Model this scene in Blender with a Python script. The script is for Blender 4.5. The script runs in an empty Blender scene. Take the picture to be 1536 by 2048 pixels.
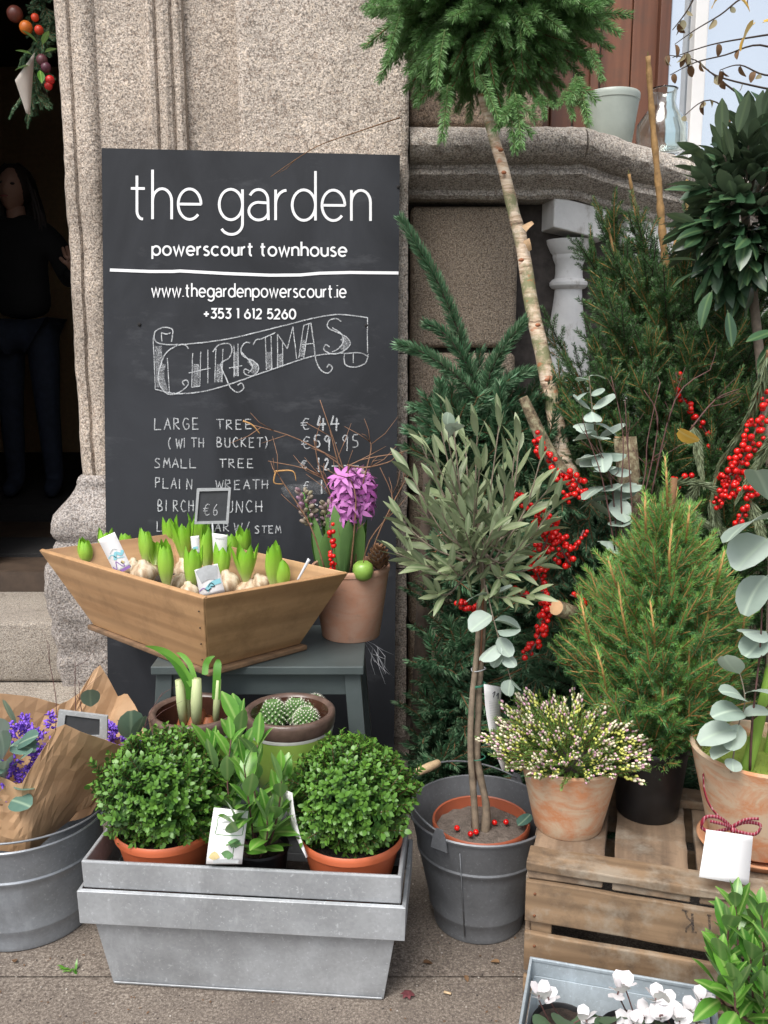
import bpy, math, random
from mathutils import Vector, Matrix, Quaternion, noise
R = math.radians
rnd = random.Random(7)
S = bpy.context.scene
COL = S.collection
# ---------------- camera ----------------
CH, PITCH, FPX = 1.35, R(10), 1800.0
cam = bpy.data.objects.new('camera', bpy.data.cameras.new('camera'))
COL.objects.link(cam)
cam.location = (0, 0, CH)
cam.rotation_euler = (math.pi/2 - PITCH, 0, 0)
cam.data.sensor_fit = 'VERTICAL'
cam.data.sensor_height = 36
cam.data.lens = 36*FPX/2048
cam.data.clip_start = 0.05
cam.data.clip_end = 500
S.camera = cam
S.render.resolution_x, S.render.resolution_y = 768, 1024
# ---------------- light ----------------
SUN_EL, SUN_AZ = R(57), R(210)      # azimuth measured clockwise from +Y (north)
w = bpy.data.worlds.new('World'); S.world = w; w.use_nodes = True
nt = w.node_tree; nt.nodes.clear()
sky = nt.nodes.new('ShaderNodeTexSky'); sky.sky_type = 'NISHITA'; sky.sun_disc = False
sky.sun_elevation = SUN_EL; sky.sun_rotation = SUN_AZ
sky.dust_density = 3.5; sky.air_density = 1.0; sky.ozone_density = 1.0
hs = nt.nodes.new('ShaderNodeHueSaturation'); hs.inputs['Saturation'].default_value = 0.42
bg = nt.nodes.new('ShaderNodeBackground'); bg.inputs[1].default_value = 0.15
wo = nt.nodes.new('ShaderNodeOutputWorld')
nt.links.new(sky.outputs[0], hs.inputs['Color']); nt.links.new(hs.outputs[0], bg.inputs[0]); nt.links.new(bg.outputs[0], wo.inputs[0])
sd = bpy.data.lights.new('sun', 'SUN'); sd.energy = 2.0; sd.angle = R(32); sd.color = (1, .97, .92)
so = bpy.data.objects.new('sun', sd); COL.objects.link(so)
sdir = Vector((math.sin(SUN_AZ)*math.cos(SUN_EL), math.cos(SUN_AZ)*math.cos(SUN_EL), math.sin(SUN_EL)))
so.rotation_euler = sdir.to_track_quat('Z', 'Y').to_euler(); so.location = (0, -3, 6)
S.view_settings.view_transform = 'Standard'
S.view_settings.look = 'None'
S.view_settings.exposure = 0.68
S.view_settings.gamma = 1.0
S.view_settings.use_curve_mapping = False

# ---------------- geometry of the place, read off the photograph ----------------
def ray(px, py):
    dx, dy = (px-768)/FPX, (1024-py)/FPX
    c, s = math.cos(PITCH), math.sin(PITCH)
    return Vector((dx, c+s*dy, -s+c*dy))
def AY(px, py, Y):                       # point of the upright plane at distance Y
    d = ray(px, py); return Vector((d.x*Y/d.y, Y, CH+d.z*Y/d.y))
def AZ(px, py, Z):                       # point of the level plane at height Z
    d = ray(px, py); t = (Z-CH)/d.z; return Vector((d.x*t, d.y*t, Z))

# ---------------- mesh builder ----------------
class MB:
    def __init__(s): s.v = []; s.f = []; s.m = []; s.mat = 0
    def face(s, idx): s.f.append(idx); s.m.append(s.mat)
    def poly(s, pts):
        n = len(s.v); s.v += [tuple(p) for p in pts]; s.face(tuple(range(n, n+len(pts))))
    def hexa(s, b, t):                   # two quads (bottom, top), same winding
        n = len(s.v); s.v += [tuple(p) for p in b]+[tuple(p) for p in t]
        for q in ((3,2,1,0),(4,5,6,7),(0,1,5,4),(1,2,6,5),(2,3,7,6),(3,0,4,7)): s.face(tuple(n+i for i in q))
    def box(s, c, sz, rot=None):
        c = Vector(c); h = Vector(sz)/2; m = rot or Matrix.Identity(3)
        q = [(-1,-1),(1,-1),(1,1),(-1,1)]
        s.hexa([c+m@Vector((a*h.x,b*h.y,-h.z)) for a,b in q],[c+m@Vector((a*h.x,b*h.y,h.z)) for a,b in q])
    def tube(s, pts, rad, n=6, cap=True):
        pts = [Vector(p) for p in pts]
        if not isinstance(rad, (list, tuple)): rad = [rad]*len(pts)
        base = len(s.v); up = Vector((0.13, 0.2, 1)).normalized(); prev = None
        for i, p in enumerate(pts):
            t = (pts[min(i+1, len(pts)-1)]-pts[max(i-1, 0)]).normalized()
            if prev is None:
                a = t.cross(up)
                if a.length < .15: a = t.cross(Vector((1, 0, 0)))
            else: a = prev - t*prev.dot(t)
            a.normalize(); prev = a; b = t.cross(a)
            for k in range(n):
                an = 2*math.pi*k/n; q = p+(a*math.cos(an)+b*math.sin(an))*rad[i]; s.v.append((q.x,q.y,q.z))
        for i in range(len(pts)-1):
            for k in range(n):
                k2 = (k+1)%n; s.face((base+i*n+k, base+i*n+k2, base+(i+1)*n+k2, base+(i+1)*n+k))
        if cap:
            s.face(tuple(base+k for k in range(n))[::-1]); e = base+(len(pts)-1)*n; s.face(tuple(e+k for k in range(n)))
    def lathe(s, prof, c, n=32, tilt=None, a0=0, a1=2*math.pi, cap=False, wob=0):
        c = Vector(c); base = len(s.v); full = abs(a1-a0-2*math.pi) < 1e-6; cols = n if full else n+1
        for r, z in prof:
            for k in range(cols):
                an = a0+(a1-a0)*k/n
                rr = r*(1+wob*math.sin(3*an+1)+wob*.6*math.sin(5*an)) if wob else r
                p = Vector((rr*math.cos(an), rr*math.sin(an), z))
                if tilt: p = tilt@p
                p = c+p; s.v.append((p.x,p.y,p.z))
        for i in range(len(prof)-1):
            for k in range(n):
                k2 = (k+1)%cols; s.face((base+i*cols+k, base+i*cols+k2, base+(i+1)*cols+k2, base+(i+1)*cols+k))
        if cap: s.face(tuple(base+(len(prof)-1)*cols+k for k in range(cols)))
    def ball(s, c, r, n=10, m=6, sc=(1,1,1), rot=None):
        c = Vector(c); base = len(s.v)
        for i in range(m+1):
            ph = math.pi*i/m
            for k in range(n):
                an = 2*math.pi*k/n; p = Vector((r*math.sin(ph)*math.cos(an)*sc[0], r*math.sin(ph)*math.sin(an)*sc[1], r*math.cos(ph)*sc[2]))
                if rot: p = rot@p
                p += c; s.v.append((p.x,p.y,p.z))
        for i in range(m):
            for k in range(n):
                k2 = (k+1)%n; s.face((base+i*n+k, base+(i+1)*n+k, base+(i+1)*n+k2, base+i*n+k2))
    def grid(s, fn, nu, nv):
        base = len(s.v)
        for j in range(nv+1):
            for i in range(nu+1):
                p = fn(i/nu, j/nv); s.v.append((p[0],p[1],p[2]))
        for j in range(nv):
            for i in range(nu):
                a = base+j*(nu+1)+i; s.face((a, a+1, a+nu+2, a+nu+1))
    def blade(s, p0, d, nrm, L, W, segs=3, curve=0.0, fold=0.0, shape=None, mid=False):
        """leaf strip from p0 along d, normal nrm, bending by curve*L towards -nrm"""
        d = d.normalized(); side = d.cross(nrm).normalized(); nn = side.cross(d).normalized(); base = len(s.v)
        shape = shape or (lambda t: math.sin(math.pi*min(1, .08+t*.92))**.8)
        for i in range(segs+1):
            t = i/segs; wv = W/2*shape(t); c = p0+d*(L*t)-nn*(curve*L*t*t)
            for k in ((-1, 0, 1) if mid else (-1, 1)):
                q = c+side*(wv*k)+nn*(fold*abs(k)*wv); s.v.append((q.x,q.y,q.z))
        st = 3 if mid else 2
        for i in range(segs):
            for k in range(st-1):
                a = base+i*st+k; s.face((a, a+1, a+st+1, a+st))
    def mesh(s, name, mats, smooth=True, off=None, weld=False):
        me = bpy.data.meshes.new(name)
        v = s.v if off is None else [(a[0]-off.x, a[1]-off.y, a[2]-off.z) for a in s.v]
        me.from_pydata(v, [], s.f)
        if not isinstance(mats, (list, tuple)): mats = [mats]
        for m in mats: me.materials.append(m)
        if len(mats) > 1: me.polygons.foreach_set('material_index', s.m)
        if smooth: me.polygons.foreach_set('use_smooth', [True]*len(s.f))
        if weld:
            import bmesh
            bm = bmesh.new(); bm.from_mesh(me); bmesh.ops.remove_doubles(bm, verts=bm.verts, dist=1e-5)
            bmesh.ops.recalc_face_normals(bm, faces=bm.faces); bm.to_mesh(me); bm.free()
        me.update(); return me

def wloc(o):
    v = Vector((0,0,0))
    while o is not None: v += o.location; o = o.parent
    return v
def tag(o, label=None, cat=None, group=None, kind=None):
    if label: o['label'] = label
    if cat: o['category'] = cat
    if group: o['group'] = group
    if kind: o['kind'] = kind
    return o
def thing(name, loc, label, cat, group=None):
    o = bpy.data.objects.new(name, None); o.location = loc; o.empty_display_size = .05
    COL.objects.link(o); return tag(o, label, cat, group)
def part(name, mb, mats, parent=None, smooth=True, loc=None, weld=False, bevel=0, kind=None, label=None, auto=False):
    off = wloc(parent) if parent is not None else (Vector(loc) if loc is not None else Vector((0,0,0)))
    me = mb.mesh(name, mats, smooth, off, weld)
    o = bpy.data.objects.new(name, me); COL.objects.link(o)
    if parent is not None: o.parent = parent
    elif loc is not None: o.location = loc
    if bevel:
        b = o.modifiers.new('bevel', 'BEVEL'); b.width = bevel; b.segments = 2; b.limit_method = 'ANGLE'; b.angle_limit = R(35); b.harden_normals = False
    if kind: o['kind'] = kind
    if label: o['label'] = label
    if auto: me.set_sharp_from_angle(angle=R(38))
    return o
def inst(name, me, parent, pos, q, sc=1.0):
    o = bpy.data.objects.new(name, me); o.parent = parent
    o.location = Vector(pos)-wloc(parent); o.rotation_mode = 'QUATERNION'; o.rotation_quaternion = q
    o.scale = (sc, sc, sc) if not isinstance(sc, (tuple, list)) else sc
    COL.objects.link(o); return o
def aim(d, roll=0.0):
    return Vector(d).normalized().to_track_quat('Z', 'Y') @ Quaternion((0,0,1), roll)
def U(a, b): return rnd.uniform(a, b)
def rdir(): 
    while True:
        v = Vector((U(-1,1),U(-1,1),U(-1,1)))
        if .05 < v.length < 1: return v.normalized()

# ---------------- materials ----------------
class N:
    def __init__(s, name):
        s.m = bpy.data.materials.new(name); s.m.use_nodes = True; s.t = s.m.node_tree
        s.b = s.t.nodes['Principled BSDF']; s.o = s.t.nodes['Material Output']; s.co = None
    def n(s, typ, **kw):
        x = s.t.nodes.new('ShaderNode'+typ)
        for k, v in kw.items(): setattr(x, k, v)
        return x
    def l(s, a, b): s.t.links.new(a, b)
    def coord(s, stretch=None, rot=None):
        tc = s.n('TexCoord')
        if stretch is None and rot is None: return tc.outputs['Object']
        mp = s.n('Mapping'); s.l(tc.outputs['Object'], mp.inputs[0])
        if stretch: mp.inputs['Scale'].default_value = stretch
        if rot: mp.inputs['Rotation'].default_value = rot
        return mp.outputs[0]
    def noise(s, scale, detail=4, rough=.6, co=None, dist=0):
        x = s.n('TexNoise'); x.inputs['Scale'].default_value = scale; x.inputs['Detail'].default_value = detail
        x.inputs['Roughness'].default_value = rough; x.inputs['Distortion'].default_value = dist
        s.l(co if co is not None else s.coord(), x.inputs['Vector']); return x.outputs['Fac']
    def ramp(s, fac, stops, interp='LINEAR'):
        x = s.n('ValToRGB'); x.color_ramp.interpolation = interp; e = x.color_ramp.elements
        while len(e) < len(stops): e.new(.5)
        for i, (p, c) in enumerate(stops):
            e[i].position = p; e[i].color = (c[0], c[1], c[2], 1) if isinstance(c, (tuple, list)) else (c, c, c, 1)
        s.l(fac, x.inputs[0]); return x.outputs[0]
    def mix(s, fac, a, b, mode='MIX'):
        x = s.n('Mix', data_type='RGBA', blend_type=mode)
        for ix, v in ((0, fac), (6, a), (7, b)):
            sock = x.inputs[ix]
            if isinstance(v, (int, float)): sock.default_value = v if ix == 0 else (v, v, v, 1)
            elif isinstance(v, (tuple, list)): sock.default_value = (v[0], v[1], v[2], 1)
            else: s.l(v, sock)
        return x.outputs[2]
    def math(s, op, a, b=0.0):
        x = s.n('Math', operation=op)
        for sock, v in ((x.inputs[0], a), (x.inputs[1], b)):
            if isinstance(v, (int, float)): sock.default_value = v
            else: s.l(v, sock)
        return x.outputs[0]
    def col(s, c):
        if isinstance(c, (tuple, list)): s.b.inputs['Base Color'].default_value = (c[0], c[1], c[2], 1)
        else: s.l(c, s.b.inputs['Base Color'])
    def rough(s, r):
        if isinstance(r, (int, float)): s.b.inputs['Roughness'].default_value = r
        else: s.l(r, s.b.inputs['Roughness'])
    def bump(s, h, strength=.5, dist=.002):
        x = s.n('Bump'); x.inputs['Strength'].default_value = strength; x.inputs['Distance'].default_value = dist
        s.l(h, x.inputs['Height']); s.l(x.outputs[0], s.b.inputs['Normal'])

def granite(name, tint, dark=1.0, soot=(.09,.075,.06), sootamt=.5, bs=1.0, grain=190):
    k = N(name); a = k.noise(grain, 3, .75); b = k.noise(grain*.42, 2, .6)
    t = [tuple(min(1, c*f) for c in tint) for f in (.22, .62, 1.0, 1.5)]
    c1 = k.ramp(a, [(.34, t[0]), (.44, t[1]), (.52, t[2]), (.64, t[3])])
    c2 = k.ramp(b, [(.34, (.5,.42,.36)), (.50, (1,1,1)), (.66, (1.0,.93,.84))])
    c = k.mix(.75, c1, c2, 'MULTIPLY')
    st = k.ramp(k.noise(2.3, 6, .62), [(.42, 0), (.72, 1)])
    c = k.mix(k.math('MULTIPLY', st, sootamt), c, soot)
    st2 = k.ramp(k.noise(9, 5, .7, k.coord((1.3,1.3,.25))), [(.5, 0), (.75, 1)])
    c = k.mix(k.math('MULTIPLY', st2, sootamt*.55), c, tuple(x*1.1 for x in soot))
    c = k.mix(1.0, c, dark, 'MULTIPLY'); k.col(c); k.rough(.85)
    h = k.math('ADD', k.math('MULTIPLY', k.noise(grain*.5, 4, .7), .8), k.math('MULTIPLY', k.noise(32, 4, .6), 1.2))
    k.bump(h, .85*bs, .006); return k.m
def foliage(name, c1, c2, rough=.45, transl=.22, tip=None, spec=.4, vein=None, back=.35):
    k = N(name); oi = k.n('ObjectInfo'); n1 = k.noise(35, 2)
    f = k.math('ADD', k.math('MULTIPLY', oi.outputs['Random'], .65), k.math('MULTIPLY', n1, .45))
    c = k.mix(k.ramp(f, [(.1, 0), (.85, 1)]), c1, c2)
    if tip:
        sp = k.n('SeparateXYZ'); k.l(k.coord(), sp.inputs[0])
        c = k.mix(k.ramp(sp.outputs[2], [(tip[1], 0), (tip[2], 1)]), c, tip[0])
    if vein is not None:
        sp = k.n('SeparateXYZ'); k.l(k.coord(), sp.inputs[0])
        d = k.math('ABSOLUTE', sp.outputs[0]); c = k.mix(k.ramp(d, [(0, 1), (vein[1], 0)]), c, vein[0])
    g = k.n('NewGeometry'); pale = k.mix(back, c, (.25,.32,.2)); c = k.mix(g.outputs['Backfacing'], c, pale)
    k.col(c); k.rough(rough); k.b.inputs['Specular IOR Level'].default_value = spec
    tr = k.n('BsdfTranslucent'); k.l(c, tr.inputs[0]); mx = k.n('MixShader'); mx.inputs[0].default_value = transl
    k.l(k.b.outputs[0], mx.inputs[1]); k.l(tr.outputs[0], mx.inputs[2]); k.l(mx.outputs[0], k.o.inputs[0]); return k.m
def plain(name, c, rough=.5, var=.25, scale=20, metal=0, spec=.5, bump=0, bd=.001):
    k = N(name); n1 = k.noise(scale, 5, .65)
    k.col(k.mix(k.ramp(n1, [(.3, 0), (.7, 1)]), tuple(x*(1-var) for x in c), tuple(min(1, x*(1+var)) for x in c)))
    k.rough(rough); k.b.inputs['Metallic'].default_value = metal; k.b.inputs['Specular IOR Level'].default_value = spec
    if bump: k.bump(k.noise(scale*3, 4, .6), bump, bd)
    return k.m
def wood(name, ca, cb, axis, gscale=14, rough=.6, dirt=.3, dirtc=(.06,.045,.03), wave=True, patch=None):
    """axis: 0/1/2 = the object axis the grain runs along"""
    k = N(name); st = [1.0,1.0,1.0]; st[axis] = .07
    oi = k.n('ObjectInfo'); va = k.n('VectorMath', operation='ADD'); cxyz = k.n('CombineXYZ'); m9 = k.math('MULTIPLY', oi.outputs['Random'], 23.0)
    for i in range(3): k.l(m9, cxyz.inputs[i])
    k.l(k.coord(), va.inputs[0]); k.l(cxyz.outputs[0], va.inputs[1]); raw = va.outputs[0]
    mp = k.n('Mapping'); mp.inputs['Scale'].default_value = tuple(st); k.l(raw, mp.inputs[0]); co = mp.outputs[0]
    n1 = k.noise(gscale*5, 5, .6, co); n2 = k.noise(gscale, 3, .5, co, .6)
    f = k.math('ADD', k.math('MULTIPLY', n1, .45), k.math('MULTIPLY', n2, .75))
    c = k.mix(k.ramp(f, [(.42, 0), (.78, 1)]), ca, cb)
    if wave:
        wv = k.n('TexWave', wave_type='RINGS', rings_direction='XYZ'[axis]); wv.inputs['Scale'].default_value = gscale*.8
        wv.inputs['Distortion'].default_value = 5; wv.inputs['Detail'].default_value = 2; wv.inputs['Detail Scale'].default_value = .8
        k.l(co, wv.inputs['Vector'])
        c = k.mix(k.math('MULTIPLY', k.ramp(wv.outputs['Fac'], [(.55, 0), (.95, 1)]), .32), c, tuple(x*.55 for x in ca))
    d = k.ramp(k.noise(11, 7, .72, raw), [(.48, 0), (.68, 1)]); c = k.mix(k.math('MULTIPLY', d, dirt), c, dirtc)
    if patch: c = k.mix(k.math('MULTIPLY', k.ramp(k.noise(8, 5, .7, raw), [(.5, 0), (.65, 1)]), .6), c, patch)
    k.col(c); k.rough(rough); k.bump(f, .35, .0015); return k.m
def zincm(name, c=(.36,.38,.40), dark=.6, rough=.42, metal=.55):
    k = N(name); v = k.n('TexVoronoi'); v.inputs['Scale'].default_value = 150; k.l(k.coord(), v.inputs['Vector'])
    sp = k.ramp(k.noise(120, 4, .75), [(.60, 0), (.66, 1)])
    b = k.ramp(k.noise(6, 5, .6), [(.3, 0), (.75, 1)])
    cc = k.mix(b, tuple(x*dark for x in c), c)
    cc = k.mix(.25, cc, k.ramp(v.outputs['Color'], [(.2, .75), (.8, 1.1)]), 'MULTIPLY')
    cc = k.mix(k.math('MULTIPLY', sp, .45), cc, tuple(min(1, x*1.5) for x in c))
    sc = k.ramp(k.noise(14, 6, .75, k.coord((1.2,1.2,.35))), [(.56, 0), (.72, 1)])
    cc = k.mix(k.math('MULTIPLY', sc, .35), cc, tuple(min(1, x*1.35) for x in c))
    k.col(cc); k.rough(k.ramp(k.noise(11, 4), [(.3, rough-.08), (.7, rough+.2)])); k.b.inputs['Metallic'].default_value = metal
    k.bump(k.noise(4, 3), .25, .01); return k.m
def terra(name, c=(.42,.19,.10), pale=(.50,.38,.27), amt=.75, up=None):
    k = N(name); f = k.ramp(k.noise(10, 7, .7, k.coord((1,1,1.8)), .8), [(.40, 0), (.58, 1)])
    cc = k.mix(k.math('MULTIPLY', f, amt), c, pale)
    cc = k.mix(k.math('MULTIPLY', k.ramp(k.noise(40, 5, .7), [(.58, 0), (.72, 1)]), .4), cc, tuple(x*.5 for x in pale))
    k.col(cc); k.rough(.88); k.bump(k.noise(120, 4), .25, .001); return k.m

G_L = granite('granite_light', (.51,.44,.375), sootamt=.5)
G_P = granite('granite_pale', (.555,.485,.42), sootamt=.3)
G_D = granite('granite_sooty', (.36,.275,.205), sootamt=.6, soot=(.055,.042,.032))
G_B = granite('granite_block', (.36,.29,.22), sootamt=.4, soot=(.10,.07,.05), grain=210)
G_C = granite('granite_coping', (.46,.42,.375), sootamt=.55, soot=(.10,.08,.065))
G_S = granite('granite_base', (.36,.33,.31), sootamt=.4, soot=(.10,.09,.085))
WHITE = plain('painted_white', (.66,.65,.64), .55, .05, 8, bump=.2)
k = N('painted_baluster'); c = k.mix(k.ramp(k.noise(9, 6, .65), [(.35, 0), (.7, 1)]), (.66,.65,.64), (.80,.79,.77))
c = k.mix(k.math('MULTIPLY', k.ramp(k.noise(16, 7, .75, k.coord((1,1,.5))), [(.56, 0), (.68, 1)]), .6), c, (.30,.27,.23)); k.col(c); k.rough(.65); k.bump(k.noise(26, 5, .7), .5, .004); BSTONE = k.m
MORTAR = plain('mortar_dark', (.06,.05,.045), .9, .4, 30)
DARK = plain('dark_void', (.012,.011,.011), .9, .3)
# =====================================================================
# SETTING
# =====================================================================
def rough_edges(o, strength=.006, size=.05, sub=0):
    tx = bpy.data.textures.get('weather') or bpy.data.textures.new('weather', 'CLOUDS'); tx.noise_scale = size
    d = o.modifiers.new('weather', 'DISPLACE'); d.texture = tx; d.strength = strength; d.mid_level = .5; d.texture_coords = 'GLOBAL'
# pavement ---------------------------------------------------------------
k = N('pavement_stone')
c = k.ramp(k.noise(150, 4, .75), [(.36, (.08,.062,.05)), (.5, (.165,.135,.11)), (.64, (.30,.255,.21))])
c = k.mix(k.math('MULTIPLY', k.ramp(k.noise(3, 6, .65), [(.4, 0), (.65, 1)]), .7), c, (.085,.067,.056))
c = k.mix(k.math('MULTIPLY', k.ramp(k.noise(300, 2, .5), [(.62, 0), (.7, 1)]), .5), c, (.42,.38,.33))
k.col(c); k.rough(.82)
k.bump(k.math('ADD', k.noise(170, 4, .7), k.math('MULTIPLY', k.noise(14, 3), .8)), .6, .004); PAVE = k.m
mb = MB(); mb.box((0, 8, -.09), (60, 60, .1)); base = part('ground', mb, MORTAR, smooth=False, kind='structure')
pav = bpy.data.objects.new('pavement', None); COL.objects.link(pav); pav['kind'] = 'structure'
jr = random.Random(3)
yj = 1.775
rows = [(yj-2.4*.5-1.2, yj-1.2), (yj-1.2, yj), (yj, yj+1.2)]
for ri, (ya, yb) in enumerate(rows):
    for ci in range(-3, 3):
        x0 = ci*2.7 - 1.35 + (ri%2)*1.95; x1 = x0+2.7; g = .0022
        if ri == 2: ybb = yb+1
        else: ybb = yb
        mb = MB()
        nu, nv = 14, 12
        def fn(u, v, x0=x0+g, x1=x1-g, ya=ya+g, yb=ybb-g):
            x = x0+(x1-x0)*u; y = ya+(yb-ya)*v
            e = min(u, 1-u)*(x1-x0); f = min(v, 1-v)*(yb-ya)
            z = .0015*noise.noise(Vector((x*6, y*6, 1)))
            if e < 1e-4 or f < 1e-4:
                z -= .003
                y += .004*noise.noise(Vector((x*9, y*3, 3))); x += .004*noise.noise(Vector((y*9, x*3, 5)))
            return (x, y, z)
        mb.grid(fn, nu, nv)
        z0 = -.035
        mb.box(((x0+x1)/2, (ya+ybb)/2, -.02), (x1-x0-3*g, ybb-ya-3*g, .03))
        part('paving_slab', mb, PAVE, pav, smooth=False)
mb = MB(); mb.box((0, -12, -.03), (40, 24, .045)); part('road', mb, plain('asphalt', (.06,.06,.06), .9, .3, 60), smooth=False, kind='structure')

# building --------------------------------------------------------------
bld = thing('stone_townhouse', (-.4, 3.2, 0), 'weathered granite shopfront with moulded door jamb, pilaster and window behind the plants', 'building')
Yp = 3.02
XL, XR = -.99, .078
# moulded jamb: horizontal profile swept upward
prof = [(-.985,3.55),(-.985,3.085),(-.975,3.065),(-.955,3.055),(-.944,3.056),(-.938,3.068),(-.930,3.056),(-.905,3.046),(-.880,3.052),(-.870,3.062),(-.864,3.075),
        (-.800,3.078),(-.722,3.076),(-.716,3.062),(-.700,3.052),(-.688,3.056),(-.682,3.070),(-.676,3.060),(-.655,3.050),(-.640,3.058),(-.634,3.072),(-.626,3.060),(-.612,3.058),(-.602,3.066),(-.600,3.095),(-.455,3.10),(-.440,3.10),(-.440,3.4)]
prof = [(x*1.0587 if x < -.5 else x-.026, y) for x, y in prof]
def sweep_up(prof, z0, z1, nz=60, wob=.004):
    mb = MB(); base = 0; n = len(prof)
    for j in range(nz+1):
        z = z0+(z1-z0)*j/nz
        for (x, y) in prof:
            w1 = noise.noise(Vector((x*7, z*5, 2)))*wob + noise.noise(Vector((x*25, z*22, 7)))*wob*.5
            xx = x + (w1*1.3 if x < -.99 else w1*.4)
            mb.v.append((xx, y+w1, z))
    for j in range(nz):
        for i in range(n-1):
            a = j*n+i; mb.face((a, a+1, a+n+1, a+n))
    return mb
part('door_jamb', sweep_up(prof, .6, 3.0, 110), G_L, bld, auto=True)
# pilaster of large ashlar blocks
for i, (z0, z1) in enumerate([(0, .62), (.62, 1.35), (1.35, 2.62), (2.62, 3.6)]):
    mb = MB(); zz = (z0+z1)/2; x0, x1 = -.461, XR
    def fnp(u, v, z0=z0+.002, z1=z1-.002):
        a = u*3
        z = z0+(z1-z0)*v
        if a < .5: x, y = x0, Yp+.3*(1-a*2)
        elif a > 2.5: x, y = x1, Yp+.3*(a-2.5)*2
        else: x, y = x0+(x1-x0)*(a-.5)/2, Yp
        if .5 <= a <= 2.5:
            e = min(a-.5, 2.5-a)*(x1-x0)/2
            y += .004*noise.noise(Vector((x*14, z*14, 3)))+.003*noise.noise(Vector((x*40, z*40, 9)))
            if e < .012: y += .008*(1-e/.012)
            if e < .001: x += .006*noise.noise(Vector((z*18, 2, 4)))
        return (x, y, z)
    mb.grid(fnp, 48, max(12, int((z1-z0)*40)))
    part('ashlar_block', mb, G_P, bld)
# moulded column base
mb = MB()
basep = [(0.0,.08),(.2,.085),(.25,.088),(.40,.100),(.50,.104),(.61,.112),(.64,.108),(.668,.094),(.70,.088),(.716,.080),(.724,.074),(.732,.082),(.75,.088),(.785,.087),(.81,.078),(.84,.052),(.865,.030),(.885,.018),(.905,.012),(.915,.016),(.93,.012),(.94,0)]
def foot(o, z):
    x0, x1, y0, y1 = -1.045-o, -.475, 3.045-o*.95, 3.55
    pts = []
    r = .05
    pts.append((x0, y1)); pts.append((x0, y0+r*2))
    for q in range(7):
        a = math.pi+q*math.pi/2/6; pts.append((x0+r+r*math.cos(a), y0+r+r*math.sin(a)))
    for q in range(1, 19): pts.append((x0+r+(x1-x0-r)*q/18, y0))
    return pts
lay = []
for i in range(len(basep)-1):
    (za, oa), (zb, ob) = basep[i], basep[i+1]; m = max(1, int((zb-za)/.02))
    for q in range(m): lay.append((za+(zb-za)*q/m, oa+(ob-oa)*q/m))
lay.append(basep[-1])
for z, o in lay:
    for (x, y) in foot(o, z):
        dn = (.014*noise.noise(Vector((x*8, y*8, z*8)))+.010*noise.noise(Vector((x*22, y*22, z*22)))+.005*noise.noise(Vector((x*60, y*60, z*60))))*(1.1 if z < .56 else .75)
        pit = Vector((x+.90, 0, z-.40)).length        # the broken-out hole
        if pit < .045 and y < 3.02: dn += .035*(1-pit/.045)
        mb.v.append((x+dn*.6, y+dn, z))
n = len(foot(0, 0))
for j in range(len(lay)-1):
    for i in range(n-1):
        a = j*n+i; mb.face((a, a+1, a+n+1, a+n))
part('column_base', mb, G_S, bld)
# steps
def slabby(x0, x1, y0, y1, z0, z1, name, m, par, amp=.003, bev=.008, seg=30):
    mb = MB(); mb.box(((x0+x1)/2, (y0+y1)/2, (z0+z1)/2), (x1-x0, y1-y0, z1-z0))
    o = part(name, mb, m, par, smooth=True, bevel=bev); return o
STEP = granite('step_stone', (.40,.36,.31), sootamt=.45, soot=(.12,.10,.085), grain=300)
slabby(-2.6, -.93, 3.0, 3.42, .215, .433, 'door_step', STEP, bld, bev=.015)
slabby(-2.6, -.96, 2.66, 3.3, 0, .212, 'door_step', STEP, bld, bev=.015)
# masonry around the door and above (outside the picture, closes the place)
WALLM = granite('wall_stone', (.38,.31,.25), sootamt=.4)
for c_, s_ in (((-5.3, 3.3, 3), (5.4, .5, 6)), ((-2.0, 3.62, 3.2), (1.6, .04, .9)), ((-1.86, 3.36, 4.6), (1.62, .5, 3.4)), ((-.45, 3.36, 5.0), (1.06, .5, 2.8)), ((2.05, 3.72, 4.95), (3.9, .3, 2.8)), ((6, 3.6, 3), (4, .5, 6))):
    mb = MB(); mb.box(c_, s_); part('wall', mb, WALLM, bld, smooth=False)
# hall inside the door
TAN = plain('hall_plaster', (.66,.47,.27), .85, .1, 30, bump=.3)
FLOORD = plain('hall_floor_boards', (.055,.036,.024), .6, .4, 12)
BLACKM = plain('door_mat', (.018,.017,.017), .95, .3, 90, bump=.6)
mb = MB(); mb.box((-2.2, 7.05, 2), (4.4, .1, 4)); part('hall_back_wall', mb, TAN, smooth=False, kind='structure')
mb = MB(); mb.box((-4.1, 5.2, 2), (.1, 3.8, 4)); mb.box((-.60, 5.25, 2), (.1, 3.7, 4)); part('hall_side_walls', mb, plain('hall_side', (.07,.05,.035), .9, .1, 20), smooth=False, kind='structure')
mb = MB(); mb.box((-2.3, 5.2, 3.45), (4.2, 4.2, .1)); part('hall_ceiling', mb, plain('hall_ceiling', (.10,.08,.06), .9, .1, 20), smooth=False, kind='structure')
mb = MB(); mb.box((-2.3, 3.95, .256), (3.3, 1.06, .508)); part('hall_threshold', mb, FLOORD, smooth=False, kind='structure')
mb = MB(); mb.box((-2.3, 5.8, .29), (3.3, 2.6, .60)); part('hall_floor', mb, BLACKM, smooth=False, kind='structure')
t = thing('door_mat', (-1.9, 4.1, .508), 'black mat lying inside the dark doorway', 'door mat')
mb = MB(); mb.box((-1.9, 3.85, .516), (1.6, .35, .014)); part('mat', mb, BLACKM, t, smooth=False)
dl = thing('hall_light_block', (-1.9, 3.5, .43), 'dark door-shaped panel added unseen beyond the left edge to cut hall light', 'light blocker')  # unseen leaf and handle, added to keep daylight out of the hall
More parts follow.
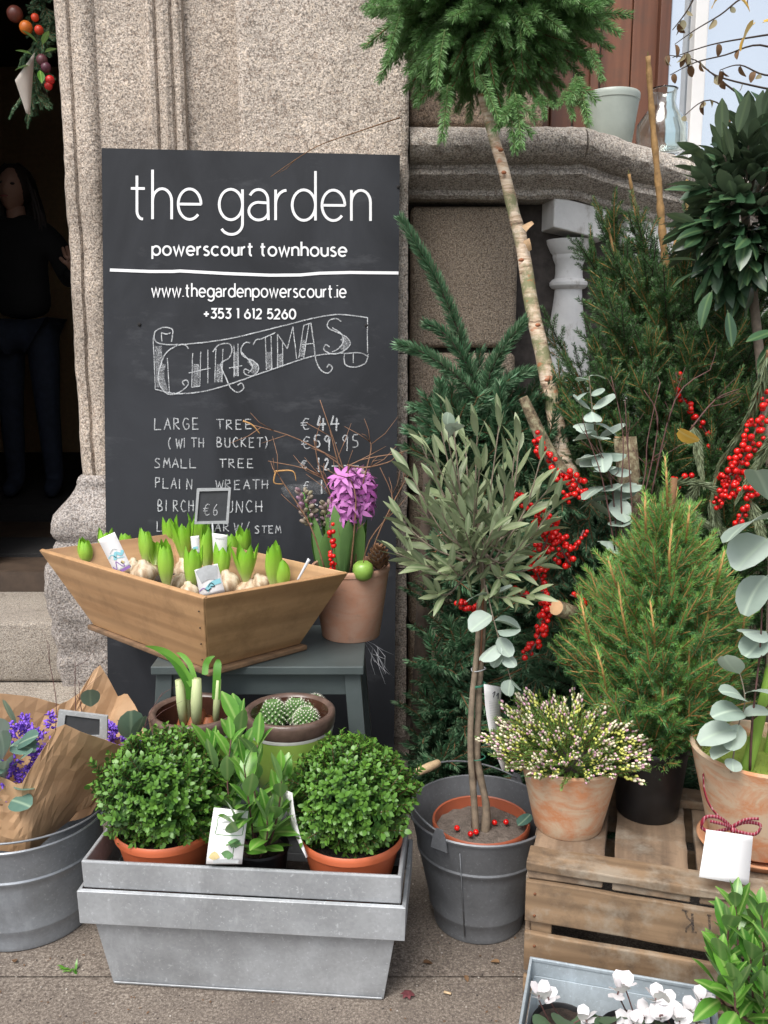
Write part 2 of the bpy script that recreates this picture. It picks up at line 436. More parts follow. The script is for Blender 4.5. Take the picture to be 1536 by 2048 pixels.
mb = MB(); mb.box((-2.32, 3.52, 1.75), (1.44, .05, 2.55)); part('leaf', mb, DARK, dl, smooth=False)
mb = MB(); mb.box((-1.64, 3.485, 1.4), (.03, .05, .16)); part('handle', mb, MORTAR, dl, smooth=False)
# dark counter with pale sheet
t = thing('shop_counter', (-1.0, 4.3, .51), 'pale topped counter just inside the dark doorway at the right', 'counter')
mb = MB(); mb.box((-1.12, 4.62, 1.0), (.42, .8, .8)); part('counter_body', mb, plain('counter_dark', (.03,.028,.03), .6, .2, 8), t, smooth=False)
a = AY(104, 565, 4.25); b_ = AY(131, 650, 4.2)
mb = MB(); mb.box((-1.14, 4.62, 1.43), (.50, .9, .03)); part('counter_top', mb, plain('counter_pale', (.22,.20,.21), .6, .1, 8), t, smooth=False)

# recess wall between pilaster and balusters ------------------------------------
rows_z = [(2.13, 2.75), (1.37, 1.845), (.86, 1.352), (.36, .845), (0, .345)]
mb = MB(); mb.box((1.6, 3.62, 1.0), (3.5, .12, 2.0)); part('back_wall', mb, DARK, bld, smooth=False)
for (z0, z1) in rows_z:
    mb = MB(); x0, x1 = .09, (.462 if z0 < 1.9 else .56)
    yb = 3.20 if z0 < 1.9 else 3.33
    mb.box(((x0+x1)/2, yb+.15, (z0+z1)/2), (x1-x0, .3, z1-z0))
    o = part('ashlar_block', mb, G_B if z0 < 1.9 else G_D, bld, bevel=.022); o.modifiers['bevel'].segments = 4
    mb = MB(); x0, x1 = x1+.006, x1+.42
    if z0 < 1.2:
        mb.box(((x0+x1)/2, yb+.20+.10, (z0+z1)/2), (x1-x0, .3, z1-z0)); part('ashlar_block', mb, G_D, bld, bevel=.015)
mb = MB(); mb.box((.5, 3.42, 1.0), (.85, .3, 2.0)); part('mortar', mb, MORTAR, bld, smooth=False)
mb = MB(); mb.box((.62, 3.56, 1.62), (.22, .3, .42)); part('ashlar_block', mb, G_D, bld, bevel=.02)

# balustrade -------------------------------------------------------------------
bal = thing('stone_balustrade', (.65, 3.12, 0), 'granite capped balustrade with white turned balusters behind the trees', 'balustrade')
cop = [(.34,2.10),(.30,2.105),(.10,2.085),(.035,2.070),(.008,2.055),(-.008,2.03),(-.010,2.005),(.004,1.98),(.028,1.965),(.05,1.958),(.05,1.948),(.036,1.940),(.034,1.925),(.05,1.910),(.078,1.897),(.09,1.885),(.088,1.868),(.10,1.858),(.30,1.858)]
CX, CY = .651, 3.05
th = R(9); dirr = Vector((math.cos(th), math.sin(th), 0)); inn = Vector((-math.sin(th), math.cos(th), 0)); SL = -.235
def coping(p0, p1, L, off0, off1, inn_, slope, segs):
    mb = MB(); n = len(cop)
    for j in range(segs+1):
        u = j/segs
        for (d, z) in cop:
            base = p0.lerp(p1, u); q = base+inn_*d
            q.z = z+slope*(q-p0).dot((p1-p0).normalized()) if slope else z
            e = .006*noise.noise(Vector((q.x*12, q.y*12, q.z*12)))+.004*noise.noise(Vector((q.x*40, q.y*40, q.z*40)))
            q = q-inn_*e; q.z += e*.6
            mb.v.append(tuple(q))
    for j in range(segs):
        for i in range(n-1):
            a = j*n+i; mb.face((a, a+n, a+n+1, a+1))
    mb.face(tuple(range(n))); mb.face(tuple(segs*n+i for i in range(n))[::-1])
    return mb
part('coping_stone', coping(Vector((.083, CY, 0)), Vector((CX-.002, CY, 0)), 0, 0, 0, Vector((0,1,0)), 0, 50), G_C, bal, auto=True)
part('coping_stone', coping(Vector((CX+.003, CY+.002, 0)), Vector((CX, CY, 0))+dirr*1.0, 0, 0, 0, inn, SL, 60), G_C, bal, auto=True)
part('coping_stone', coping(Vector((CX, CY, 0))+dirr*1.004, Vector((CX, CY, 0))+dirr*2.2, 0, 0, 0, inn, SL, 40), G_C, bal, auto=True)
bal.children[-1].location.z += SL*1.004
shaft = [(.056,0),(.068,.0),(.074,.02),(.070,.045),(.058,.055),(.052,.065),(.058,.085),(.075,.13),(.085,.19),(.088,.25),(.084,.31),(.072,.39),(.060,.46),(.052,.52),(.0475,.565),(.0475,.575),(.058,.578),(.066,.588),(.066,.598),(.058,.608),(.049,.612),(.047,.63),(.048,.66),(.055,.675),(.058,.685),(.058,.692),(.066,.702),(.078,.728),(.081,.742)]
for i in range(4):
    d = -.015+.262*i
    c = Vector((CX+.042, CY+.02, 0))+dirr*d+inn*.19
    zt = 1.858+SL*(d-.02)
    if i == 0: zt = 1.853
    mb = MB()
    h = .094
    zs = lambda e: SL*e*(.9)
    q = [(-h,-h),(h,-h),(h,h),(-h,h)]
    mb.hexa([tuple(c+dirr*a+inn*b+Vector((0,0,zt-.104+zs(a)))) for a, b in q], [tuple(c+dirr*a+inn*b+Vector((0,0,zt-.004+zs(a)))) for a, b in q])
    ab = part('baluster_cap', mb, BSTONE, bal, bevel=.004, smooth=False)
    mb = MB(); mb.lathe(shaft, (c.x, c.y, zt-.115-.742), 40); part('baluster', mb, BSTONE, bal, auto=True)
mb = MB(); 
q0 = Vector((CX-.2, CY+.05, 0)); 
p = [q0, q0+dirr*2.3, q0+dirr*2.3+inn*.3, q0+inn*.3]
mb.hexa([(a.x,a.y,0) for a in p], [(a.x,a.y,1.0+SL*max(0,(a-q0).dot(dirr))*.0) for a in p]); part('plinth', mb, G_D, bal, bevel=.01)
mb = MB(); mb.tube([AY(1110+18*math.sin(a), 595+5*math.cos(a)+3*math.sin(a*2), 3.15) for a in [0]] + [Vector((CX+.02+.052*math.cos(a), 3.24+.052*math.sin(a), 1.545+.006*math.sin(2*a))) for a in [math.pi*1.0+math.pi*i/10 for i in range(11)]][1:], .0012, 4)

# window ------------------------------------------------------------------------
win = thing('shop_window', (1.2, 3.6, 2.0), 'shop window with white frame and brown timber inside, above the balustrade', 'window')
k = N('window_glass'); k.col((.62,.66,.70)); k.b.inputs['Metallic'].default_value = .9; k.rough(.04); k.bump(k.noise(1.6, 2), .12, .02); GLASS = k.m
BROWN = wood('brown_timber', (.10,.035,.018), (.20,.075,.035), 2, 10, .5)
Yw = 3.55
def pane_box(x0p, x1p, y0p, y1p, Y, th_, name, m, par, bev=0):
    a = AY(x0p, y0p, Y); b = AY(x1p, y1p, Y)
    mb = MB(); mb.box(((a.x+b.x)/2, Y+th_/2, (a.z+b.z)/2), (abs(b.x-a.x), th_, abs(a.z-b.z)))
    return part(name, mb, m, par, smooth=False, bevel=bev)
zt, zb = 3.3, 2.0
def vbox(px0, px1, z0, z1, Y, th_, name, m, par, bev=0, py=100):
    a = AY(px0, py, Y); b = AY(px1, py, Y); mb = MB()
    mb.box(((a.x+b.x)/2, Y+th_/2, (z0+z1)/2), (b.x-a.x, th_, z1-z0)); return part(name, mb, m, par, smooth=False, bevel=bev)
for (a_, b_2, dy_) in ((1060, 1103, .02), (1105, 1148, .0), (1150, 1182, .03), (1183, 1200, .0), (1202, 1262, .035), (1264, 1316, .03), (1318, 1340, -.01)):
    vbox(a_, b_2, 1.9, 3.5, Yw+dy_, .05, 'timber_board', BROWN, win, .004)
vbox(1341, 1700, 1.95, 3.5, Yw+.02, .012, 'pane', GLASS, win)
vbox(1388, 1414, 1.9, 3.5, Yw-.05, .06, 'mullion', WHITE, win, .004)
vbox(1150, 1700, 1.9, 2.02, Yw-.20, .26, 'window_sill', WHITE, win, .006)
vbox(1640, 1700, 1.9, 3.5, Yw-.05, .06, 'mullion', WHITE, win, .004)

# ---- chalkboard -----------------------------------------------------------------
BS = .0625; BY0 = 2.855
def BP(px, py, lift=0.0):
    d = ray(px, py); t = (BY0+BS*CH)/(d.y-BS*d.z); return Vector((d.x*t, d.y*t-lift, CH+d.z*t))
board = thing('chalkboard_sign', (-.4, 2.87, 0), 'tall black chalkboard with shop name and Christmas price list leaning on the stone', 'chalkboard')
k = N('blackboard'); cc = k.mix(k.ramp(k.noise(2.6, 6, .6, k.coord((1,1,.6)), .8), [(.35, 0), (.75, 1)]), (.012,.0135,.017), (.033,.036,.043))
cc = k.mix(k.math('MULTIPLY', k.ramp(k.noise(7, 7, .75, k.coord((.5,1,1.3))), [(.56, 0), (.78, 1)]), .35), cc, (.12,.125,.135))
k.col(cc); k.rough(.7); k.b.inputs['Specular IOR Level'].default_value = .3; k.bump(k.noise(60, 4), .12, .001); BLK = k.m
EDGE = plain('board_edge', (.30,.20,.11), .8, .4, 20)
c0, c1, c2, c3 = BP(203, 296), BP(800, 310), BP(789, 1420), BP(216, 1420)
def down(a, b): t = a.z/(a.z-b.z); return a+(b-a)*t
c3, c2 = down(c0, c3), down(c1, c2)
dpt = Vector((0, .02, 0)); fr = [c3+Vector((0,-.0,0)), c2, c1, c0]
mb = MB(); mb.hexa([p_+dpt for p_ in fr], [p_ for p_ in fr]); mb.f = [f for f in mb.f]; 
bo = part('board', mb, [BLK, EDGE], board, smooth=False, weld=True)
for p_ in bo.data.polygons: p_.material_index = 0 if abs(p_.normal.y) > .8 else 1
# lettering materials
VINYL = plain('white_vinyl', (.75,.75,.76), .5, .04, 8)
def chalk(name, dens, lo=.42, hi=.58, colr=(.62,.64,.66), sc=420):
    k = N(name); k.col(colr); k.rough(1); f = k.ramp(k.noise(sc, 3, .7), [(lo, 0), (hi, 1)])
    f2 = k.ramp(k.noise(40, 3, .6), [(.3, .45), (.7, 1)])
    k.l(k.math('MULTIPLY', k.math('MULTIPLY', f, f2), dens), k.b.inputs['Alpha']); return k.m
CHALK = chalk('chalk_line', .95, .36, .52); CHALKS = chalk('chalk_smudge', .17, .3, .7, sc=200); CHALKF = chalk('chalk_fill', .65, .34, .66, sc=240)
def arc(cx, cy, rx, ry, a0, a1, n=14):
    return [(cx+rx*math.cos(R(a0+(a1-a0)*i/n)), cy+ry*math.sin(R(a0+(a1-a0)*i/n))) for i in range(n+1)]
A = arc
def LN(*p): return list(p)
GL = {
 't': (.66, [LN((.26,1.42),(.26,.28))+A(.5,.27,.24,.27,180,275,7), LN((0,1),(.6,1))]),
 'h': (.82, [LN((0,1.62),(0,0)), LN((0,.55))+A(.41,.60,.41,.40,180,0,12)+LN((.82,0))]),
 'n': (.82, [LN((0,1),(0,0)), LN((0,.55))+A(.41,.60,.41,.40,180,0,12)+LN((.82,0))]),
 'u': (.82, [LN((0,1))+A(.41,.40,.41,.40,180,360,12)+LN((.82,1)), LN((.82,.5),(.82,0))]),
 'e': (1.0, [LN((.03,.5),(.99,.5))+A(.5,.5,.49,.5,0,318,26)]),
 'o': (1.0, [A(.5,.5,.5,.5,0,360,28)]),
 'c': (.9, [A(.5,.5,.5,.5,48,312,22)]),
 'g': (1.0, [A(.5,.5,.5,.5,0,360,28), LN((1.0,1.0))+A(.52,-.12,.48,.36,0,-150,14)]),
 'p': (1.0, [A(.5,.5,.5,.5,0,360,28), LN((0,1),(0,-.45))]),
 'd': (1.0, [A(.5,.5,.5,.5,0,360,28), LN((1,1.62),(1,0))]),
 'a': (.88, [A(.42,.66,.40,.34,155,0,12)+LN((.84,0)), LN((.84,.56))+A(.42,.29,.42,.29,80,350,20)]),
 'r': (.44, [LN((0,1),(0,0)), LN((0,.5))+A(.48,.52,.48,.46,178,92,8)]),
 's': (.66, [A(.34,.75,.28,.25,40,190,10)+A(.34,.255,.32,.255,75,-150,14)]),
 'w': (1.3, [LN((0,1),(.32,0),(.65,1),(.98,0),(1.3,1))]),
 'i': (.05, [LN((.02,1),(.02,0)), LN((.02,1.36),(.02,1.44))]),
 '.': (.08, [LN((.04,.0),(.04,.09))]),
 '+': (.8, [LN((0,.6),(.8,.6)), LN((.4,1.0),(.4,.2))]),
 '1': (.3, [LN((0,1.4),(.24,1.4),(.24,0))]),
 '2': (.8, [A(.38,1.02,.36,.38,160,-35,12)+LN((0,0),(.8,0))]),
 '3': (.8, [LN((.05,1.4),(.75,1.4),(.38,.86))+A(.38,.43,.40,.43,80,-150,14)]),
 '5': (.8, [LN((.72,1.4),(.14,1.4),(.08,.8))+A(.38,.45,.41,.45,110,-150,14)]),
 '6': (.84, [LN((.55,1.4),(.08,.66))+A(.42,.44,.41,.44,150,510,24)]),
 '0': (.92, [A(.46,.7,.46,.7,0,360,28)]),
}
def ribbon(mb, pts, w, to3d, closed=False):
    P = [Vector(p) for p in pts]; n = len(P); L, Rr = [], []
    for i in range(n):
        a = P[i-1] if i else P[i]; b = P[i+1] if i < n-1 else P[i]
        d1 = (P[i]-a); d2 = (b-P[i])
        if d1.length < 1e-9: d1 = d2
        if d2.length < 1e-9: d2 = d1
        if d1.length < 1e-9: continue
        t = d1.normalized()+d2.normalized()
        if t.length < 1e-3: t = Vector((-d1.y, d1.x))
        t.normalize(); nn = Vector((-t.y, t.x)); cs = max(.45, abs(nn.dot(Vector((-d1.y, d1.x)).normalized())))
        L.append(P[i]+nn*(w/2/cs)); Rr.append(P[i]-nn*(w/2/cs))
    base = len(mb.v)
    for a, b in zip(L, Rr):
        for q in (a, b):
            v = to3d(q.x, q.y); mb.v.append((v.x, v.y, v.z))
    for i in range(len(L)-1):
        mb.face((base+2*i, base+2*i+1, base+2*i+3, base+2*i+2))
LIFT = [.0016]
def text_line(mb, s, xa, xb, ya, yb, xh, w, gap=.30, space=.62, ws=1):
    """print s between px xa..xb, base line ya (left) .. yb (right), x-height xh px"""
    adv = 0; items = []
    for ch in s:
        if ch == ' ': adv += space; continue
        wd, st = GL[ch]; items.append((adv, st)); adv += wd+gap
    adv -= gap; sx = (xb-xa)/adv
    for a, st in items:
        for q in st:
            LIFT[0] += .00001
            lf = LIFT[0]
            pp = [(xa+(a+x)*sx, ya+(yb-ya)*(a+x)/adv - y*xh) for x, y in q]
            ribbon(mb, pp, w, lambda x, y, lf=lf: BP(x, y, lf))
mb = MB()
text_line(mb, 'the garden', 262, 741, 438, 442, 61, 5.3, .27, .50)
text_line(mb, 'powerscourt townhouse', 305, 693, 510, 512.5, 17.5, 3.9, .36, .60)
text_line(mb, 'www.thegardenpowerscourt.ie', 304, 692, 593, 595, 16.8, 3.1, .34, .6)
text_line(mb, '+353 1 612 5260', 408, 591, 636, 637.5, 13.2, 3.4, .34, .62)
ribbon(mb, [(220,540),(300,543),(345,543),(360,542),(450,547),(540,550.5),(600,550),(640,546.5),(700,545),(797,546)], 6, lambda x, y: BP(x, y, .0016))
part('printed_lettering', mb, VINYL, board, smooth=False)
# Christmas banner in chalk (traced in the zoomed picture's units)
def zc(p): return (200+p[0]/2.477, 300+p[1]/2.477)
def zc2(p): return (200+p[0]/2.477, 780+p[1]/2.477)
def jit(pts, a=.35, sub=3):
    o = []
    for i in range(len(pts)-1):
        for q in range(sub):
            t = q/sub; o.append((pts[i][0]*(1-t)+pts[i+1][0]*t+U(-a, a), pts[i][1]*(1-t)+pts[i+1][1]*t+U(-a, a)))
    o.append(pts[-1]); return o
def smooth(pts, n=5):
    if len(pts) < 3: return pts
    o = []; P = [pts[0]]+list(pts)+[pts[-1]]
    for i in range(1, len(P)-2):
        for q in range(n):
            t = q/n; r = []
            for k_ in (0, 1):
                a, b, c, d = P[i-1][k_], P[i][k_], P[i+1][k_], P[i+2][k_]
                r.append(.5*((2*b)+(-a+c)*t+(2*a-5*b+4*c-d)*t*t+(-a+3*b-3*c+d)*t**3))
            o.append(tuple(r))
    o.append(pts[-1]); return o
def bp(x, y): 
    return BP(x, y, LIFT[0])
mb = MB(); LIFT[0] = .003
def strokes(lst, f, w, sm=True, a=.3):
    for s_ in lst:
        LIFT[0] += .00001
        q = [f(p) for p in s_]; q = smooth(q) if sm else q
        ribbon(mb, jit(q, a, 2 if sm else 5), w, bp)
curv = [
 [(340,965),(450,960),(640,935),(870,880),(1050,835),(1180,815),(1325,830)],
 [(1330,1010),(1315,1055),(1265,1075),(1215,1062),(1210,1010)], [(1210,1008),(1290,1005),(1330,1025)],
 [(1210,1005),(1060,1020),(900,1070),(700,1140),(560,1185),(440,1205),(350,1203),(275,1185)],
 [(268,930),(275,900),(310,880),(350,883),(362,900),(355,950)], [(268,930),(285,955),(340,965)],[(305,905),(330,912),(350,905)],
 [(440,985),(420,965),(375,972),(325,1010),(300,1070),(290,1120),(300,1170),(330,1205),(365,1210),(410,1190),(438,1160),(430,1140),(410,1148),(418,1165)],
 [(560,1000),(590,965),(640,960),(655,990),(640,1030),(600,1060),(625,1130),(650,1180),(685,1200),(712,1180),(702,1155),(682,1165)],
 [(745,955),(720,955),(700,985),(710,1020),(760,1045),(785,1070),(780,1100),(750,1120),(715,1105),(720,1085),(740,1095)],
 [(760,965),(775,940),(800,935),(870,905)],
 [(1045,855),(1060,960),(1070,1040),(1095,1090),(1130,1105),(1152,1080),(1135,1062),(1125,1078)],
 [(1195,850),(1170,835),(1135,845),(1130,880),(1180,905),(1225,930),(1238,965),(1200,1000),(1150,1010),(1110,990),(1118,965),(1138,975)],
 [(1150,880),(1195,910),(1205,950),(1180,985),(1150,1000)], [(700,1000),(745,1050),(755,1080),(735,1105)]]
strokes(curv, zc, 2.3)
strokes([[(1325,830),(1325,1005)],[(265,930),(275,1185)],[(1255,1010),(1255,1055)],[(305,905),(308,950)],[(335,1030),(345,1200)],
 [(460,1005),(455,1175)],[(500,1000),(495,1170)],[(455,1175),(495,1170)],[(440,1105),(548,1080)],[(535,990),(535,1155)],
 [(575,985),(570,1150)],[(610,985),(605,1150)],[(665,965),(665,1125)],[(685,960),(685,1120)],[(640,1080),(705,1068)],
 [(820,925),(825,1090)],[(848,920),(852,1085)],[(880,912),(880,1080)],[(905,945),(906,1070)],[(880,912),(928,985)],[(928,985),(956,875)],[(956,875),(975,1035)],
 [(1010,870),(985,1030)],[(1035,862),(1010,1030)],[(1000,965),(1058,958)],[(1010,868),(1045,858)]], zc, 1.9, False)
part('chalk_drawing', mb, CHALK, board, smooth=False)
for st_, w_, sm_ in ([([(290,970),(298,1175)], 14, False)]
        + [([a_, b_], 11, False) for a_, b_ in (((478,1060),(476,1170)), ((592,1060),(590,1150)), ((675,1000),(675,1120)), ((838,1000),(840,1085)), ((893,1010),(893,1075)), ((1010,940),(1000,1025)))]
        + [(q, 11, True) for q in ([(315,1060),(305,1120),(325,1195)], [(1200,930),(1220,960),(1195,990)], [(740,1040),(768,1075),(755,1105)])]):
    mb = MB(); LIFT[0] = .0022; strokes([st_], zc, w_, sm_); part('chalk_shading', mb, CHALKF, board, smooth=False)
for st_, f_, w_, a_ in (([(900,512),(980,500),(1120,485)], zc2, 22, 3), ([(920,490),(1100,460)], zc2, 12, 3)):
    mb = MB(); LIFT[0] = .0008; strokes([st_], f_, w_, False, a_); part('chalk_smudge', mb, CHALKS, board, smooth=False)
CAPS = {'L': [[(0,1),(0,0),(.8,0)]], 'A': [[(0,0),(.45,1),(.8,0)],[(.15,.4),(.75,.4)]], 'R': [[(.05,0),(.05,1),(.55,.95),(.6,.65),(.1,.5),(.75,0)]],
 'G': [[(.7,.85),(.3,1),(0,.5),(.3,0),(.7,.1),(.7,.45),(.4,.45)]], 'E': [[(.7,1),(.05,1),(.05,0),(.75,0)],[(.05,.52),(.6,.52)]],
 'T': [[(0,1),(.9,1)],[(.42,1),(.42,0)]], '(': [[(.3,1.1),(.05,.7),(.05,.3),(.3,-.15)]], ')': [[(0,1.15),(.28,.75),(.28,.3),(.05,-.15)]],
 'W': [[(0,1),(.2,0),(.45,.8),(.7,0),(.95,1)]], 'I': [[(.1,1),(.1,0)]], 'H': [[(.05,1),(.05,0)],[(.7,1),(.7,0)],[(-.05,.5),(.85,.5)]],
 'B': [[(.05,0),(.05,1),(.5,.9),(.45,.6),(.05,.5),(.6,.4),(.6,.1),(.05,0)]], 'U': [[(0,1),(.05,.15),(.4,0),(.7,.15),(.7,1)]],
 'C': [[(.7,.85),(.35,1),(.02,.5),(.35,0),(.75,.12)]], 'K': [[(.05,1),(.05,0)],[(.7,.95),(.08,.5),(.75,0)]], 'S': [[(.7,.9),(.3,1),(.1,.75),(.6,.4),(.6,.1),(.3,0),(0,.05)]],
 'M': [[(0,0),(.15,1),(.45,.4),(.75,1),(.9,0)]], 'P': [[(.05,0),(.05,1),(.6,.95),(.6,.6),(.1,.5)]], 'N': [[(0,0),(.05,1),(.7,0),(.75,1)]],
 '/': [[(0,-.1),(.6,1.1)]], '4': [[(.3,1.2),(.1,.45),(.8,.5)],[(.6,1),(.55,-.1)]], '5': [[(.65,1.05),(.15,1),(.1,.6),(.55,.5),(.6,.1),(.05,0)]],
 '9': [[(.6,.9),(.3,1),(.05,.7),(.35,.5),(.6,.8),(.55,-.3)]], '1': [[(.1,1.1),(.1,-.3)]], '2': [[(.05,.85),(.35,1.05),(.6,.75),(0,0),(.8,0)]],
 '.': [[(.1,.1),(.2,.1)]], '-': [[(0,.3),(.9,.3)]], '€': [[(.75,.95),(.35,1),(.1,.5),(.35,.0),(.8,.1)],[(-.1,.6),(.6,.65)],[(-.1,.38),(.5,.4)]], '6': [[(.5,1),(.1,.5),(.2,0),(.6,.1),(.5,.45),(.1,.4)]]}
LIFT[0] = .003
def hand(s, x0, x1, ytop, ybot, w=2.1, rise=0, f=zc2, dbl=False):
    mb = MB(); n_ = len(s); cw = (x1-x0)/n_
    for i, ch in enumerate(s):
        if ch == ' ': continue
        for st in CAPS[ch]:
            for rep in range(2 if dbl else 1):
                LIFT[0] += .00001; jy = U(-.04, .04)
                q = [f((x0+i*cw+p_[0]*cw*.86+rep*2, ybot-(p_[1]+jy)*(ybot-ytop)+rise*i+rep*1.5)) for p_ in st]
                ribbon(mb, jit(smooth(q, 3) if ch in 'GCSU6952(B)€' else q, .3, 3), w, bp)
    part('chalk_word', mb, CHALK, board, smooth=False)
hand('LARGE', 272, 505, 140, 195); hand('TREE', 578, 768, 147, 193); hand('€', 1000, 1056, 142, 195); hand('44', 1072, 1205, 140, 195, 2.6, 0, zc2, True)
hand('(WITH', 340, 528, 238, 285); hand('BUCKET)', 580, 858, 235, 282); hand('€', 1002, 1060, 232, 288); hand('59', 1060, 1160, 225, 282, 2.2, 0, zc2, True); hand('.', 1165, 1200, 245, 265, 3); hand('95', 1200, 1300, 225, 285)
hand('SMALL', 272, 490, 340, 385); hand('TREE', 592, 776, 342, 385); hand('€', 995, 1040, 350, 385); hand('12', 1080, 1145, 340, 390, 2.4, 0, zc2, True); hand('-', 1148, 1195, 352, 385, 2.6); hand('-', 1208, 1305, 352, 385, 2.6)
hand('PLAIN', 275, 470, 432, 482, rise=2); hand('WREATH', 575, 848, 446, 490); hand('€', 1010, 1050, 455, 500); hand('1', 1095, 1130, 450, 500, 3)
hand('BIRCH', 288, 478, 545, 600); hand('BUNCH', 580, 820, 548, 604); hand('€', 1035, 1075, 560, 600)
hand('L', 285, 330, 650, 698); hand('AR', 570, 655, 660, 700); hand('W/', 665, 765, 655, 705); hand('STEM', 768, 905, 672, 708)
mb = MB()
strokes([[(1095,720),(1125,735),(1100,745),(1125,755)],[(1100,790),(1118,800),(1104,815),(1120,830),(1106,845),(1115,850)],[(1060,560),(1080,570)],[(1095,680),(1112,690)]], zc2, 3)
part('chalk_marks', mb, CHALK, board, smooth=False)
for (px, py) in ((797, 374), (279, 649), (733, 651)):
    mb = MB(); q = BP(px, py, .002); mb.ball(q, .006, 8, 5, (1,.4,1)); part('screw', mb, DARK, board)
# =====================================================================
# MATERIALS FOR PLANTS AND THINGS
# =====================================================================
NOBLE = foliage('noble_fir_needles', (.05,.14,.065), (.12,.25,.13), .5, .14)
NOBLEB = foliage('fir_bundle_needles', (.03,.10,.045), (.075,.19,.09), .5, .14)
WREATHN = foliage('wreath_needles', (.09,.24,.055), (.20,.39,.13), .42, .28)
SPRUCEN = foliage('spruce_needles', (.02,.09,.016), (.065,.165,.035), .5, .15)
DWARFN = foliage('dwarf_conifer_needles', (.03,.15,.035), (.085,.28,.07), .5, .25, tip=((.22,.46,.09), .06, .14))
WILT = foliage('wilted_fir_needles', (.08,.11,.045), (.19,.22,.12), .6, .15)
BOXL = foliage('box_leaves', (.017,.06,.009), (.048,.13,.022), .42, .12, tip=((.11,.25,.03), .03, .055), spec=.55, back=.1)
BAYL = foliage('bay_leaves', (.018,.05,.022), (.045,.10,.045), .35, .12, spec=.6, vein=((.10,.17,.07), .0012))
LAUR = foliage('young_laurel_leaves', (.035,.14,.018), (.15,.36,.05), .3, .25, spec=.5, vein=((.28,.45,.12), .0012))
OLIVEL = foliage('olive_leaves', (.09,.14,.06), (.27,.32,.17), .42, .15, spec=.4, vein=((.28,.32,.19), .0007))
EUC = foliage('eucalyptus_leaves', (.24,.32,.265), (.42,.50,.44), .55, .18, vein=((.45,.55,.45), .001))
EUCD = foliage('dark_eucalyptus_leaves', (.06,.13,.10), (.14,.24,.19), .5, .15, vein=((.25,.35,.25), .001))
HEATHL = foliage('heather_needles', (.05,.17,.02), (.17,.32,.04), .55, .2)
HYAL = foliage('hyacinth_leaves', (.16,.42,.035), (.27,.56,.06), .35, .3, spec=.5)
HYAD = foliage('tall_hyacinth_leaves', (.07,.22,.03), (.16,.38,.05), .35, .25, spec=.5)
AMARL = foliage('amaryllis_stem', (.26,.46,.07), (.38,.58,.12), .4, .3)
BROWNT = plain('brown_twig', (.17,.085,.035), .8, .35, 40)
ORANGET = plain('orange_twig', (.42,.23,.08), .75, .3, 40)
REDT = plain('reddish_twig', (.11,.05,.045), .7, .3, 40)
GREENT = plain('green_twig', (.10,.15,.04), .7, .3, 40)
GREYT = plain('grey_twig', (.20,.16,.12), .8, .3, 60, bump=.4)
TRUNKO = plain('olive_bark', (.20,.155,.11), .85, .35, 50, bump=.6)
DARKBARK = plain('dark_bark', (.05,.035,.025), .9, .35, 30, bump=.8, bd=.004)
k = N('berry_red'); k.col(k.mix(k.n('ObjectInfo').outputs['Random'], (.45,.004,.005), (.72,.014,.010))); k.rough(.16); BERRY = k.m
k = N('birch_bark'); st = k.coord((1,1,5.5)); f = k.noise(16, 5, .7, st)
c = k.ramp(f, [(.36, (.14,.09,.06)), (.45, (.46,.33,.22)), (.56, (.62,.50,.38)), (.7, (.72,.62,.50))])
c = k.mix(k.ramp(k.noise(9, 5, .7), [(.50, 0), (.60, 1)]), c, (.20,.20,.10)); c = k.mix(k.math('MULTIPLY', k.ramp(k.noise(24, 3, .6, k.coord((1,1,2))), [(.60, 0), (.68, 1)]), .8), c, (.42,.15,.06))
k.col(c); k.rough(.75); k.bump(k.noise(60, 5, .7, st), .7, .003); BIRCH = k.m
k = N('log_bark'); c = k.ramp(k.noise(60, 5, .7), [(.35, (.05,.035,.02)), (.5, (.16,.12,.07)), (.62, (.26,.24,.15))]); k.col(c); k.rough(.9); k.bump(k.noise(50, 5, .7), 1, .005); LOGB = k.m
CUTW = plain('cut_wood', (.55,.34,.18), .7, .2, 20)
SOIL = plain('soil', (.035,.024,.018), .95, .5, 60, bump=1, bd=.006)
SOILG = plain('grey_soil', (.13,.105,.088), .95, .35, 50, bump=1, bd=.006)
MOSS = foliage('moss', (.10,.17,.02), (.24,.30,.05), .9, .1)
ZINC = zincm('zinc_planter', (.45,.47,.49), .58, .45, .35)
ZINCB = zincm('zinc_bucket', (.33,.355,.385), .62, .42, .5)
ZINCD = zincm('zinc_bucket_dark', (.21,.22,.235), .65, .48, .45)
ZINCT = zincm('zinc_tray_metal', (.48,.55,.60), .75, .42, .35)
TERR = terra('terracotta_old', (.50,.22,.105), (.52,.42,.30), .85)
TERR2 = terra('terracotta_pink', (.46,.23,.145), (.48,.33,.25), .5)
ORP = plain('orange_plastic', (.52,.125,.05), .42, .08, 6, bump=.05)
ORPD = plain('orange_plastic_dull', (.33,.085,.04), .5, .15, 9)
BLKP = plain('black_plastic', (.009,.009,.010), .45, .5, 25)
WOODP = plain('pale_handle_wood', (.55,.40,.24), .55, .15, 40)
STOOLM = plain('stool_grey_paint', (.062,.078,.078), .5, .12, 10, bump=.15)
TRUG0 = wood('trug_wood', (.33,.18,.08), (.50,.30,.15), 0, 9, .55, .38, (.13,.07,.03))
TRUGIN = wood('trug_wood_inside', (.36,.20,.10), (.50,.31,.16), 0, 11, .65, .3, (.14,.09,.05))
TRUGD = wood('trug_base_wood', (.10,.055,.028), (.22,.13,.07), 0, 11, .75, .5)
CRW = wood('crate_wood', (.13,.08,.043), (.33,.22,.13), 0, 11, .8, .75, (.07,.05,.035), patch=(.33,.29,.23))
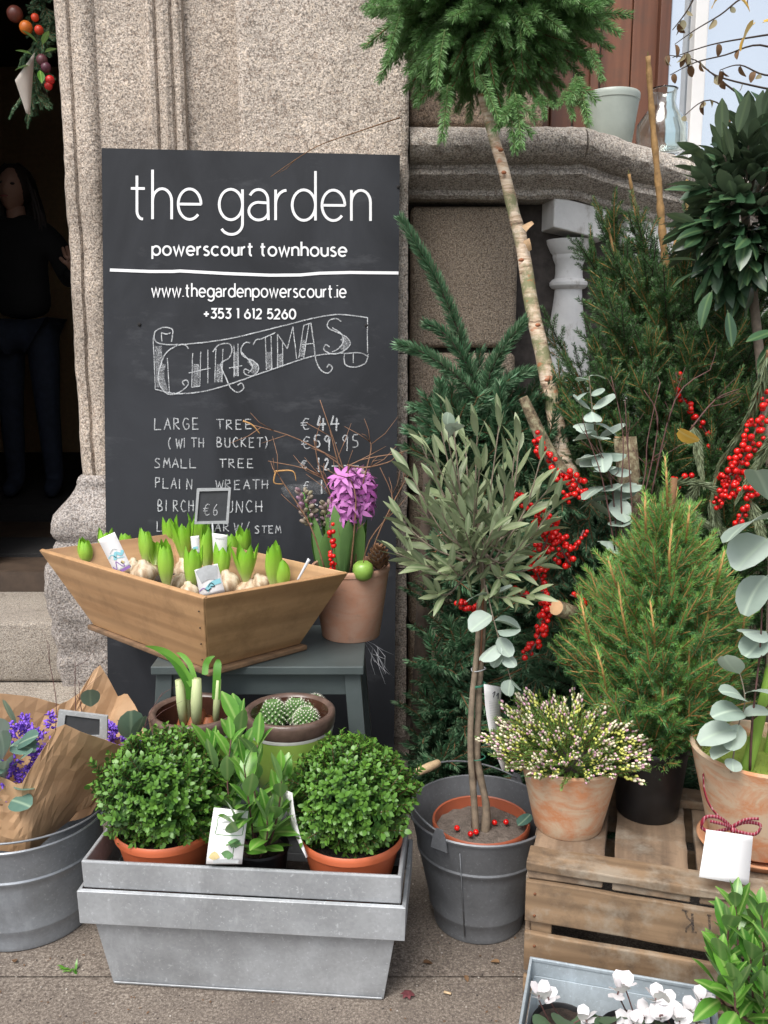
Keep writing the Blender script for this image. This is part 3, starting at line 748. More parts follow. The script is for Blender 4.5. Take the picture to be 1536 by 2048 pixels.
CRW2 = wood('crate_wood_tops', (.15,.10,.065), (.31,.22,.145), 1, 11, .8, .75, (.07,.05,.035), patch=(.30,.27,.22))
GREENG = N('green_glaze'); GREENG.col(GREENG.mix(GREENG.ramp(GREENG.noise(8,5,.6),[(.3,0),(.7,1)]), (.22,.36,.06), (.34,.47,.11))); GREENG.rough(.22); GREENG.bump(GREENG.noise(60,3),.1,.001); GREENG = GREENG.m
BRGL = plain('brown_glaze', (.115,.075,.06), .3, .35, 30); BRIN = plain('brown_glaze_inside', (.055,.022,.014), .25, .3, 20)
WGL = plain('pale_glaze_drip', (.55,.56,.52), .3, .1, 30)
KRAFT = N('kraft_paper'); f_ = KRAFT.noise(9, 5, .65)
KRAFT.col(KRAFT.mix(KRAFT.ramp(f_, [(.3, 0), (.7, 1)]), (.42,.25,.13), (.55,.36,.21))); KRAFT.rough(.62); KRAFT.bump(KRAFT.math('ADD', KRAFT.noise(22, 4, .6, None, .6), KRAFT.math('MULTIPLY', KRAFT.noise(500, 2), .1)), .3, .004)
tr_ = KRAFT.n('BsdfTranslucent'); tr_.inputs[0].default_value = (.45,.27,.13,1); mx_ = KRAFT.n('MixShader'); mx_.inputs[0].default_value = .18
KRAFT.l(KRAFT.b.outputs[0], mx_.inputs[1]); KRAFT.l(tr_.outputs[0], mx_.inputs[2]); KRAFT.l(mx_.outputs[0], KRAFT.o.inputs[0]); KRAFT = KRAFT.m
CARD = plain('white_card', (.74,.73,.73), .6, .03, 6)
INK = plain('stencil_ink', (.05,.045,.045), .8, .3, 40)
FRAMEZ = zincm('tag_frame_zinc', (.45,.47,.48), .8, .45, .3)
SLATE = plain('tag_slate', (.035,.038,.042), .7, .2, 30)

# =====================================================================
# FOLIAGE SPRIGS (meshes shared by many parts)
# =====================================================================
def sm(mb, name, mats): return mb.mesh(name, mats, True)
def needles(mb, pts, n, ln, wd, fwd=.55, mode='round', flat=.35, mat=1, taper=True, bare=0.0):
    """n needles along a polyline; fwd: how far they lean towards the tip"""
    P = [Vector(p) for p in pts]; cum = [0]
    for i in range(1, len(P)): cum.append(cum[-1]+(P[i]-P[i-1]).length)
    L = cum[-1]
    for q in range(n):
        s_ = L*(bare+(1-bare)*(q+U(0, 1))/n); i = 0
        while i < len(P)-2 and cum[i+1] < s_: i += 1
        t = (P[i+1]-P[i]).normalized(); p = P[i]+t*(s_-cum[i])
        x = t.cross(Vector((0,1,0)))
        if x.length < .1: x = Vector((1,0,0))
        x.normalize(); y = x.cross(t)
        if mode == 'round': a = U(0, 2*math.pi); o = x*math.cos(a)+y*math.sin(a)
        elif mode == 'brush': a = U(-.35, math.pi+.35); o = x*math.cos(a)-y*math.sin(a)*.9
        else: a = rnd.choice((0, math.pi))+U(-.6, .6); o = x*math.cos(a)+y*math.sin(a)*flat+y*.0
        f = s_/L; d = (o*(1-fwd*(.6+.5*f))+t*(fwd+.45*f)).normalized()
        l = ln*U(.75, 1.1)*(1-.35*max(0, f-.75)*4*.5 if taper else 1)
        sd_ = d.cross(Vector((U(-1,1),U(-1,1),U(-1,1)))).normalized()*wd*.5
        mb.mat = mat; b = len(mb.v); m_ = p+d*l*.55-y*.06*l*0; e = p+d*l+t*l*.12
        for v in (p, m_+sd_, e, m_-sd_): mb.v.append((v.x,v.y,v.z))
        mb.face((b, b+1, b+2, b+3))
def bent(L, bx=0, by=0, n=5):
    return [Vector((bx*(i/n)**2*L, by*(i/n)**2*L, L*i/n)) for i in range(n+1)]
def off(pts, base, d, roll=0):
    q = aim(d, roll); return [base+q@p for p in pts]
def fir_spray(L, ln, wd, nn, side, stemr=.0018, mode='flat', fwd=.5, droop=0, mats=None, name='fir_sprig', spread=.75, flat=.4, sl=.55):
    mb = MB(); main = bent(L, U(-.1,.1), droop); mb.mat = 0; mb.tube(main, [stemr*1.3]+[stemr]*(len(main)-2)+[stemr*.5], 4, False)
    needles(mb, main, nn, ln, wd, fwd, mode, flat)
    for i in range(side):
        f = .12+.7*i/max(1, side); p = main[0].lerp(main[-1], f)+Vector((0, droop*f*f*L*.0, 0))
        idx = min(len(main)-2, int(f*(len(main)-1))); p = main[idx].lerp(main[idx+1], f*(len(main)-1)-idx)
        for sg in (-1, 1):
            l2 = L*sl*(1-f*.75)*U(.8, 1.15)
            br = [p+Vector((sg*spread*l2*t, U(-.05,.05)*l2+droop*l2*t*t, l2*t*.85)) for t in (0, .35, .7, 1)]
            mb.mat = 0; mb.tube(br, [stemr*.8]*3+[stemr*.4], 4, False)
            needles(mb, br, int(nn*l2/L*1.05), ln*.95, wd, fwd, mode, flat)
    return sm(mb, name, mats)
NOB = [fir_spray(.17, .026, .0030, 210, 2, mode='brush', fwd=.42, droop=U(-.3,.3), mats=[BROWNT, NOBLEB], name='fir_sprig') for _ in range(4)]
NOBB = [fir_spray(.26, .024, .0028, 330, 0, stemr=.003, mode='brush', fwd=.4, droop=d_, mats=[DARKBARK, NOBLE], name='noble_fir_branch') for d_ in (-.12, .12, .2)]
WR = [fir_spray(.14, .023, .0021, 330, sd_, mode='round', fwd=.34, droop=-.02, mats=[GREENT, WREATHN], name='wreath_sprig', sl=.6, spread=.6) for sd_ in (0, 0, 1, 1)]
SPR = [fir_spray(.22, .018, .0023, 330, 2, stemr=.0021, mode='round', fwd=.25, droop=U(-.2,.1), mats=[ORANGET, SPRUCEN], name='spruce_twig', spread=.6) for _ in range(4)]
DWF = [fir_spray(.13, .016, .0013, 170, 2, stemr=.0017, mode='round', fwd=.35, droop=U(-.1,.15), mats=[ORANGET, DWARFN], name='conifer_sprig', spread=.5, sl=.45) for _ in range(4)]
WIL = [fir_spray(.2, .022, .0022, 260, 0, stemr=.0022, mode='brush', fwd=.8, droop=-.3, mats=[BROWNT, WILT], name='wilted_sprig') for _ in range(3)]
def leafmesh(L, W, segs=5, curve=.15, fold=.15, shape=None, name='leaf', mat=None, stalk=.0, thick=0):
    mb = MB(); mb.blade(Vector((0,0,stalk)), Vector((0,0,1)), Vector((0,1,0)), L, W, segs, curve, fold, shape, True)
    if stalk: mb.tube([(0,0,0),(0,0,stalk)], .0007, 4, False)
    return sm(mb, name, mat)
lance = lambda t: math.sin(math.pi*min(1, max(0.0, .04+t*.95)))**.75
oval = lambda t: max(.0, math.sin(math.pi*min(1, .06+t*.93)))**.55
roundl = lambda t: math.sqrt(max(0, 1-(2*t*.98-1)**2)) if 0 < t else .15
OL = [leafmesh(.060, .0155, 4, c_, .25, lance, 'leaf', OLIVEL, .003) for c_ in (-.1, .12, .3)]
BL = [leafmesh(.075, .030, 5, c_, .2, lance, 'leaf', BAYL, .006) for c_ in (.05, .2, .4)]
LL = [leafmesh(.066, .031, 5, c_, .2, lance, 'leaf', LAUR, .005) for c_ in (-.05, .15, .35)]
ER = [leafmesh(.052, .05, 6, c_, f_, roundl, 'leaf', EUC, .003) for c_, f_ in ((-.35,.3), (.15,.45), (.5,.1), (.1,-.35))]
ERD = [leafmesh(.058, .046, 6, c_, .12, roundl, 'leaf', EUCD, .003) for c_ in (-.1, .15)]
def box_sprig():
    mb = MB(); mb.mat = 0; mb.tube([(0,0,0),(0,0,.045)], .0009, 4, False); mb.mat = 1
    for i in range(7):
        z = .008+.0058*i
        for sg in (0, 1):
            a = i*math.pi/2+sg*math.pi+U(-.3,.3); o = Vector((math.cos(a), math.sin(a), 0)); up = .55+.09*i
            mb.blade(Vector((0,0,z)), o+Vector((0,0,up)), Vector((0,0,1))-o*.3, U(.012,.0155), .0085, 3, .15, .2, oval)
    return sm(mb, 'box_sprig', [BROWNT, BOXL])
BXS = [box_sprig() for _ in range(4)]
def heather_sprig(fl):
    mb = MB(); L = .085; main = bent(L, U(-.2,.2), U(-.2,.2), 4); mb.mat = 0; mb.tube(main, .0009, 4, False)
    needles(mb, main, 150, .0085, .0015, .35, 'round', mat=1)
    for i in range(int(11*fl)):
        f = .5+.5*i/(11*fl); idx = min(3, int(f*4)); p = main[idx].lerp(main[idx+1], f*4-idx); d = rdir(); d.z = abs(d.z)*.3
        mb.mat = rnd.choice((2,2,2,3)) if f < .8 else rnd.choice((3,3,4)); mb.ball(p+d*.0065, .0031, 5, 3, (1,1,1.5))
    mb.mat = 1; return sm(mb, 'heather_sprig', [BROWNT, HEATHL, plain('heather_bud', (.58,.60,.14), .6, .25, 80), plain('heather_white', (.72,.66,.48), .6, .1, 80), plain('heather_pink', (.58,.33,.42), .6, .2, 80)])
HTS = [heather_sprig(f) for f in (1.3, 1, .6, .1)]
mb = MB(); mb.ball((0,0,0), .0072, 10, 7); mb.mat = 1; mb.ball((0,0,.0070), .0012, 5, 3); BER = sm(mb, 'berry', [BERRY, DARKBARK])
# =====================================================================
# STOOL, TRUG, BULBS, HYACINTH POT
# =====================================================================
def bar(mb, a, b, wx, wy):
    """slanted post of rectangular section between two points"""
    a, b = Vector(a), Vector(b); h = [(-wx/2,-wy/2),(wx/2,-wy/2),(wx/2,wy/2),(-wx/2,wy/2)]
    mb.hexa([(a.x+x, a.y+y, a.z) for x, y in h], [(b.x+x, b.y+y, b.z) for x, y in h])
SZ = .56
sx0, sx1, sy0, sy1 = -.598, -.052, 2.20, 2.56
st = thing('step_stool', (-.32, 2.3, 0), 'dark grey painted wooden step stool carrying the wooden tray and a terracotta pot', 'step stool')
mb = MB(); mb.box(((sx0+sx1)/2, (sy0+sy1)/2, SZ-.0115), (sx1-sx0, sy1-sy0, .023)); part('seat', mb, STOOLM, st, bevel=.003, smooth=False)
mb = MB(); mb.box(((sx0+sx1)/2, sy0+.035, SZ-.055), (sx1-sx0-.075, .018, .062)); part('front_rail', mb, STOOLM, st, bevel=.002, smooth=False)
mb = MB(); mb.box(((sx0+sx1)/2, sy1-.035, SZ-.055), (sx1-sx0-.075, .018, .062)); part('back_rail', mb, STOOLM, st, bevel=.002, smooth=False)
for s_, xx in ((-1, sx0+.03), (1, sx1-.03)):
    for yy, yb in ((sy0+.032, sy0-.0), (sy1-.035, sy1+.03)):
        mb = MB(); bar(mb, (xx+s_*.04, yb, 0), (xx, yy, SZ-.024), .042, .03); part('leg', mb, STOOLM, st, bevel=.002, smooth=False)
    mb = MB(); mb.box((xx, (sy0+sy1)/2, SZ-.055), (.02, sy1-sy0-.10, .062)); part('side_rail', mb, STOOLM, st, bevel=.002, smooth=False)
    mb = MB(); bar(mb, (xx+s_*.055, 1.985, 0), (xx+s_*.03, 1.99, .276), .03, .03); part('leg', mb, STOOLM, st, bevel=.002, smooth=False)
    mb = MB(); mb.box((xx+s_*.018, 2.10, .262), (.02, .22, .028)); part('side_rail', mb, STOOLM, st, bevel=.002, smooth=False)
mb = MB(); mb.box(((sx0+sx1)/2, 2.075, .288), (sx1-sx0, .235, .022)); part('lower_step', mb, STOOLM, st, bevel=.003, smooth=False)

# wooden flared tray
tb = [AZ(415,1338,SZ+.016), AZ(600,1288,SZ+.016)]; 
F0, R0, L0 = tb[0], tb[1], AZ(187,1250,SZ+.016); B0 = R0+L0-F0
zt_ = .785
F1, R1, L1 = AZ(406,1197,zt_), AZ(697,1146,zt_), AZ(78,1101,zt_); B1 = R1+L1-F1; B1.y = min(B1.y, 2.83)
trug = thing('wooden_tray', ((F0.x+B0.x)/2, (F0.y+B0.y)/2, SZ+.0), 'square flared wooden tray filled with sprouting bulbs, set cornerwise on the grey stool', 'wooden tray')
def panel(a0, b0, b1, a1, th, inward, name, m):
    iw = Vector(inward).normalized()*th; mb = MB()
    # local frame along the board so that the grain follows it
    ux = (b1-a1).normalized(); nz = (iw).normalized(); uz = ux.cross(nz); uz.normalize(); uz = uz if uz.z > 0 else -uz; ny = uz.cross(ux)
    Mx = Matrix((ux, ny, uz)).transposed(); o = (a0+b0+a1+b1)/4; I = Mx.inverted()
    pts = [a0, b0, b0+iw*1.0, a0+iw*1.0, a1, b1, b1+iw, a1+iw]
    q = [I@(p-o) for p in pts]
    sf = lambda a, b, c, d, nu, nv: mb.grid(lambda u, v: a.lerp(b, u).lerp(d.lerp(c, u), v), nu, nv)
    sf(q[0], q[1], q[5], q[4], 10, 10); sf(q[2], q[3], q[7], q[6], 10, 10); sf(q[3], q[2], q[1], q[0], 10, 1); sf(q[4], q[5], q[6], q[7], 10, 1); sf(q[1], q[2], q[6], q[5], 1, 10); sf(q[3], q[0], q[4], q[7], 1, 10)
    me = mb.mesh(name, m, True, weld=True); me.set_sharp_from_angle(angle=R(40)); ob = bpy.data.objects.new(name, me); COL.objects.link(ob); ob.parent = trug
    ob.location = o-wloc(trug); ob.rotation_mode = 'QUATERNION'; ob.rotation_quaternion = Mx.to_quaternion()
    b = ob.modifiers.new('bevel', 'BEVEL'); b.width = .002; b.segments = 2; b.limit_method = 'ANGLE'; b.angle_limit = R(40); return ob
cen = (F0+R0+L0+B0+F1+R1+L1+B1)/8
sh = (R1-F1).normalized()*.004
panel(F0+sh, R0, R1, F1+sh, .012, (L1-F1)+Vector((0,0,.2)), 'side_board', TRUG0)
panel(L0, F0, F1, L1, .012, (R1-F1)+Vector((0,0,.2)), 'side_board', TRUG0)
panel(B0, L0, L1, B1, .012, (F1-L1)+Vector((0,0,.2)), 'side_board', TRUGIN)
panel(R0, B0, B1, R1, .012, (L1-R1)+Vector((0,0,.2)), 'side_board', TRUGIN)
# base board a little larger, dark and worn
def grow(p, c, f): return c+(p-c)*f
cb = (F0+R0+L0+B0)/4; e_ = [grow(p, cb, 1.07) for p in (F0, R0, B0, L0)]
mb = MB(); mb.hexa([(p.x,p.y,SZ+.001) for p in e_], [(p.x,p.y,SZ+.0155) for p in e_]); part('base_board', mb, TRUGD, trug, bevel=.004, smooth=False)
for i in range(4):                                # nail heads by the corner
    f = .12+.23*i; p = F0.lerp(F1, f)+(L0-F0).normalized()*.018; mb = MB(); mb.ball(p-Vector((.001,.002,0)), .0022, 6, 4); part('nail', mb, DARKBARK, trug)
# soil fill
zs_ = .69
def tl(p0, p1, z): return p0+(p1-p0)*((z-p0.z)/(p1.z-p0.z))
sq = [grow(tl(a, b, zs_), Vector((cen.x, cen.y, zs_)), .965) for a, b in ((F0,F1),(R0,R1),(B0,B1),(L0,L1))]
mb = MB()
def fns(u, v):
    a = sq[0].lerp(sq[1], u); b = sq[3].lerp(sq[2], u); p = a.lerp(b, v); p.z += .012*noise.noise(p*40); return p
mb.grid(fns, 30, 30); part('soil', mb, SOIL, trug)
# bulbs
BULBM = N('bulb_skin'); f_ = BULBM.noise(60, 4, .6, BULBM.coord((1,1,.15)))
BULBM.col(BULBM.ramp(f_, [(.3, (.24,.13,.06)), (.5, (.52,.40,.27)), (.68, (.72,.62,.48))])); BULBM.rough(.6); BULBM.bump(f_, .4, .002); BULBM = BULBM.m
HYA2 = N('young_shoot'); sp_ = HYA2.n('SeparateXYZ'); HYA2.l(HYA2.coord(), sp_.inputs[0])
c_ = HYA2.ramp(sp_.outputs[2], [(.0, (.62,.68,.30)), (.03, (.42,.64,.10)), (.075, (.24,.52,.035)), (.115, (.12,.33,.04))])
HYA2.col(HYA2.mix(.25, c_, HYA2.ramp(HYA2.noise(60, 3, .5, HYA2.coord((1,1,.1))), [(.3, .55), (.7, 1.3)]), 'MULTIPLY')); HYA2.rough(.33)
tr_ = HYA2.n('BsdfTranslucent'); HYA2.l(c_, tr_.inputs[0]); mx_ = HYA2.n('MixShader'); mx_.inputs[0].default_value = .25
HYA2.l(HYA2.b.outputs[0], mx_.inputs[1]); HYA2.l(tr_.outputs[0], mx_.inputs[2]); HYA2.l(mx_.outputs[0], HYA2.o.inputs[0]); HYA2 = HYA2.m
def shoot_leaf(L, W, ang, lean, open_):
    mb = MB(); o = Vector((math.cos(ang), math.sin(ang), 0)); s = Vector((-o.y, o.x, 0)); seg = 7; b = 0
    for i in range(seg+1):
        t = i/seg; wv = W*(.55+.9*math.sin(math.pi*min(1, t*.9+.05)))*.5 if t < .8 else W*.62*max(.0, (1-t)/.2)**.6*.9
        wv = max(wv, .0006); r = .008+.010*math.sin(math.pi*min(1,t*1.0))*1.1+open_*t*t*L
        c = o*r+Vector((0, 0, L*t))+Vector((lean*t*t*L, 0, 0))
        for q in (-1, -.5, 0, .5, 1):
            p = c+s*(wv*q)-o*(abs(q)**2*wv*.55); mb.v.append((p.x,p.y,p.z))
    for i in range(seg):
        for q in range(4):
            a = i*5+q; mb.face((a, a+1, a+6, a+5))
    return mb.mesh('leaf', HYA2, True)
SHL = [[shoot_leaf(.100*U(.75,1.12), .020, ang, 0, op*U(.4,1.3)) for ang in (0.3, 1.4, 2.4, 3.5, 4.5, 5.6)] for op in (.05, .14, .24)]
mb = MB(); mb.lathe([(0,-.030),(.012,-.029),(.026,-.018),(.033,-.002),(.031,.012),(.022,.023),(.012,.030),(.009,.038),(0,.040)], (0,0,0), 18); BULB = mb.mesh('bulb', BULBM, True)
bulbs = [ # base px, base py, height scale, open, label
 (172,1128,.78,0,'green bulb shoot standing alone in the left corner of the wooden tray'),
 (212,1112,.80,1,'bulb shoot behind the tilted plant label at the left of the wooden tray'),
 (252,1104,.62,0,'short bulb shoot just right of the tilted label, near the tray back'),
 (294,1124,1.0,0,'tall narrow shoot above the round pale bulb in the left half of the tray'),
 (333,1168,1.17,0,'tallest broad shoot in the left middle, near the front rim of the tray'),
 (341,1100,1.0,1,'bulb shoot at the back of the tray, left of the small slate price sign'),
 (368,1118,1.0,2,'crowded bulb shoot behind the broad front one, under the slate price sign'),
 (383,1172,1.0,1,'open shoot just left of the grey and blue plant card at the front corner'),
 (414,1136,1.1,1,'upright shoot right above the grey and blue plant card'),
 (441,1157,.92,1,'shoot with its large pale bulb bare, right of the plant card'),
 (466,1125,.85,0,'shoot at the back right, behind the white cards in the tray'),
 (487,1118,.9,1,'shoot at the back of the tray, second from the right'),
 (492,1160,.85,2,'low spreading shoot in the right half, near the front rim of the tray'),
 (548,1170,1.05,1,'paired shoot nearest the right corner of the wooden tray'),
 (398,1092,.9,2,'shoot at the very back, directly below the slate price sign'),
]
for i, (px, py, hs_, op, lb) in enumerate(bulbs):
    p = AZ(px, py, .732); root = thing('hyacinth_bulb', p-Vector((0,0,.036)), lb, 'flower bulb', 'sprouting hyacinth bulbs in the wooden tray')
    bq = Quaternion((U(-1,1),U(-1,1),0), U(0,.3)); inst('bulb', BULB, root, p-Vector((U(-.004,.004), U(0,.008), .036)), bq, U(.95,1.12))
    ln_ = Quaternion((0,0,1), U(0,6.3)); tl_ = Quaternion((U(-1,1),U(-.3,1),0), U(0,.12))
    for m_ in SHL[op]: inst('leaf', m_, root, p-Vector((0,0,.005)), tl_@ln_, (1.12, 1.12, hs_*1.22))
    if i in (3, 13, 5):
        for m_ in SHL[0][:4]: inst('leaf', m_, root, p+Vector((.026,-.004,-.01)), tl_@ln_, (1.1,1.1,hs_*.9))
for (px, py, s_, lb) in ((286,1150,1.15,'large round pale bulb bare of leaves in the left half of the tray'), (357,1168,.9,'bare bulb between two front shoots in the middle of the tray'), (455,1168,1.1,'large bare bulb right of the plant card at the tray front'),
                 (520,1168,.85,'small bare bulb near the right front rim of the tray'), (378,1190,.95,'bare bulb at the very front corner, left of the plant card'), (265,1135,.8,'bare bulb just right of the tilted plant label'), (425,1175,.8,'bulb half hidden behind the grey and blue plant card')):
    p = AZ(px, py, .718); root = thing('hyacinth_bulb', p, lb, 'flower bulb', 'sprouting hyacinth bulbs in the wooden tray'); inst('bulb', BULB, root, p, Quaternion((U(-1,1),U(-1,1),0), U(.1,.5)), s_)

# cards ----------------------------------------------------------------------------
CB = plain('card_blue', (.25,.55,.62), .5, .1, 9); CV = plain('card_violet', (.28,.15,.42), .5, .1, 9); CG = plain('card_grey', (.42,.44,.45), .5, .2, 30); CGR = plain('card_green', (.12,.25,.10), .5, .4, 60); CY = plain('card_yellow', (.62,.5,.25), .5, .3, 60)
def card(px, Y, label, cat='plant label', name='plant_label', art=(), curl=.0, th=.0012, tint=CARD, group=None):
    """px: four corners (bl, br, tr, tl) in order; each (px, py) or with own Y"""
    P = [AY(q[0], q[1], q[2] if len(q) > 2 else Y) for q in px]; bl, br, tr, tl2 = P
    root = thing(name, (bl+br)/2, label, cat, group); nrm = (br-bl).cross(tl2-bl).normalized()
    if nrm.y > 0: nrm = -nrm
    def pt(u, v, lift=0): return bl.lerp(br, u).lerp(tl2.lerp(tr, u), v)+nrm*(lift+curl*math.sin(math.pi*v)*1.0)
    mb = MB(); nv = 8
    mb.grid(lambda u, v: pt(u, v), 2, nv); 
    o = part('card', mb, tint, root); sol = o.modifiers.new('solid', 'SOLIDIFY'); sol.thickness = th; sol.offset = 0
    for (m, pts, w_) in art:
        mb = MB(); W_ = (br-bl).length; H_ = (tl2-bl).length
        ribbon(mb, [(a*W_, b*H_) for a, b in smooth(pts)] if len(pts) > 2 else [(a*W_, b*H_) for a, b in pts], w_, lambda x, y: pt(x/W_, y/H_, .0012+th/2)); part('print', mb, m, root, smooth=False)
    return root, pt
Yc = 2.31
wavy = [(CB, [(.35,.35),(.55,.5),(.8,.42),(.97,.5)], .008), (CV, [(.05,.22),(.2,.12),(.35,.3),(.55,.15),(.7,.12),(.6,.25)], .0022), (CB, [(.05,.45),(.3,.5),(.5,.38),(.9,.33)], .0022), (CY, [(.62,.2),(.75,.24)], .009), (CG, [(.25,.55),(.5,.62),(.7,.57)], .0018), (CV, [(.35,.03),(.95,.04)], .008)]
card([(232,1150),(263,1134),(229,1064),(196,1079)], 2.33, 'white plant label with blue and violet swirls leaning at the left of the bulb tray', art=wavy)
card([(401,1195),(450,1184),(435,1127),(389,1140)], 2.15, 'grey and blue plant label at the front corner of the bulb tray', art=[(CG, [(.1,.72),(.5,.8),(.9,.72)], .034), (CB, [(.3,.2),(.6,.38),(.95,.42)], .012), (CV, [(.0,.22),(.2,.3),(.35,.18),(.5,.25)], .0022), (SLATE, [(.4,.3),(.55,.42),(.66,.28),(.5,.3)], .0022)])
card([(427,1115),(453,1110),(455,1070),(424,1066)], 2.46, 'plain white label standing at the back of the bulb tray right of the slate sign', art=[(CG, [(.2,.8),(.8,.8)], .002)])
card([(384,1105),(400,1108),(398,1071),(381,1073)], 2.40, 'small pale label half hidden among the shoots below the slate sign', art=[(CB, [(.2,.3),(.8,.35)], .006)])
card([(592,1162),(596,1163),(621,1120),(616,1116)], 2.28, 'clear plastic label stick leaning at the right inside the bulb tray', tint=plain('clear_label', (.6,.62,.64), .25, .05, 5))
# slate price tag
def slate_tag(corn, Y, label, txt, stick=None, fw=.007, ysize=None):
    P = [AY(a, b, Y) for a, b in corn]; bl, br, tr, tl2 = P
    root = thing('slate_price_tag', (bl+br)/2, label, 'price tag')
    nb = Vector((0, .006, 0)); c = (bl+br+tr+tl2)/4
    mb = MB(); q = [grow(p, c, .9) for p in P]; mb.hexa([p+nb for p in q], [p+nb*.3 for p in q]); part('slate', mb, SLATE, root, smooth=False)
    for a, b in ((bl,br),(br,tr),(tr,tl2),(tl2,bl)):
        a2, b2 = a+(c-a)*(fw*2.9/(a-c).length)*.5, b+(c-b)*(fw*2.9/(b-c).length)*.5; mb = MB(); mb.hexa([x+nb for x in (a, b, b2, a2)], [x-nb*.4 for x in (a, b, b2, a2)]); part('frame_bar', mb, FRAMEZ, root, smooth=False)
    if stick: mb = MB(); mb.tube([AY(*stick[0], Y), AY(*stick[1], Y+.005)], .003, 6); part('stake', mb, FRAMEZ, root)
    return root, P
def tagtext(root, P, s, x0, x1, y0, y1, w_):
    bl, br, tr, tl2 = P
    mb = MB(); n_ = len(s); cw = (x1-x0)/n_
    W_ = (br-bl).length; H_ = (tl2-bl).length
    for i, ch in enumerate(s):
        for st_ in CAPS[ch]:
            q = [((x0+(i+p[0]*.8)*cw)*W_, (y0+p[1]*(y1-y0))*H_) for p in st_]
            ribbon(mb, smooth(q, 3), w_, lambda x, y: bl.lerp(br, x/W_).lerp(tl2.lerp(tr, x/W_), y/H_)+Vector((0,-.0006,0)))
    part('chalk_word', mb, CHALK, root, smooth=False)
root, P = slate_tag([(389,1048),(457,1047),(462,976),(394,977)], 2.47, 'small square slate price sign reading six euro, standing in the bulb tray', '', ((425,1046),(428,1100)))
tagtext(root, P, '€6', .25, .78, .25, .55, .0022)

# terracotta pot of hyacinths -------------------------------------------------------
def pot(root, c, r0, r1, h, lip, mat, soilm=SOIL, soilz=.86, lipm=None, th=.008, tilt=None, n=48, wob=0, liph=.0, name='pot', roll=True):
    p = [(0,0),(r0*.97,0),(r0,.003)]
    if lip: p += [(r0+(r1-lip-r0)*.5, (h-liph)*.5), (r1-lip, h-liph), (r1-.001, h-liph+.001), (r1, h-liph*.5), (r1, h-.003)]
    else: p += [(r0+(r1-r0)*t, h*t) for t in (.2, .4, .6, .8, .93)]+[(r1, h-.004)]
    p += [(r1-.002, h), (r1-th*.5, h+.0015), (r1-th, h-.001), (r1-th-.001, h-.012), (r1-th-(r1-r0)*.25, h*.7), (r0-th*.5, .01)]
    mb = MB(); mb.lathe(p, c, n, tilt, wob=wob); o = part(name, mb, mat, root, auto=True)
    if soilm:
        rs = r0+(r1-r0)*soilz-th*.8; mb = MB(); z = h*soilz
        rr = [(rs*(i/6), z+.006*(1-i/6)) for i in range(7)]
        mb.lathe(rr[::-1], c, 32, tilt)
        mb.v = [(x, y, z_+.006*noise.noise(Vector((x*60,y*60,3)))) for x, y, z_ in mb.v]; part('soil', mb, soilm, root)
    return o
hp = Vector((-.094, 2.465, SZ+.0008)); 
pr = thing('terracotta_pot', hp, 'smooth terracotta pot of purple hyacinths standing on the right of the grey stool', 'flower pot')
pot(pr, hp, .082, .111, .205, .003, TERR2, liph=.016, th=.009)
hz = hp.z+.175
FL = {}
for nm, c1, c2 in (('hyacinth_purple', (.38,.07,.34), (.62,.24,.58)), ('hyacinth_bud', (.30,.30,.16), (.36,.20,.30))): FL[nm] = foliage(nm, c1, c2, .5, .2)
def floret(m):
    mb = MB(); mb.lathe([(.0015,0),(.004,.006),(.0038,.012)], (0,0,0), 6)
    for i in range(6):
        a = i*math.pi/3; o = Vector((math.cos(a), math.sin(a), .55)); mb.blade(Vector((0,0,.011)), o, Vector((0,0,1))-o*.3, .019, .0075, 4, .55, .1, lance)
    return mb.mesh('floret', m, True)
FLO = floret(FL['hyacinth_purple'])
mb = MB(); mb.ball((0,0,.006), .0055, 7, 5, (1,1,1.7)); BUD = mb.mesh('bud', FL['hyacinth_bud'], True)
def hyacinth(base, top, label, open_, nleaf, leafl, spread=.35, fl0=.55):
    root = thing('hyacinth', base, label, 'hyacinth'); mb = MB(); mb.tube([base, base.lerp(top, .5)+Vector((.004,0,0)), top], [.006,.006,.003], 8); part('stem', mb, HYAD, root)
    for i in range(nleaf):
        a = i*6.28/nleaf+U(-.3,.3); o = Vector((math.cos(a), math.sin(a), 0)); mb = MB(); d = (Vector((0,0,1))+o*spread*U(.5,1)).normalized()
        mb.blade(base+o*.012, d, -o+Vector((0,0,.2)), leafl*U(.8,1.1), .036, 7, -.08, .35, lambda t: .6+.5*math.sin(math.pi*t*.8) if t < .75 else max(.02, 1.05*((1-t)/.25)**.6), True); part('leaf', mb, HYAD, root)
    n_ = 34
    for i in range(n_):
        f = fl0+(1-fl0)*i/n_; p = base.lerp(top, f); a = i*2.4; o = Vector((math.cos(a), math.sin(a), .25+.5*(f-fl0)/(1-fl0)))
        if open_ and f < .94: inst('floret', FLO, root, p+o*.013, aim(o+rdir()*.3, a), U(1.35,1.85))
        else: inst('bud', BUD, root, p+o*.012, aim(o, a), U(1.0,1.35))
    return root
def hy(px, py, Y): return AY(px, py, Y)
hyacinth(Vector((-.17, 2.52, .70)), hy(606,985,2.50), 'half closed hyacinth with green and dull pink buds, left of the purple one', False, 5, .20, .45, .62)
hyacinth(Vector((-.145, 2.54, hz)), hy(655,1010,2.54), 'hyacinth still in tight green bud between two others in the terracotta pot', False, 4, .17, .3, .62)
hyacinth(Vector((-.115, 2.43, hz)), hy(690,950,2.43), 'hyacinth in full purple bloom in the middle of the terracotta pot', True, 6, .20, .3, .55)
hyacinth(Vector((-.075, 2.47, hz)), hy(722,948,2.47), 'purple hyacinth with its florets opening, rightmost in the terracotta pot', True, 4, .18, .3, .62)
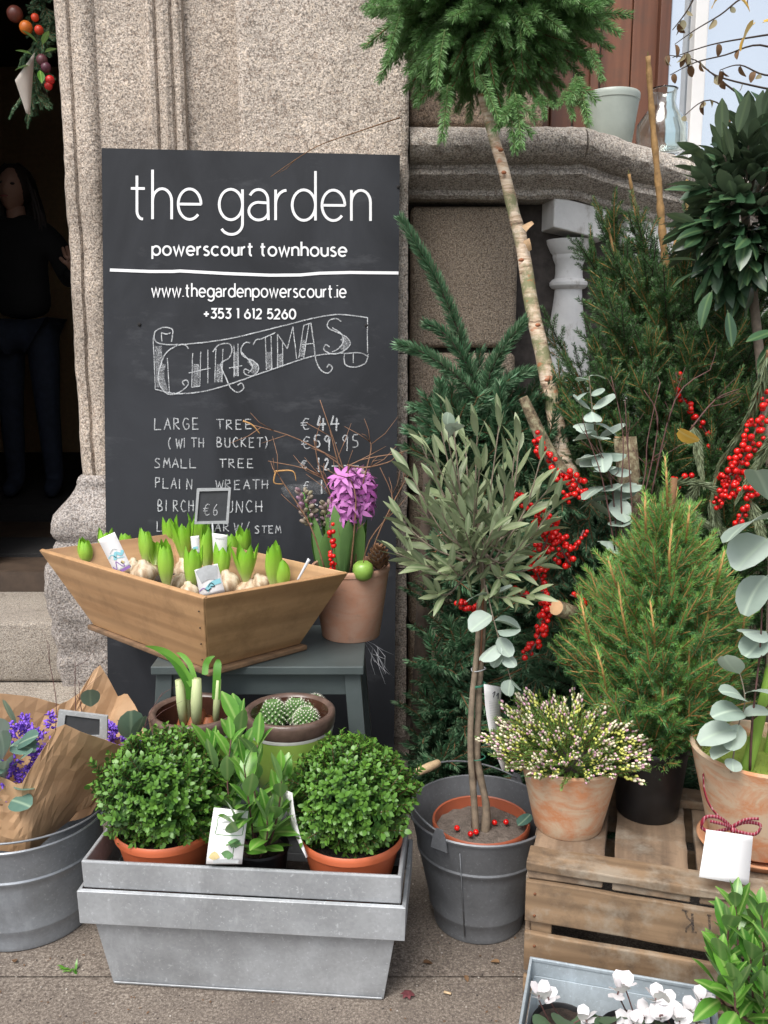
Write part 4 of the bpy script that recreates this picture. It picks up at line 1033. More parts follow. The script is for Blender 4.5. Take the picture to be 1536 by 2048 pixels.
# red berries, apple, cone and twigs in the pot
def berries_on(root, pts, n_, spread, sc=1.0):
    for i in range(n_):
        f = (i+U(0,1))/n_*(len(pts)-1); j = min(len(pts)-2, int(f)); p = pts[j].lerp(pts[j+1], f-j)
        o = rdir(); inst('berry', BER, root, p+o*spread*U(.6,1), aim(o), sc*U(.66,1.14))
def berry_branch(pts, n_, label, spread=.016, sc=1.0, r=.0022, m=REDT, loc=None):
    pts = [Vector(p) for p in pts]; root = thing('berry_branch', pts[0], label, 'berry branch'); mb = MB(); mb.tube([Vector(p) for p in smooth3(pts)], r, 6); part('stem', mb, m, root); berries_on(root, pts, n_, spread, sc); return root
def smooth3(pts, n=4):
    if len(pts) < 3: return pts
    P = [pts[0]]+list(pts)+[pts[-1]]; o = []
    for i in range(1, len(P)-2):
        for q in range(n):
            t = q/n; a, b, c, d = P[i-1:i+3]; o.append(.5*((2*b)+(c-a)*t+(2*a-5*b+4*c-d)*t*t+(3*b-a-3*c+d)*t**3))
    o.append(pts[-1]); return o
berry_branch([AY(664,1150,2.36), AY(665,1110,2.35), AY(661,1050,2.35)], 17, 'short sprig of red berries upright in the terracotta pot by the tray corner', .011, 1.0)
ap = AY(726,1141,2.37); t = thing('green_apple', ap, 'small green apple lying in the terracotta pot under the pine cone', 'apple'); mb = MB()
mb.lathe([(0,-.024),(.012,-.027),(.024,-.018),(.029,0),(.026,.016),(.015,.025),(.005,.022),(0,.018)], ap, 20); part('flesh', mb, plain('apple_green', (.20,.34,.06), .3, .25, 12), t); mb = MB(); mb.tube([ap+Vector((0,0,.018)), ap+Vector((.004,-.004,.034))], .0014, 5); part('stalk', mb, BROWNT, t)
pc = AY(757,1118,2.40); t = thing('pine_cone', pc, 'brown open pine cone at the right rim of the terracotta pot', 'pine cone'); mb = MB(); mb.ball(pc, .02, 8, 6, (1,1,1.5)); part('core', mb, DARKBARK, t)
mb = MB(); mb.blade(Vector((0,0,0)), Vector((0,0,1)), Vector((0,1,0)), .024, .016, 3, -.35, .2, lambda t_: .5+.6*t_ if t_ < .8 else .8); SCALE = mb.mesh('cone_scale', plain('cone_brown', (.17,.085,.04), .7, .35, 90), True)
for i in range(64):
    f = i/64; z = -.028+.058*f; a = i*2.4; r = .016*math.sin(math.pi*(.15+.8*f)); o = Vector((math.cos(a), math.sin(a), .25+.5*f)); inst('scale', SCALE, t, pc+Vector((r*math.cos(a), r*math.sin(a), z)), aim(o), 1.0-.35*f)
def twig(ptlist, label, r=.0028, m=BROWNT, subs=3, root=None, jitr=.03, cat='twig', name='birch_twig', group=None):
    root = root or thing(name, ptlist[0][0] if isinstance(ptlist[0], list) else ptlist[0], label, cat, group)
    for pl in ptlist if isinstance(ptlist[0], list) else [ptlist]:
        pl = [Vector(p) for p in pl]; s_ = smooth3(pl); n_ = len(s_); mb = MB(); mb.tube(s_, [r*(1-.65*i/n_) for i in range(n_)], 5); part('branch', mb, m, root)
        for k_ in range(subs):
            i = int(n_*U(.35,.9)); p = s_[i]; t_ = (s_[min(n_-1,i+1)]-s_[i-1]).normalized(); d = (t_+rdir()*.8).normalized(); l = U(.04,.11)
            q = [p, p+d*l*.5+rdir()*.006, p+d*l+rdir()*.012]; mb = MB(); mb.tube(q, [r*.5,r*.4,r*.2], 4); part('side_twig', mb, m, root)
    return root
def pl(*a): return [AY(*q) for q in a]
twig([pl((700,1160,2.44),(690,1090,2.42),(700,990,2.42),(640,800,2.40)), pl((706,1150,2.45),(700,1000,2.44),(690,940,2.42),(600,880,2.40),(505,850,2.38)),
      pl((650,1140,2.40),(620,1050,2.38),(566,965,2.36),(552,942,2.36)), pl((710,1150,2.45),(720,1000,2.44),(742,900,2.43),(735,880,2.43)),
      pl((720,1150,2.46),(740,1080,2.45),(786,1010,2.45),(760,935,2.45)), pl((716,1150,2.46),(690,1030,2.45),(640,950,2.43),(536,922,2.42)), 
      pl((728,1150,2.46),(760,1060,2.45),(800,980,2.44),(818,950,2.42)), pl((700,1150,2.44),(672,1020,2.42),(640,940,2.42),(628,880,2.42)), pl((700,1150,2.42),(712,1000,2.40),(700,930,2.40),(808,905,2.38)),
      pl((694,930,2.41),(730,935,2.40),(775,925,2.40),(790,915,2.38)), pl((705,1010,2.42),(680,940,2.42),(660,860,2.41))],
     'bunch of thin bare brown twigs sticking up behind the purple hyacinths', .0026, plain('twig_tan', (.24,.13,.075), .8, .3, 60), 4, cat='twigs', name='twig_bunch')
twig([pl((552,942,2.36),(548,965,2.36),(566,968,2.36)), pl((548,943,2.36),(585,942,2.36),(592,962,2.36)), pl((486,842,2.38),(505,850,2.38),(520,868,2.38))], 'curl of orange brown twig in front of the price list', .0026, ORANGET, 0, cat='twig')

# =====================================================================
# GREEN GLAZED POTS
# =====================================================================
def green_pot(px, label, nm='green_glazed_pot'):
    c = AZ(px, 1418, .497); c = Vector((c.x, c.y, .300)); root = thing(nm, c, label, 'flower pot', 'green glazed pots on the stool step'); H = .197
    mb = MB(); mb.lathe([(0,0),(.075,0),(.080,.004),(.093,.07),(.103,.13),(.1055,.150)], c, 48); part('glazed_body', mb, GREENG, root)
    mb = MB(); mb.lathe([(.1056,.149),(.1066,.153),(.1066,.158)], c, 48, wob=.006); part('glaze_edge', mb, WGL, root)
    mb = MB(); mb.lathe([(.1058,.156),(.110,.165),(.112,.185),(.111,.194),(.106,.198),(.099,.197),(.094,.190)], c, 48); part('rim', mb, BRGL, root)
    mb = MB(); mb.lathe([(.094,.191),(.090,.16),(.086,.12)], c, 48); part('inside', mb, BRIN, root)
    mb = MB(); mb.lathe([(.088,.128),(.05,.132),(0,.134)], c, 32); mb.v = [(x,y,z+.006*noise.noise(Vector((x*70,y*70,3)))) for x,y,z in mb.v]; part('soil', mb, SOIL, root)
    return root, c
g1, gc1 = green_pot(391, 'green glazed pot with brown rim holding a leafy onion-like bulb, left under the tray')
g2, gc2 = green_pot(579, 'green glazed pot with brown rim holding small round cacti, right under the tray')
AMB = plain('red_brown_bulb', (.26,.085,.035), .5, .4, 40); PALE = foliage('pale_leek_stem', (.48,.56,.26), (.60,.66,.36), .4, .25)
ar = thing('amaryllis_bulb', gc1+Vector((0,0,.14)), 'reddish brown bulbs with pale stems and strap leaves in the left green pot', 'flower bulb')
for dx, dy, s_ in ((.0,-.02,1), (-.03,.0,.8), (.035,-.02,.9), (.01,.02,.8)):
    mb = MB(); c = gc1+Vector((dx,dy,.145)); mb.lathe([(0,-.02),(.024*s_,-.012),(.028*s_,.002),(.018*s_,.022),(.009*s_,.042)], c, 14, wob=.05); part('bulb', mb, AMB, ar)
for dx, dy, tx, ty, tz, r in ((-.028,-.01,-.035,-.01,.11,.012), (.006,-.025,.012,-.03,.12,.014), (.05,-.015,.062,-.02,.115,.009), (-.018,.0,-.03,.02,.12,.009)):
    a = gc1+Vector((dx,dy,.165)); b = gc1+Vector((tx,ty,.165+tz)); mb = MB(); mb.tube([a, a.lerp(b,.5), b], [r*.85, r, r*.8], 10); part('stem', mb, PALE, ar)
for q in (((386,1372,2.04),(352,1322,2.04),(318,1300,2.03),(290,1292,2.01),14), ((392,1370,2.06),(380,1330,2.08),(362,1310,2.09),(352,1306,2.09),10), ((432,1400,2.05),(434,1350,2.05),(436,1325,2.06),(436,1318,2.06),15), ((378,1400,2.05),(374,1370,2.04),(350,1330,2.03),(322,1306,2.02),11), ((410,1350,2.07),(412,1330,2.08),(420,1318,2.08),(430,1312,2.08),12)):
    P = smooth3([AY(*x) for x in q[:4]], 4); mb = MB(); wv = q[4]/1800*2.1*1.1
    for i, p in enumerate(P):
        t_ = i/(len(P)-1); ww = wv/2*(1 if t_ < .55 else max(.05, 1-(t_-.55)/.45)); d = (P[min(i+1,len(P)-1)]-P[max(0,i-1)]).normalized(); s_ = d.cross(Vector((0,-1,.4))).normalized()
        for e in (-1, 0, 1): v = p+s_*ww*e+Vector((0,-.2,1))*(.25*abs(e)*ww); mb.v.append(tuple(v))
    for i in range(len(P)-1):
        for e in (0, 1): a = i*3+e; mb.face((a, a+1, a+4, a+3))
    part('leaf', mb, HYAD, ar)
CACT = plain('cactus_green', (.10,.20,.055), .6, .3, 30)
SPK = plain('cactus_wool', (.66,.64,.55), .9, .1, 80)
for i, (px, py, r, ht, lb) in enumerate(((545,1424,.034,1.15,'round cactus at the left with dense white spines'), (592,1418,.030,1.2,'middle cactus of the group, round and white spined'), (628,1412,.031,1.15,'brownish tipped cactus at the back right of the green pot'), (612,1432,.028,1.0,'smallest round cactus at the front right of the green pot'))):
    c = AZ(px, py+8, .452); root = thing('cactus', Vector((c.x,c.y,.432)), lb, 'cactus', 'small cacti in the green pot'); rows_, rib = 9, 12
    mb = MB(); prof_ = [(r*math.sin(math.pi*(.12+.88*j/8)), r*ht*(-math.cos(math.pi*(.0+j/8*1.0)))) for j in range(9)]
    mb.ball(c, r, 16, 10, (1,1,ht)); part('body', mb, CACT, root)
    mw = MB(); nb_ = MB()
    for j in range(2, 11):
        ph = math.pi*j/16+.05
        for q in range(13):
            a = q*2*math.pi/13+j*.24; o = Vector((math.sin(ph)*math.cos(a), math.sin(ph)*math.sin(a), math.cos(ph)*ht)); p = c+o*r; on = o.normalized()
            nb_.ball(p, .0052, 6, 4, (1,1,1)); mw.ball(p+on*.0048, .0020, 5, 3)
            for e in range(5): d = (on+rdir()*.7).normalized(); mw.blade(p+on*.004, d, rdir(), .007, .0006, 1, 0, 0, lambda t_: 1-t_*.8)
    part('tubercles', nb_, CACT, root, kind='stuff'); part('spines', mw, SPK, root, kind='stuff')

# =====================================================================
# ZINC TROUGH WITH BOX BALLS AND LAUREL
# =====================================================================
TL = Vector((-.632, 1.722, 0)); TR = Vector((.036, 1.664, 0))
tu = (TR-TL).normalized(); tn = Vector((-tu.y, tu.x, 0)); TWd = (TR-TL).length; TC = (TL+TR)/2
tr = thing('zinc_trough', (TC.x, TC.y+.12, 0), 'rectangular galvanised trough with a stepped rim, holding two clipped balls on the pavement', 'planter')
def rect(hw, y0, y1, z): return [TC+tu*a+tn*b+Vector((0,0,z)) for a, b in ((-hw,y0),(hw,y0),(hw,y1),(-hw,y1))]
TD = .25
rings = [rect(TWd/2-.032, .030, TD-.035, 0), rect(TWd/2-.032, .030, TD-.035, .004), rect(TWd/2-.006, .012, TD-.012, .198)]
def shell(rings_, th, name, m, par, closed_bottom=False, bevel=.0025):
    mb = MB(); b = 0
    for r_ in rings_: mb.v += [tuple(p) for p in r_]
    for i in range(len(rings_)-1):
        for q in range(4): q2 = (q+1)%4; mb.face((i*4+q, i*4+q2, (i+1)*4+q2, (i+1)*4+q))
    if closed_bottom: mb.face((3,2,1,0))
    o = part(name, mb, m, par, smooth=False); s_ = o.modifiers.new('solid', 'SOLIDIFY'); s_.thickness = th; s_.offset = -1
    bv = o.modifiers.new('bevel', 'BEVEL'); bv.width = bevel; bv.segments = 2; bv.limit_method = 'ANGLE'; return o
shell([rect(TWd/2-.040, .034, TD-.040, 0.0), rect(TWd/2-.008, .010, TD-.012, .205)], .003, 'lower_body', ZINC, tr, True)
shell([rect(TWd/2-.044, .030, TD-.036, 0.0015), rect(TWd/2-.042, .0285, TD-.036, .006)], .003, 'bottom_edge', ZINC, tr)
shell([rect(TWd/2+.002, -.004, TD, .168), rect(TWd/2+.007, -.009, TD+.004, .170), rect(TWd/2+.009, -.010, TD+.004, .244), rect(TWd/2+.001, -.003, TD, .247)], .002, 'rim_band', ZINC, tr)
shell([rect(TWd/2-.002, .0, TD, .246), rect(TWd/2, -.001, TD, .308)], .012, 'upper_rim', ZINC, tr, bevel=.003)
mb = MB(); q = rect(TWd/2-.02, .015, TD-.02, .19); mb.poly(q); part('liner', mb, SOIL, tr, smooth=False)
def box_ball(px, Yc_, label, rx, seedn):
    pc_ = AZ(px, 1700, .315); c = TC+tu*((pc_.x-TC.x))+tn*.125; base = Vector((c.x, c.y, .202))
    root = thing('box_ball', base, label, 'box plant', 'clipped box balls in the zinc trough')
    pot(root, base, .078, .112, .128, .006, ORP, liph=.018, th=.006, soilz=.85)
    cc = Vector((c.x, c.y+.002, .408)); r = rx
    mb = MB(); mb.tube([base+Vector((0,0,.1)), cc], [.008,.005], 6); part('stem', mb, BROWNT, root)
    # inner twigs and shaded leaves, one joined part, under 300 outer sprigs
    mbi = MB(); 
    n_ = 300; k_ = 0
    pts_ = []
    for i in range(n_+260):
        z = 1-2*(i+.5)/(n_+260); ph = i*2.39996; s_ = math.sqrt(1-z*z); d = Vector((s_*math.cos(ph), s_*math.sin(ph), z))
        pts_.append(d)
    pts_.sort(key=lambda d: d.y-.3*d.z)
    for i, d in enumerate(pts_):
        bump_ = 1+.15*noise.noise(d*2.4+Vector((seedn,0,0)))+.09*noise.noise(d*6)+(.07 if i % 13 == 0 else 0)
        rr = r*bump_*(1 if d.z > -.5 else .93); p = cc+Vector((d.x*rr*1.04, d.y*rr, d.z*rr*.93))-d*.034
        dd = (d+Vector((0,0,.55))+rdir()*.32).normalized()
        if p.z < .315: continue
        if i < n_: inst('leaf_sprig', rnd.choice(BXS), root, p+rdir()*.006, aim(dd, U(0,6.3)), U(.74,1.1)*(1.25 if i % 13 == 0 else 1))
        else:
            q_ = aim(dd, U(0,6.3)); src = rnd.choice(BXS); b = len(mbi.v)
            mbi.v += [tuple(p+q_@v.co) for v in src.vertices]; mbi.f += [tuple(b+v for v in f.vertices) for f in src.polygons]; mbi.m += [f.material_index for f in src.polygons]
    for i in range(260):
        d = rdir(); p = cc+d*r*U(.35,.72); q_ = aim((d+Vector((0,0,.4))).normalized(), U(0,6.3)); src = rnd.choice(BXS); b = len(mbi.v)
        if p.z < .31: continue
        mbi.v += [tuple(p+q_@v.co) for v in src.vertices]; mbi.f += [tuple(b+v for v in f.vertices) for f in src.polygons]; mbi.m += [f.material_index for f in src.polygons]
    part('inner_foliage', mbi, [BROWNT, BOXL], root, kind='stuff')
    return root
box_ball(303, 1.8, 'clipped box ball in an orange plastic pot at the left end of the zinc trough', .128, 1)
box_ball(692, 1.8, 'clipped box ball in an orange plastic pot at the right end of the zinc trough', .122, 9)
def leafy(label, base, stems, leafs, scl=(.8,1.15), m=REDT, cat='shrub', name='laurel_plant', nper=11, group=None, r=.0026, start=.15, nrmup=True, potf=None):
    root = thing(name, base, label, cat, group)
    if potf: potf(root)
    for s_ in stems:
        P = smooth3([Vector(p) for p in s_], 5); mb = MB(); n_ = len(P); mb.tube(P, [r*(1-.5*i/n_) for i in range(n_)], 6); part('stem', mb, m, root)
        for i in range(nper):
            f = start+(1-start)*i/(nper-1); j = min(n_-2, int(f*(n_-1))); p = P[j].lerp(P[j+1], f*(n_-1)-j); t_ = (P[j+1]-P[j]).normalized()
            a = i*2.39996+U(-.4,.4); x = t_.orthogonal().normalized(); y = t_.cross(x); o = x*math.cos(a)+y*math.sin(a)
            d = (o*(1.15-.75*f)+t_*(.45+.9*f)+Vector((0,0,.1))).normalized()
            inst('leaf', rnd.choice(leafs), root, p, aim(d, U(-.5,.5)), U(*scl)*(1 if f < .9 else .75))
    return root
lb_ = Vector((-.268, 1.80, .19))
def lp(root):
    pot(root, lb_, .05, .062, .11, .003, BLKP, liph=.012, th=.004, soilz=.85)
leafy('young laurel with fresh green leaves between the two clipped balls in the trough', lb_,
      [[lb_+Vector((0,0,.09)), AY(520,1640,1.78), AY(508,1570,1.77), AY(515,1490,1.77)], [lb_+Vector((.01,-.01,.09)), AY(548,1660,1.75), AY(560,1600,1.74), AY(563,1545,1.74)],
       [lb_+Vector((-.02,0,.09)), AY(470,1640,1.80), AY(455,1570,1.80), AY(462,1480,1.82)], [lb_+Vector((-.01,-.02,.09)), AY(505,1660,1.74), AY(497,1600,1.72), AY(488,1530,1.72)],
       [lb_+Vector((0,.02,.09)), AY(480,1620,1.83), AY(432,1550,1.83), AY(424,1495,1.85)], [lb_+Vector((0,-.03,.09)), AY(530,1690,1.73), AY(535,1665,1.71), AY(533,1630,1.70)], [lb_+Vector((-.02,-.03,.09)), AY(490,1695,1.73), AY(478,1670,1.72), AY(470,1640,1.70)],
       [lb_+Vector((0,.02,.09)), AY(495,1560,1.84), AY(480,1480,1.85), AY(478,1440,1.87)]], LL, (.85,1.3), nper=12, potf=lp)
card([(412,1728,1.69),(484,1728,1.69),(497,1622,1.72),(428,1615,1.72)], 1.7, 'white plant card with a green framed title and drawn shrubs, left of the young laurel', art=[
  (CGR, [(.18,.74),(.22,.86),(.85,.86),(.92,.74),(.92,.62),(.85,.55),(.2,.55),(.16,.62),(.18,.74)], .0013), (CG, [(.3,.76),(.5,.79),(.7,.75)], .0035), (CG, [(.34,.64),(.8,.65)], .002), (CGR, [(.6,.36),(.75,.42),(.85,.34)], .015), (CGR, [(.72,.36),(.72,.1)], .0015),
  (CGR, [(.45,.16),(.55,.2),(.68,.12)], .014), (CY, [(.12,.1),(.2,.18),(.3,.1)], .012), (CG, [(.2,.05),(.5,.06),(.9,.05)], .008)], curl=.006)
card([(612,1716,1.70),(616,1714,1.715),(584,1586,1.72),(562,1575,1.80)], 1.7, 'plain white plant card seen edge on beside the right clipped ball', curl=.006)

# =====================================================================
# BUCKETS
# =====================================================================
def bucket(name, c, r0, r1, h, mat, label, pa, pb, sweep, dz, gripf, tilt=None):
    root = thing(name, c, label, 'bucket'); T = tilt or Matrix.Identity(3)
    p = [(0,.006),(r0*.93,.006),(r0*.96,0),(r0,.001),(r0+.002,.010),(r0+.0005,.018)]
    def rr(z): return r0+(r1-r0)*z/h
    for z in (.045,.052,.056,.062): p.append((rr(z)+(.0022 if z in (.052,.056) else 0), z))
    for z in (h*.4, h*.6): p.append((rr(z), z))
    for z in (h*.66,h*.675,h*.69,h*.705): p.append((rr(z)+(.003 if z in (h*.675,h*.69) else 0), z))
    p += [(rr(h*.9), h*.9),(r1, h-.008),(r1+.004, h-.006),(r1+.0055, h-.001),(r1+.003, h+.002),(r1-.0005, h),(r1-.002, h-.01),(rr(h*.5)-.002, h*.5),(r0-.003, .012),(0,.012)]
    mb = MB(); mb.lathe(p, c, 72, T); part('body', mb, mat, root, auto=True)
    def rimp(a, r, z): return c+T@Vector((r*math.cos(a), r*math.sin(a), z))
    for a in (pa, pb):      # ear brackets
        mb = MB(); o = Vector((math.cos(a), math.sin(a), 0)); s_ = Vector((-o.y, o.x, 0))
        P = [c+T@(o*(r1+.004)+s_*x+Vector((0,0,z))) for x, z in ((-.022,h-.028),(.022,h-.028),(.016,h+.004),(.008,h+.022),(-.008,h+.022),(-.016,h+.004))]
        for q in range(len(P)): pass
        n_ = (T@o)*.003; mb.poly(P[::-1]); mb.poly([x+n_ for x in P])
        for i in range(6): j = (i+1)%6; mb.poly([P[i], P[j], P[j]+n_, P[i]+n_])
        part('handle_bracket', mb, mat, root, smooth=False)
    N_ = 26; W = []
    for i in range(N_+1):
        f = i/N_; a = pa+sweep*f; W.append(rimp(a, r1*(1.02+dz[1]*math.sin(math.pi*f)), h+.012+dz[0]*math.sin(math.pi*f)))
    mb = MB(); mb.tube(W, .0026, 6); part('wire_handle', mb, mat, root)
    i0 = int(N_*gripf); A_, B_ = W[i0-2], W[i0+2]; d = (B_-A_).normalized(); m_ = (A_+B_)/2; L = .04
    mb = MB(); mb.tube([m_-d*L, m_-d*L*.95, m_-d*L*.5, m_, m_+d*L*.5, m_+d*L*.95, m_+d*L], [.007,.0095,.0105,.0115,.0105,.0095,.007], 12); part('wooden_grip', mb, WOODP, root)
    # seam
    a = R(248); mb = MB(); mb.tube([rimp(a, rr(.02)+.002, .02), rimp(a, rr(h*.9)+.002, h*.9)], .0016, 5); part('seam', mb, mat, root)
    return root
bc = Vector((.229, 1.985, .0005))
bucket('zinc_bucket', bc, .106, .166, .285, ZINCD, 'dark galvanised bucket with wooden grip, holding the potted olive tree', R(232), R(52), R(-180), (.035, .02), .57)
lbc = Vector((-.868, 2.005, .0005))
bucket('zinc_bucket', lbc, .152, .190, .268, ZINCB, 'large galvanised bucket stuffed with paper wrapped bouquets at the left edge', R(180), R(0), R(180), (.012, .0), .40)

# =====================================================================
# OLIVE TREE
# =====================================================================
op_ = Vector((bc.x+.002, bc.y-.004, .085)); ol = thing('olive_tree', op_, 'small standard olive tree with grey green leaves, potted inside the dark bucket', 'olive tree')
pot(ol, op_, .08, .116, .175, .005, ORPD, soilm=SOILG, liph=.02, th=.006, soilz=.86)
tz = op_.z+.15
T1 = [Vector((bc.x+.010, bc.y-.02, tz)), AY(972,1610,1.965), AY(955,1520,1.965), AY(957,1420,1.97), AY(961,1330,1.97), AY(966,1260,1.98), AY(968,1190,1.98), AY(962,1110,1.98), AY(955,1020,1.98)]
mb = MB(); P = smooth3(T1, 5); n_ = len(P); mb.tube(P, [.0115 if i < 4 else .0095-.0045*i/n_+.0008*math.sin(i*1.7) for i in range(n_)], 9); part('trunk', mb, TRUNKO, ol)
T2 = [Vector((bc.x-.012, bc.y-.03, tz)), AY(948,1600,1.955), AY(941,1500,1.955), AY(944,1400,1.955), AY(955,1290,1.96), AY(958,1200,1.96)]
mb = MB(); P = smooth3(T2, 5); n_ = len(P); mb.tube(P, [.0085-.003*i/n_ for i in range(n_)], 8); part('second_stem', mb, TRUNKO, ol)
mb = MB(); mb.tube([Vector((bc.x-.018, bc.y-.01, tz)), AY(965,1180,1.965)], .0045, 7); part('bamboo_stake', mb, plain('stake', (.24,.10,.05), .6, .3, 30), ol)
for py in (1338, 1368, 1515, 1370):
    c = AY(957, py, 1.963); mb = MB(); mb.tube([c+Vector((.017*math.cos(a), .014*math.sin(a), .003*math.sin(a*1.3))) for a in [i*.7 for i in range(10)]], .0015, 4); part('tie', mb, plain('tie_green', (.03,.16,.10), .5, .1, 9) if py != 1338 else FRAMEZ, ol)
oc = AY(958, 1025, 1.985); olr = random.Random(11); nleaf = 0; inner = MB()
hub = AY(966, 1150, 1.98)
tips = []
for (px, py, Y) in ((838,880,1.95),(880,850,2.0),(905,835,1.92),(955,860,1.98),(1000,838,1.95),(1040,870,2.0),(1085,905,1.95),(1100,975,1.98),(1110,1010,1.92),(820,945,1.96),(800,1040,1.95),(815,1100,1.92),(790,1105,1.97),(850,1130,1.9),(900,950,1.86),(960,930,1.84),(1010,960,1.86),(1050,1080,1.9),(1080,1130,1.94),(1060,1190,1.9),(1010,1150,1.85),(930,1060,1.84),(880,1020,1.85),(985,1060,1.83),(900,1130,1.86),(870,1185,1.92),(1030,900,2.05),(930,880,2.08),(870,960,2.08),(1060,1000,2.08),(985,1000,2.1),(1015,1195,1.88),(950,990,1.86),(1090,1060,2.0),(840,1010,2.02),(920,1000,2.12),(860,900,1.9),(1020,1020,1.84)):
    tip = AY(px, py, Y); mid = hub.lerp(tip, .5)+Vector((0,0,.0-.02*olr.random()))+Vector((olr.uniform(-.02,.02), olr.uniform(-.02,.02), 0))
    base = hub.lerp(oc, olr.random()*.5)+Vector((0,0,olr.uniform(-.03,.03))); P = smooth3([base, mid, tip], 6); n_ = len(P)
    mb = MB(); mb.tube(P, [.0032*(1-.7*i/n_) for i in range(n_)], 5); part('branch', mb, GREYT, ol)
    for i in range(11):
        f = .30+.70*i/10; j = min(n_-2, int(f*(n_-1))); p = P[j].lerp(P[j+1], f*(n_-1)-j); t_ = (P[j+1]-P[j]).normalized()
        x = t_.orthogonal().normalized(); y = t_.cross(x); a = (i//2)*1.57+(i%2)*math.pi+.3*olr.random(); o = x*math.cos(a)+y*math.sin(a)
        d = (o*(1-.6*f)+t_*(.55+.5*f)+Vector((0,0,.12))).normalized(); q_ = aim(d, olr.uniform(-1.2,1.2)); sc = olr.uniform(.75,1.15)
        if nleaf < 300 and Y < 2.02 and (i > 2 or Y < 1.9): inst('leaf', olr.choice(OL), ol, p, q_, sc); nleaf += 1
        else:
            src = olr.choice(OL); b = len(inner.v); inner.v += [tuple(p+q_@(v.co*sc)) for v in src.vertices]; inner.f += [tuple(b+v for v in f_.vertices) for f_ in src.polygons]; inner.m += [0]*len(src.polygons)
for i in range(30):
    p = oc+rdir()*.13*olr.random()**.4; src = olr.choice(OL); q_ = aim((p-hub+rdir()*.05).normalized(), U(-1.5,1.5)); b = len(inner.v); inner.v += [tuple(p+q_@v.co) for v in src.vertices]; inner.f += [tuple(b+v for v in f_.vertices) for f_ in src.polygons]; inner.m += [0]*len(src.polygons)
part('inner_leaves', inner, OLIVEL, ol, kind='stuff')
card([(1004,1540,1.93),(1019,1538,1.955),(1003,1374,1.965),(968,1368,1.93)], 1.9, 'long white care label curling down from the olive tree trunk', art=[(SLATE, [(.45,.90),(.6,.93),(.5,.86)], .0015),(SLATE, [(.7,.88),(.8,.92),(.8,.85)], .0015)]+[(CG, [(.2,.80-.02*i),(.9,.80-.02*i)], .0007) for i in range(16)], curl=-.012)
for (px, py, lb) in ((1012,1644,'fallen red berry on the soil nearest the blue leaf in the bucket'),(952,1664,'pair-topping fallen red berry at the front rim of the orange pot'),(941,1668,'fallen red berry at the front left of the soil in the orange pot'),(914,1656,'fallen red berry farthest left on the soil in the orange pot'),(989,1645,'fallen red berry right of the olive trunk on grey soil')):
    p = AZ(px, py, .250); t = thing('red_berry', p, lb, 'berry'); inst('berry', BER, t, p, aim(rdir()), .95)
p = AZ(1052, 1655, .252); t = thing('fallen_leaf', p, 'blue grey leaf lying on the soil at the right of the orange pot', 'leaf'); inst('leaf', ERD[0], t, p-Vector((.02,0,-.004)), aim((.5,.4,.15)), .75)

# =====================================================================
# CRATE AND WHAT STANDS ON IT
# =====================================================================
CA, CB_ = AZ(1053,1722,.31), AZ(1536,1796,.31); cu = (CB_-CA); cu.z = 0; cu.normalize(); cn = Vector((-cu.y, cu.x, 0)); CO = Vector((CA.x, CA.y, 0))
crate = thing('wooden_crate', CO+cu*.32+cn*.2, 'weathered upturned apple crate with faded black stencil letters, carrying three pots', 'crate')
Mc = Matrix((cu, cn, Vector((0,0,1)))).transposed(); Mc4 = Mc.to_quaternion()
def cbox(u0, u1, v0, v1, z0, z1, name, m, par=crate, skew=0, bev=.003, wob=.0015):
    """board in the crate's own frame, edges slightly uneven"""
    c = CO+cu*(u0+u1)/2+cn*(v0+v1)/2+Vector((0,0,(z0+z1)/2)); mb = MB(); dx, dy, dz = (u1-u0)/2, (v1-v0)/2, (z1-z0)/2
    n_ = 10; ax = 0 if dx >= dy and dx >= dz else (1 if dy >= dz else 2); D = (dx, dy, dz); o = [i for i in (0,1,2) if i != ax]
    for i in range(n_+1):
        t_ = -1+2*i/n_
        for sa, sb in ((-1,-1),(1,-1),(1,1),(-1,1)):
            p = [0,0,0]; p[ax] = D[ax]*t_; p[o[0]] = D[o[0]]*sa+rnd.uniform(-wob,wob); p[o[1]] = D[o[1]]*sb+rnd.uniform(-wob,wob); mb.v.append(tuple(p))
    for i in range(n_):
        for q in range(4): q2 = (q+1)%4; mb.face((i*4+q, i*4+q2, (i+1)*4+q2, (i+1)*4+q))
    mb.face((3,2,1,0)); mb.face(tuple(n_*4+q for q in range(4)))
    me = mb.mesh(name, m, False, weld=True); ob = bpy.data.objects.new(name, me); COL.objects.link(ob); ob.parent = par; ob.location = c-wloc(par)
    ob.rotation_mode = 'QUATERNION'; ob.rotation_quaternion = Mc4@Quaternion((0,1,0), skew); b = ob.modifiers.new('bevel', 'BEVEL'); b.width = bev; b.segments = 2; b.limit_method = 'ANGLE'; b.angle_limit = R(40); return ob
CL, CDp = .66, .43
cbox(.0, CL, -.004, .066, .291, .310, 'rail', CRW)
cbox(.0, CL, CDp-.07, CDp, .291, .310, 'rail', CRW)
for (a_, b_2) in ((.004,.155),(.175,.325),(.343,.492),(.512,.655)): cbox(a_, b_2, .003, CDp-.003, .272, .290, 'slat', CRW2)
cbox(.0, CL, -.002, .011, .172, .266, 'board', CRW, skew=.004); cbox(.0, CL, -.002, .011, .060, .148, 'board', CRW, skew=-.003); cbox(.0, CL, -.002, .011, .004, .045, 'board', CRW)
for z0, z1 in ((.172,.268),(.06,.148)): cbox(.0, CL, CDp-.012, CDp, z0, z1, 'board', CRW); cbox(-.002, .010, .014, CDp-.014, z0, z1, 'board', CRW2); cbox(CL-.01, CL, .014, CDp-.014, z0, z1, 'board', CRW2)
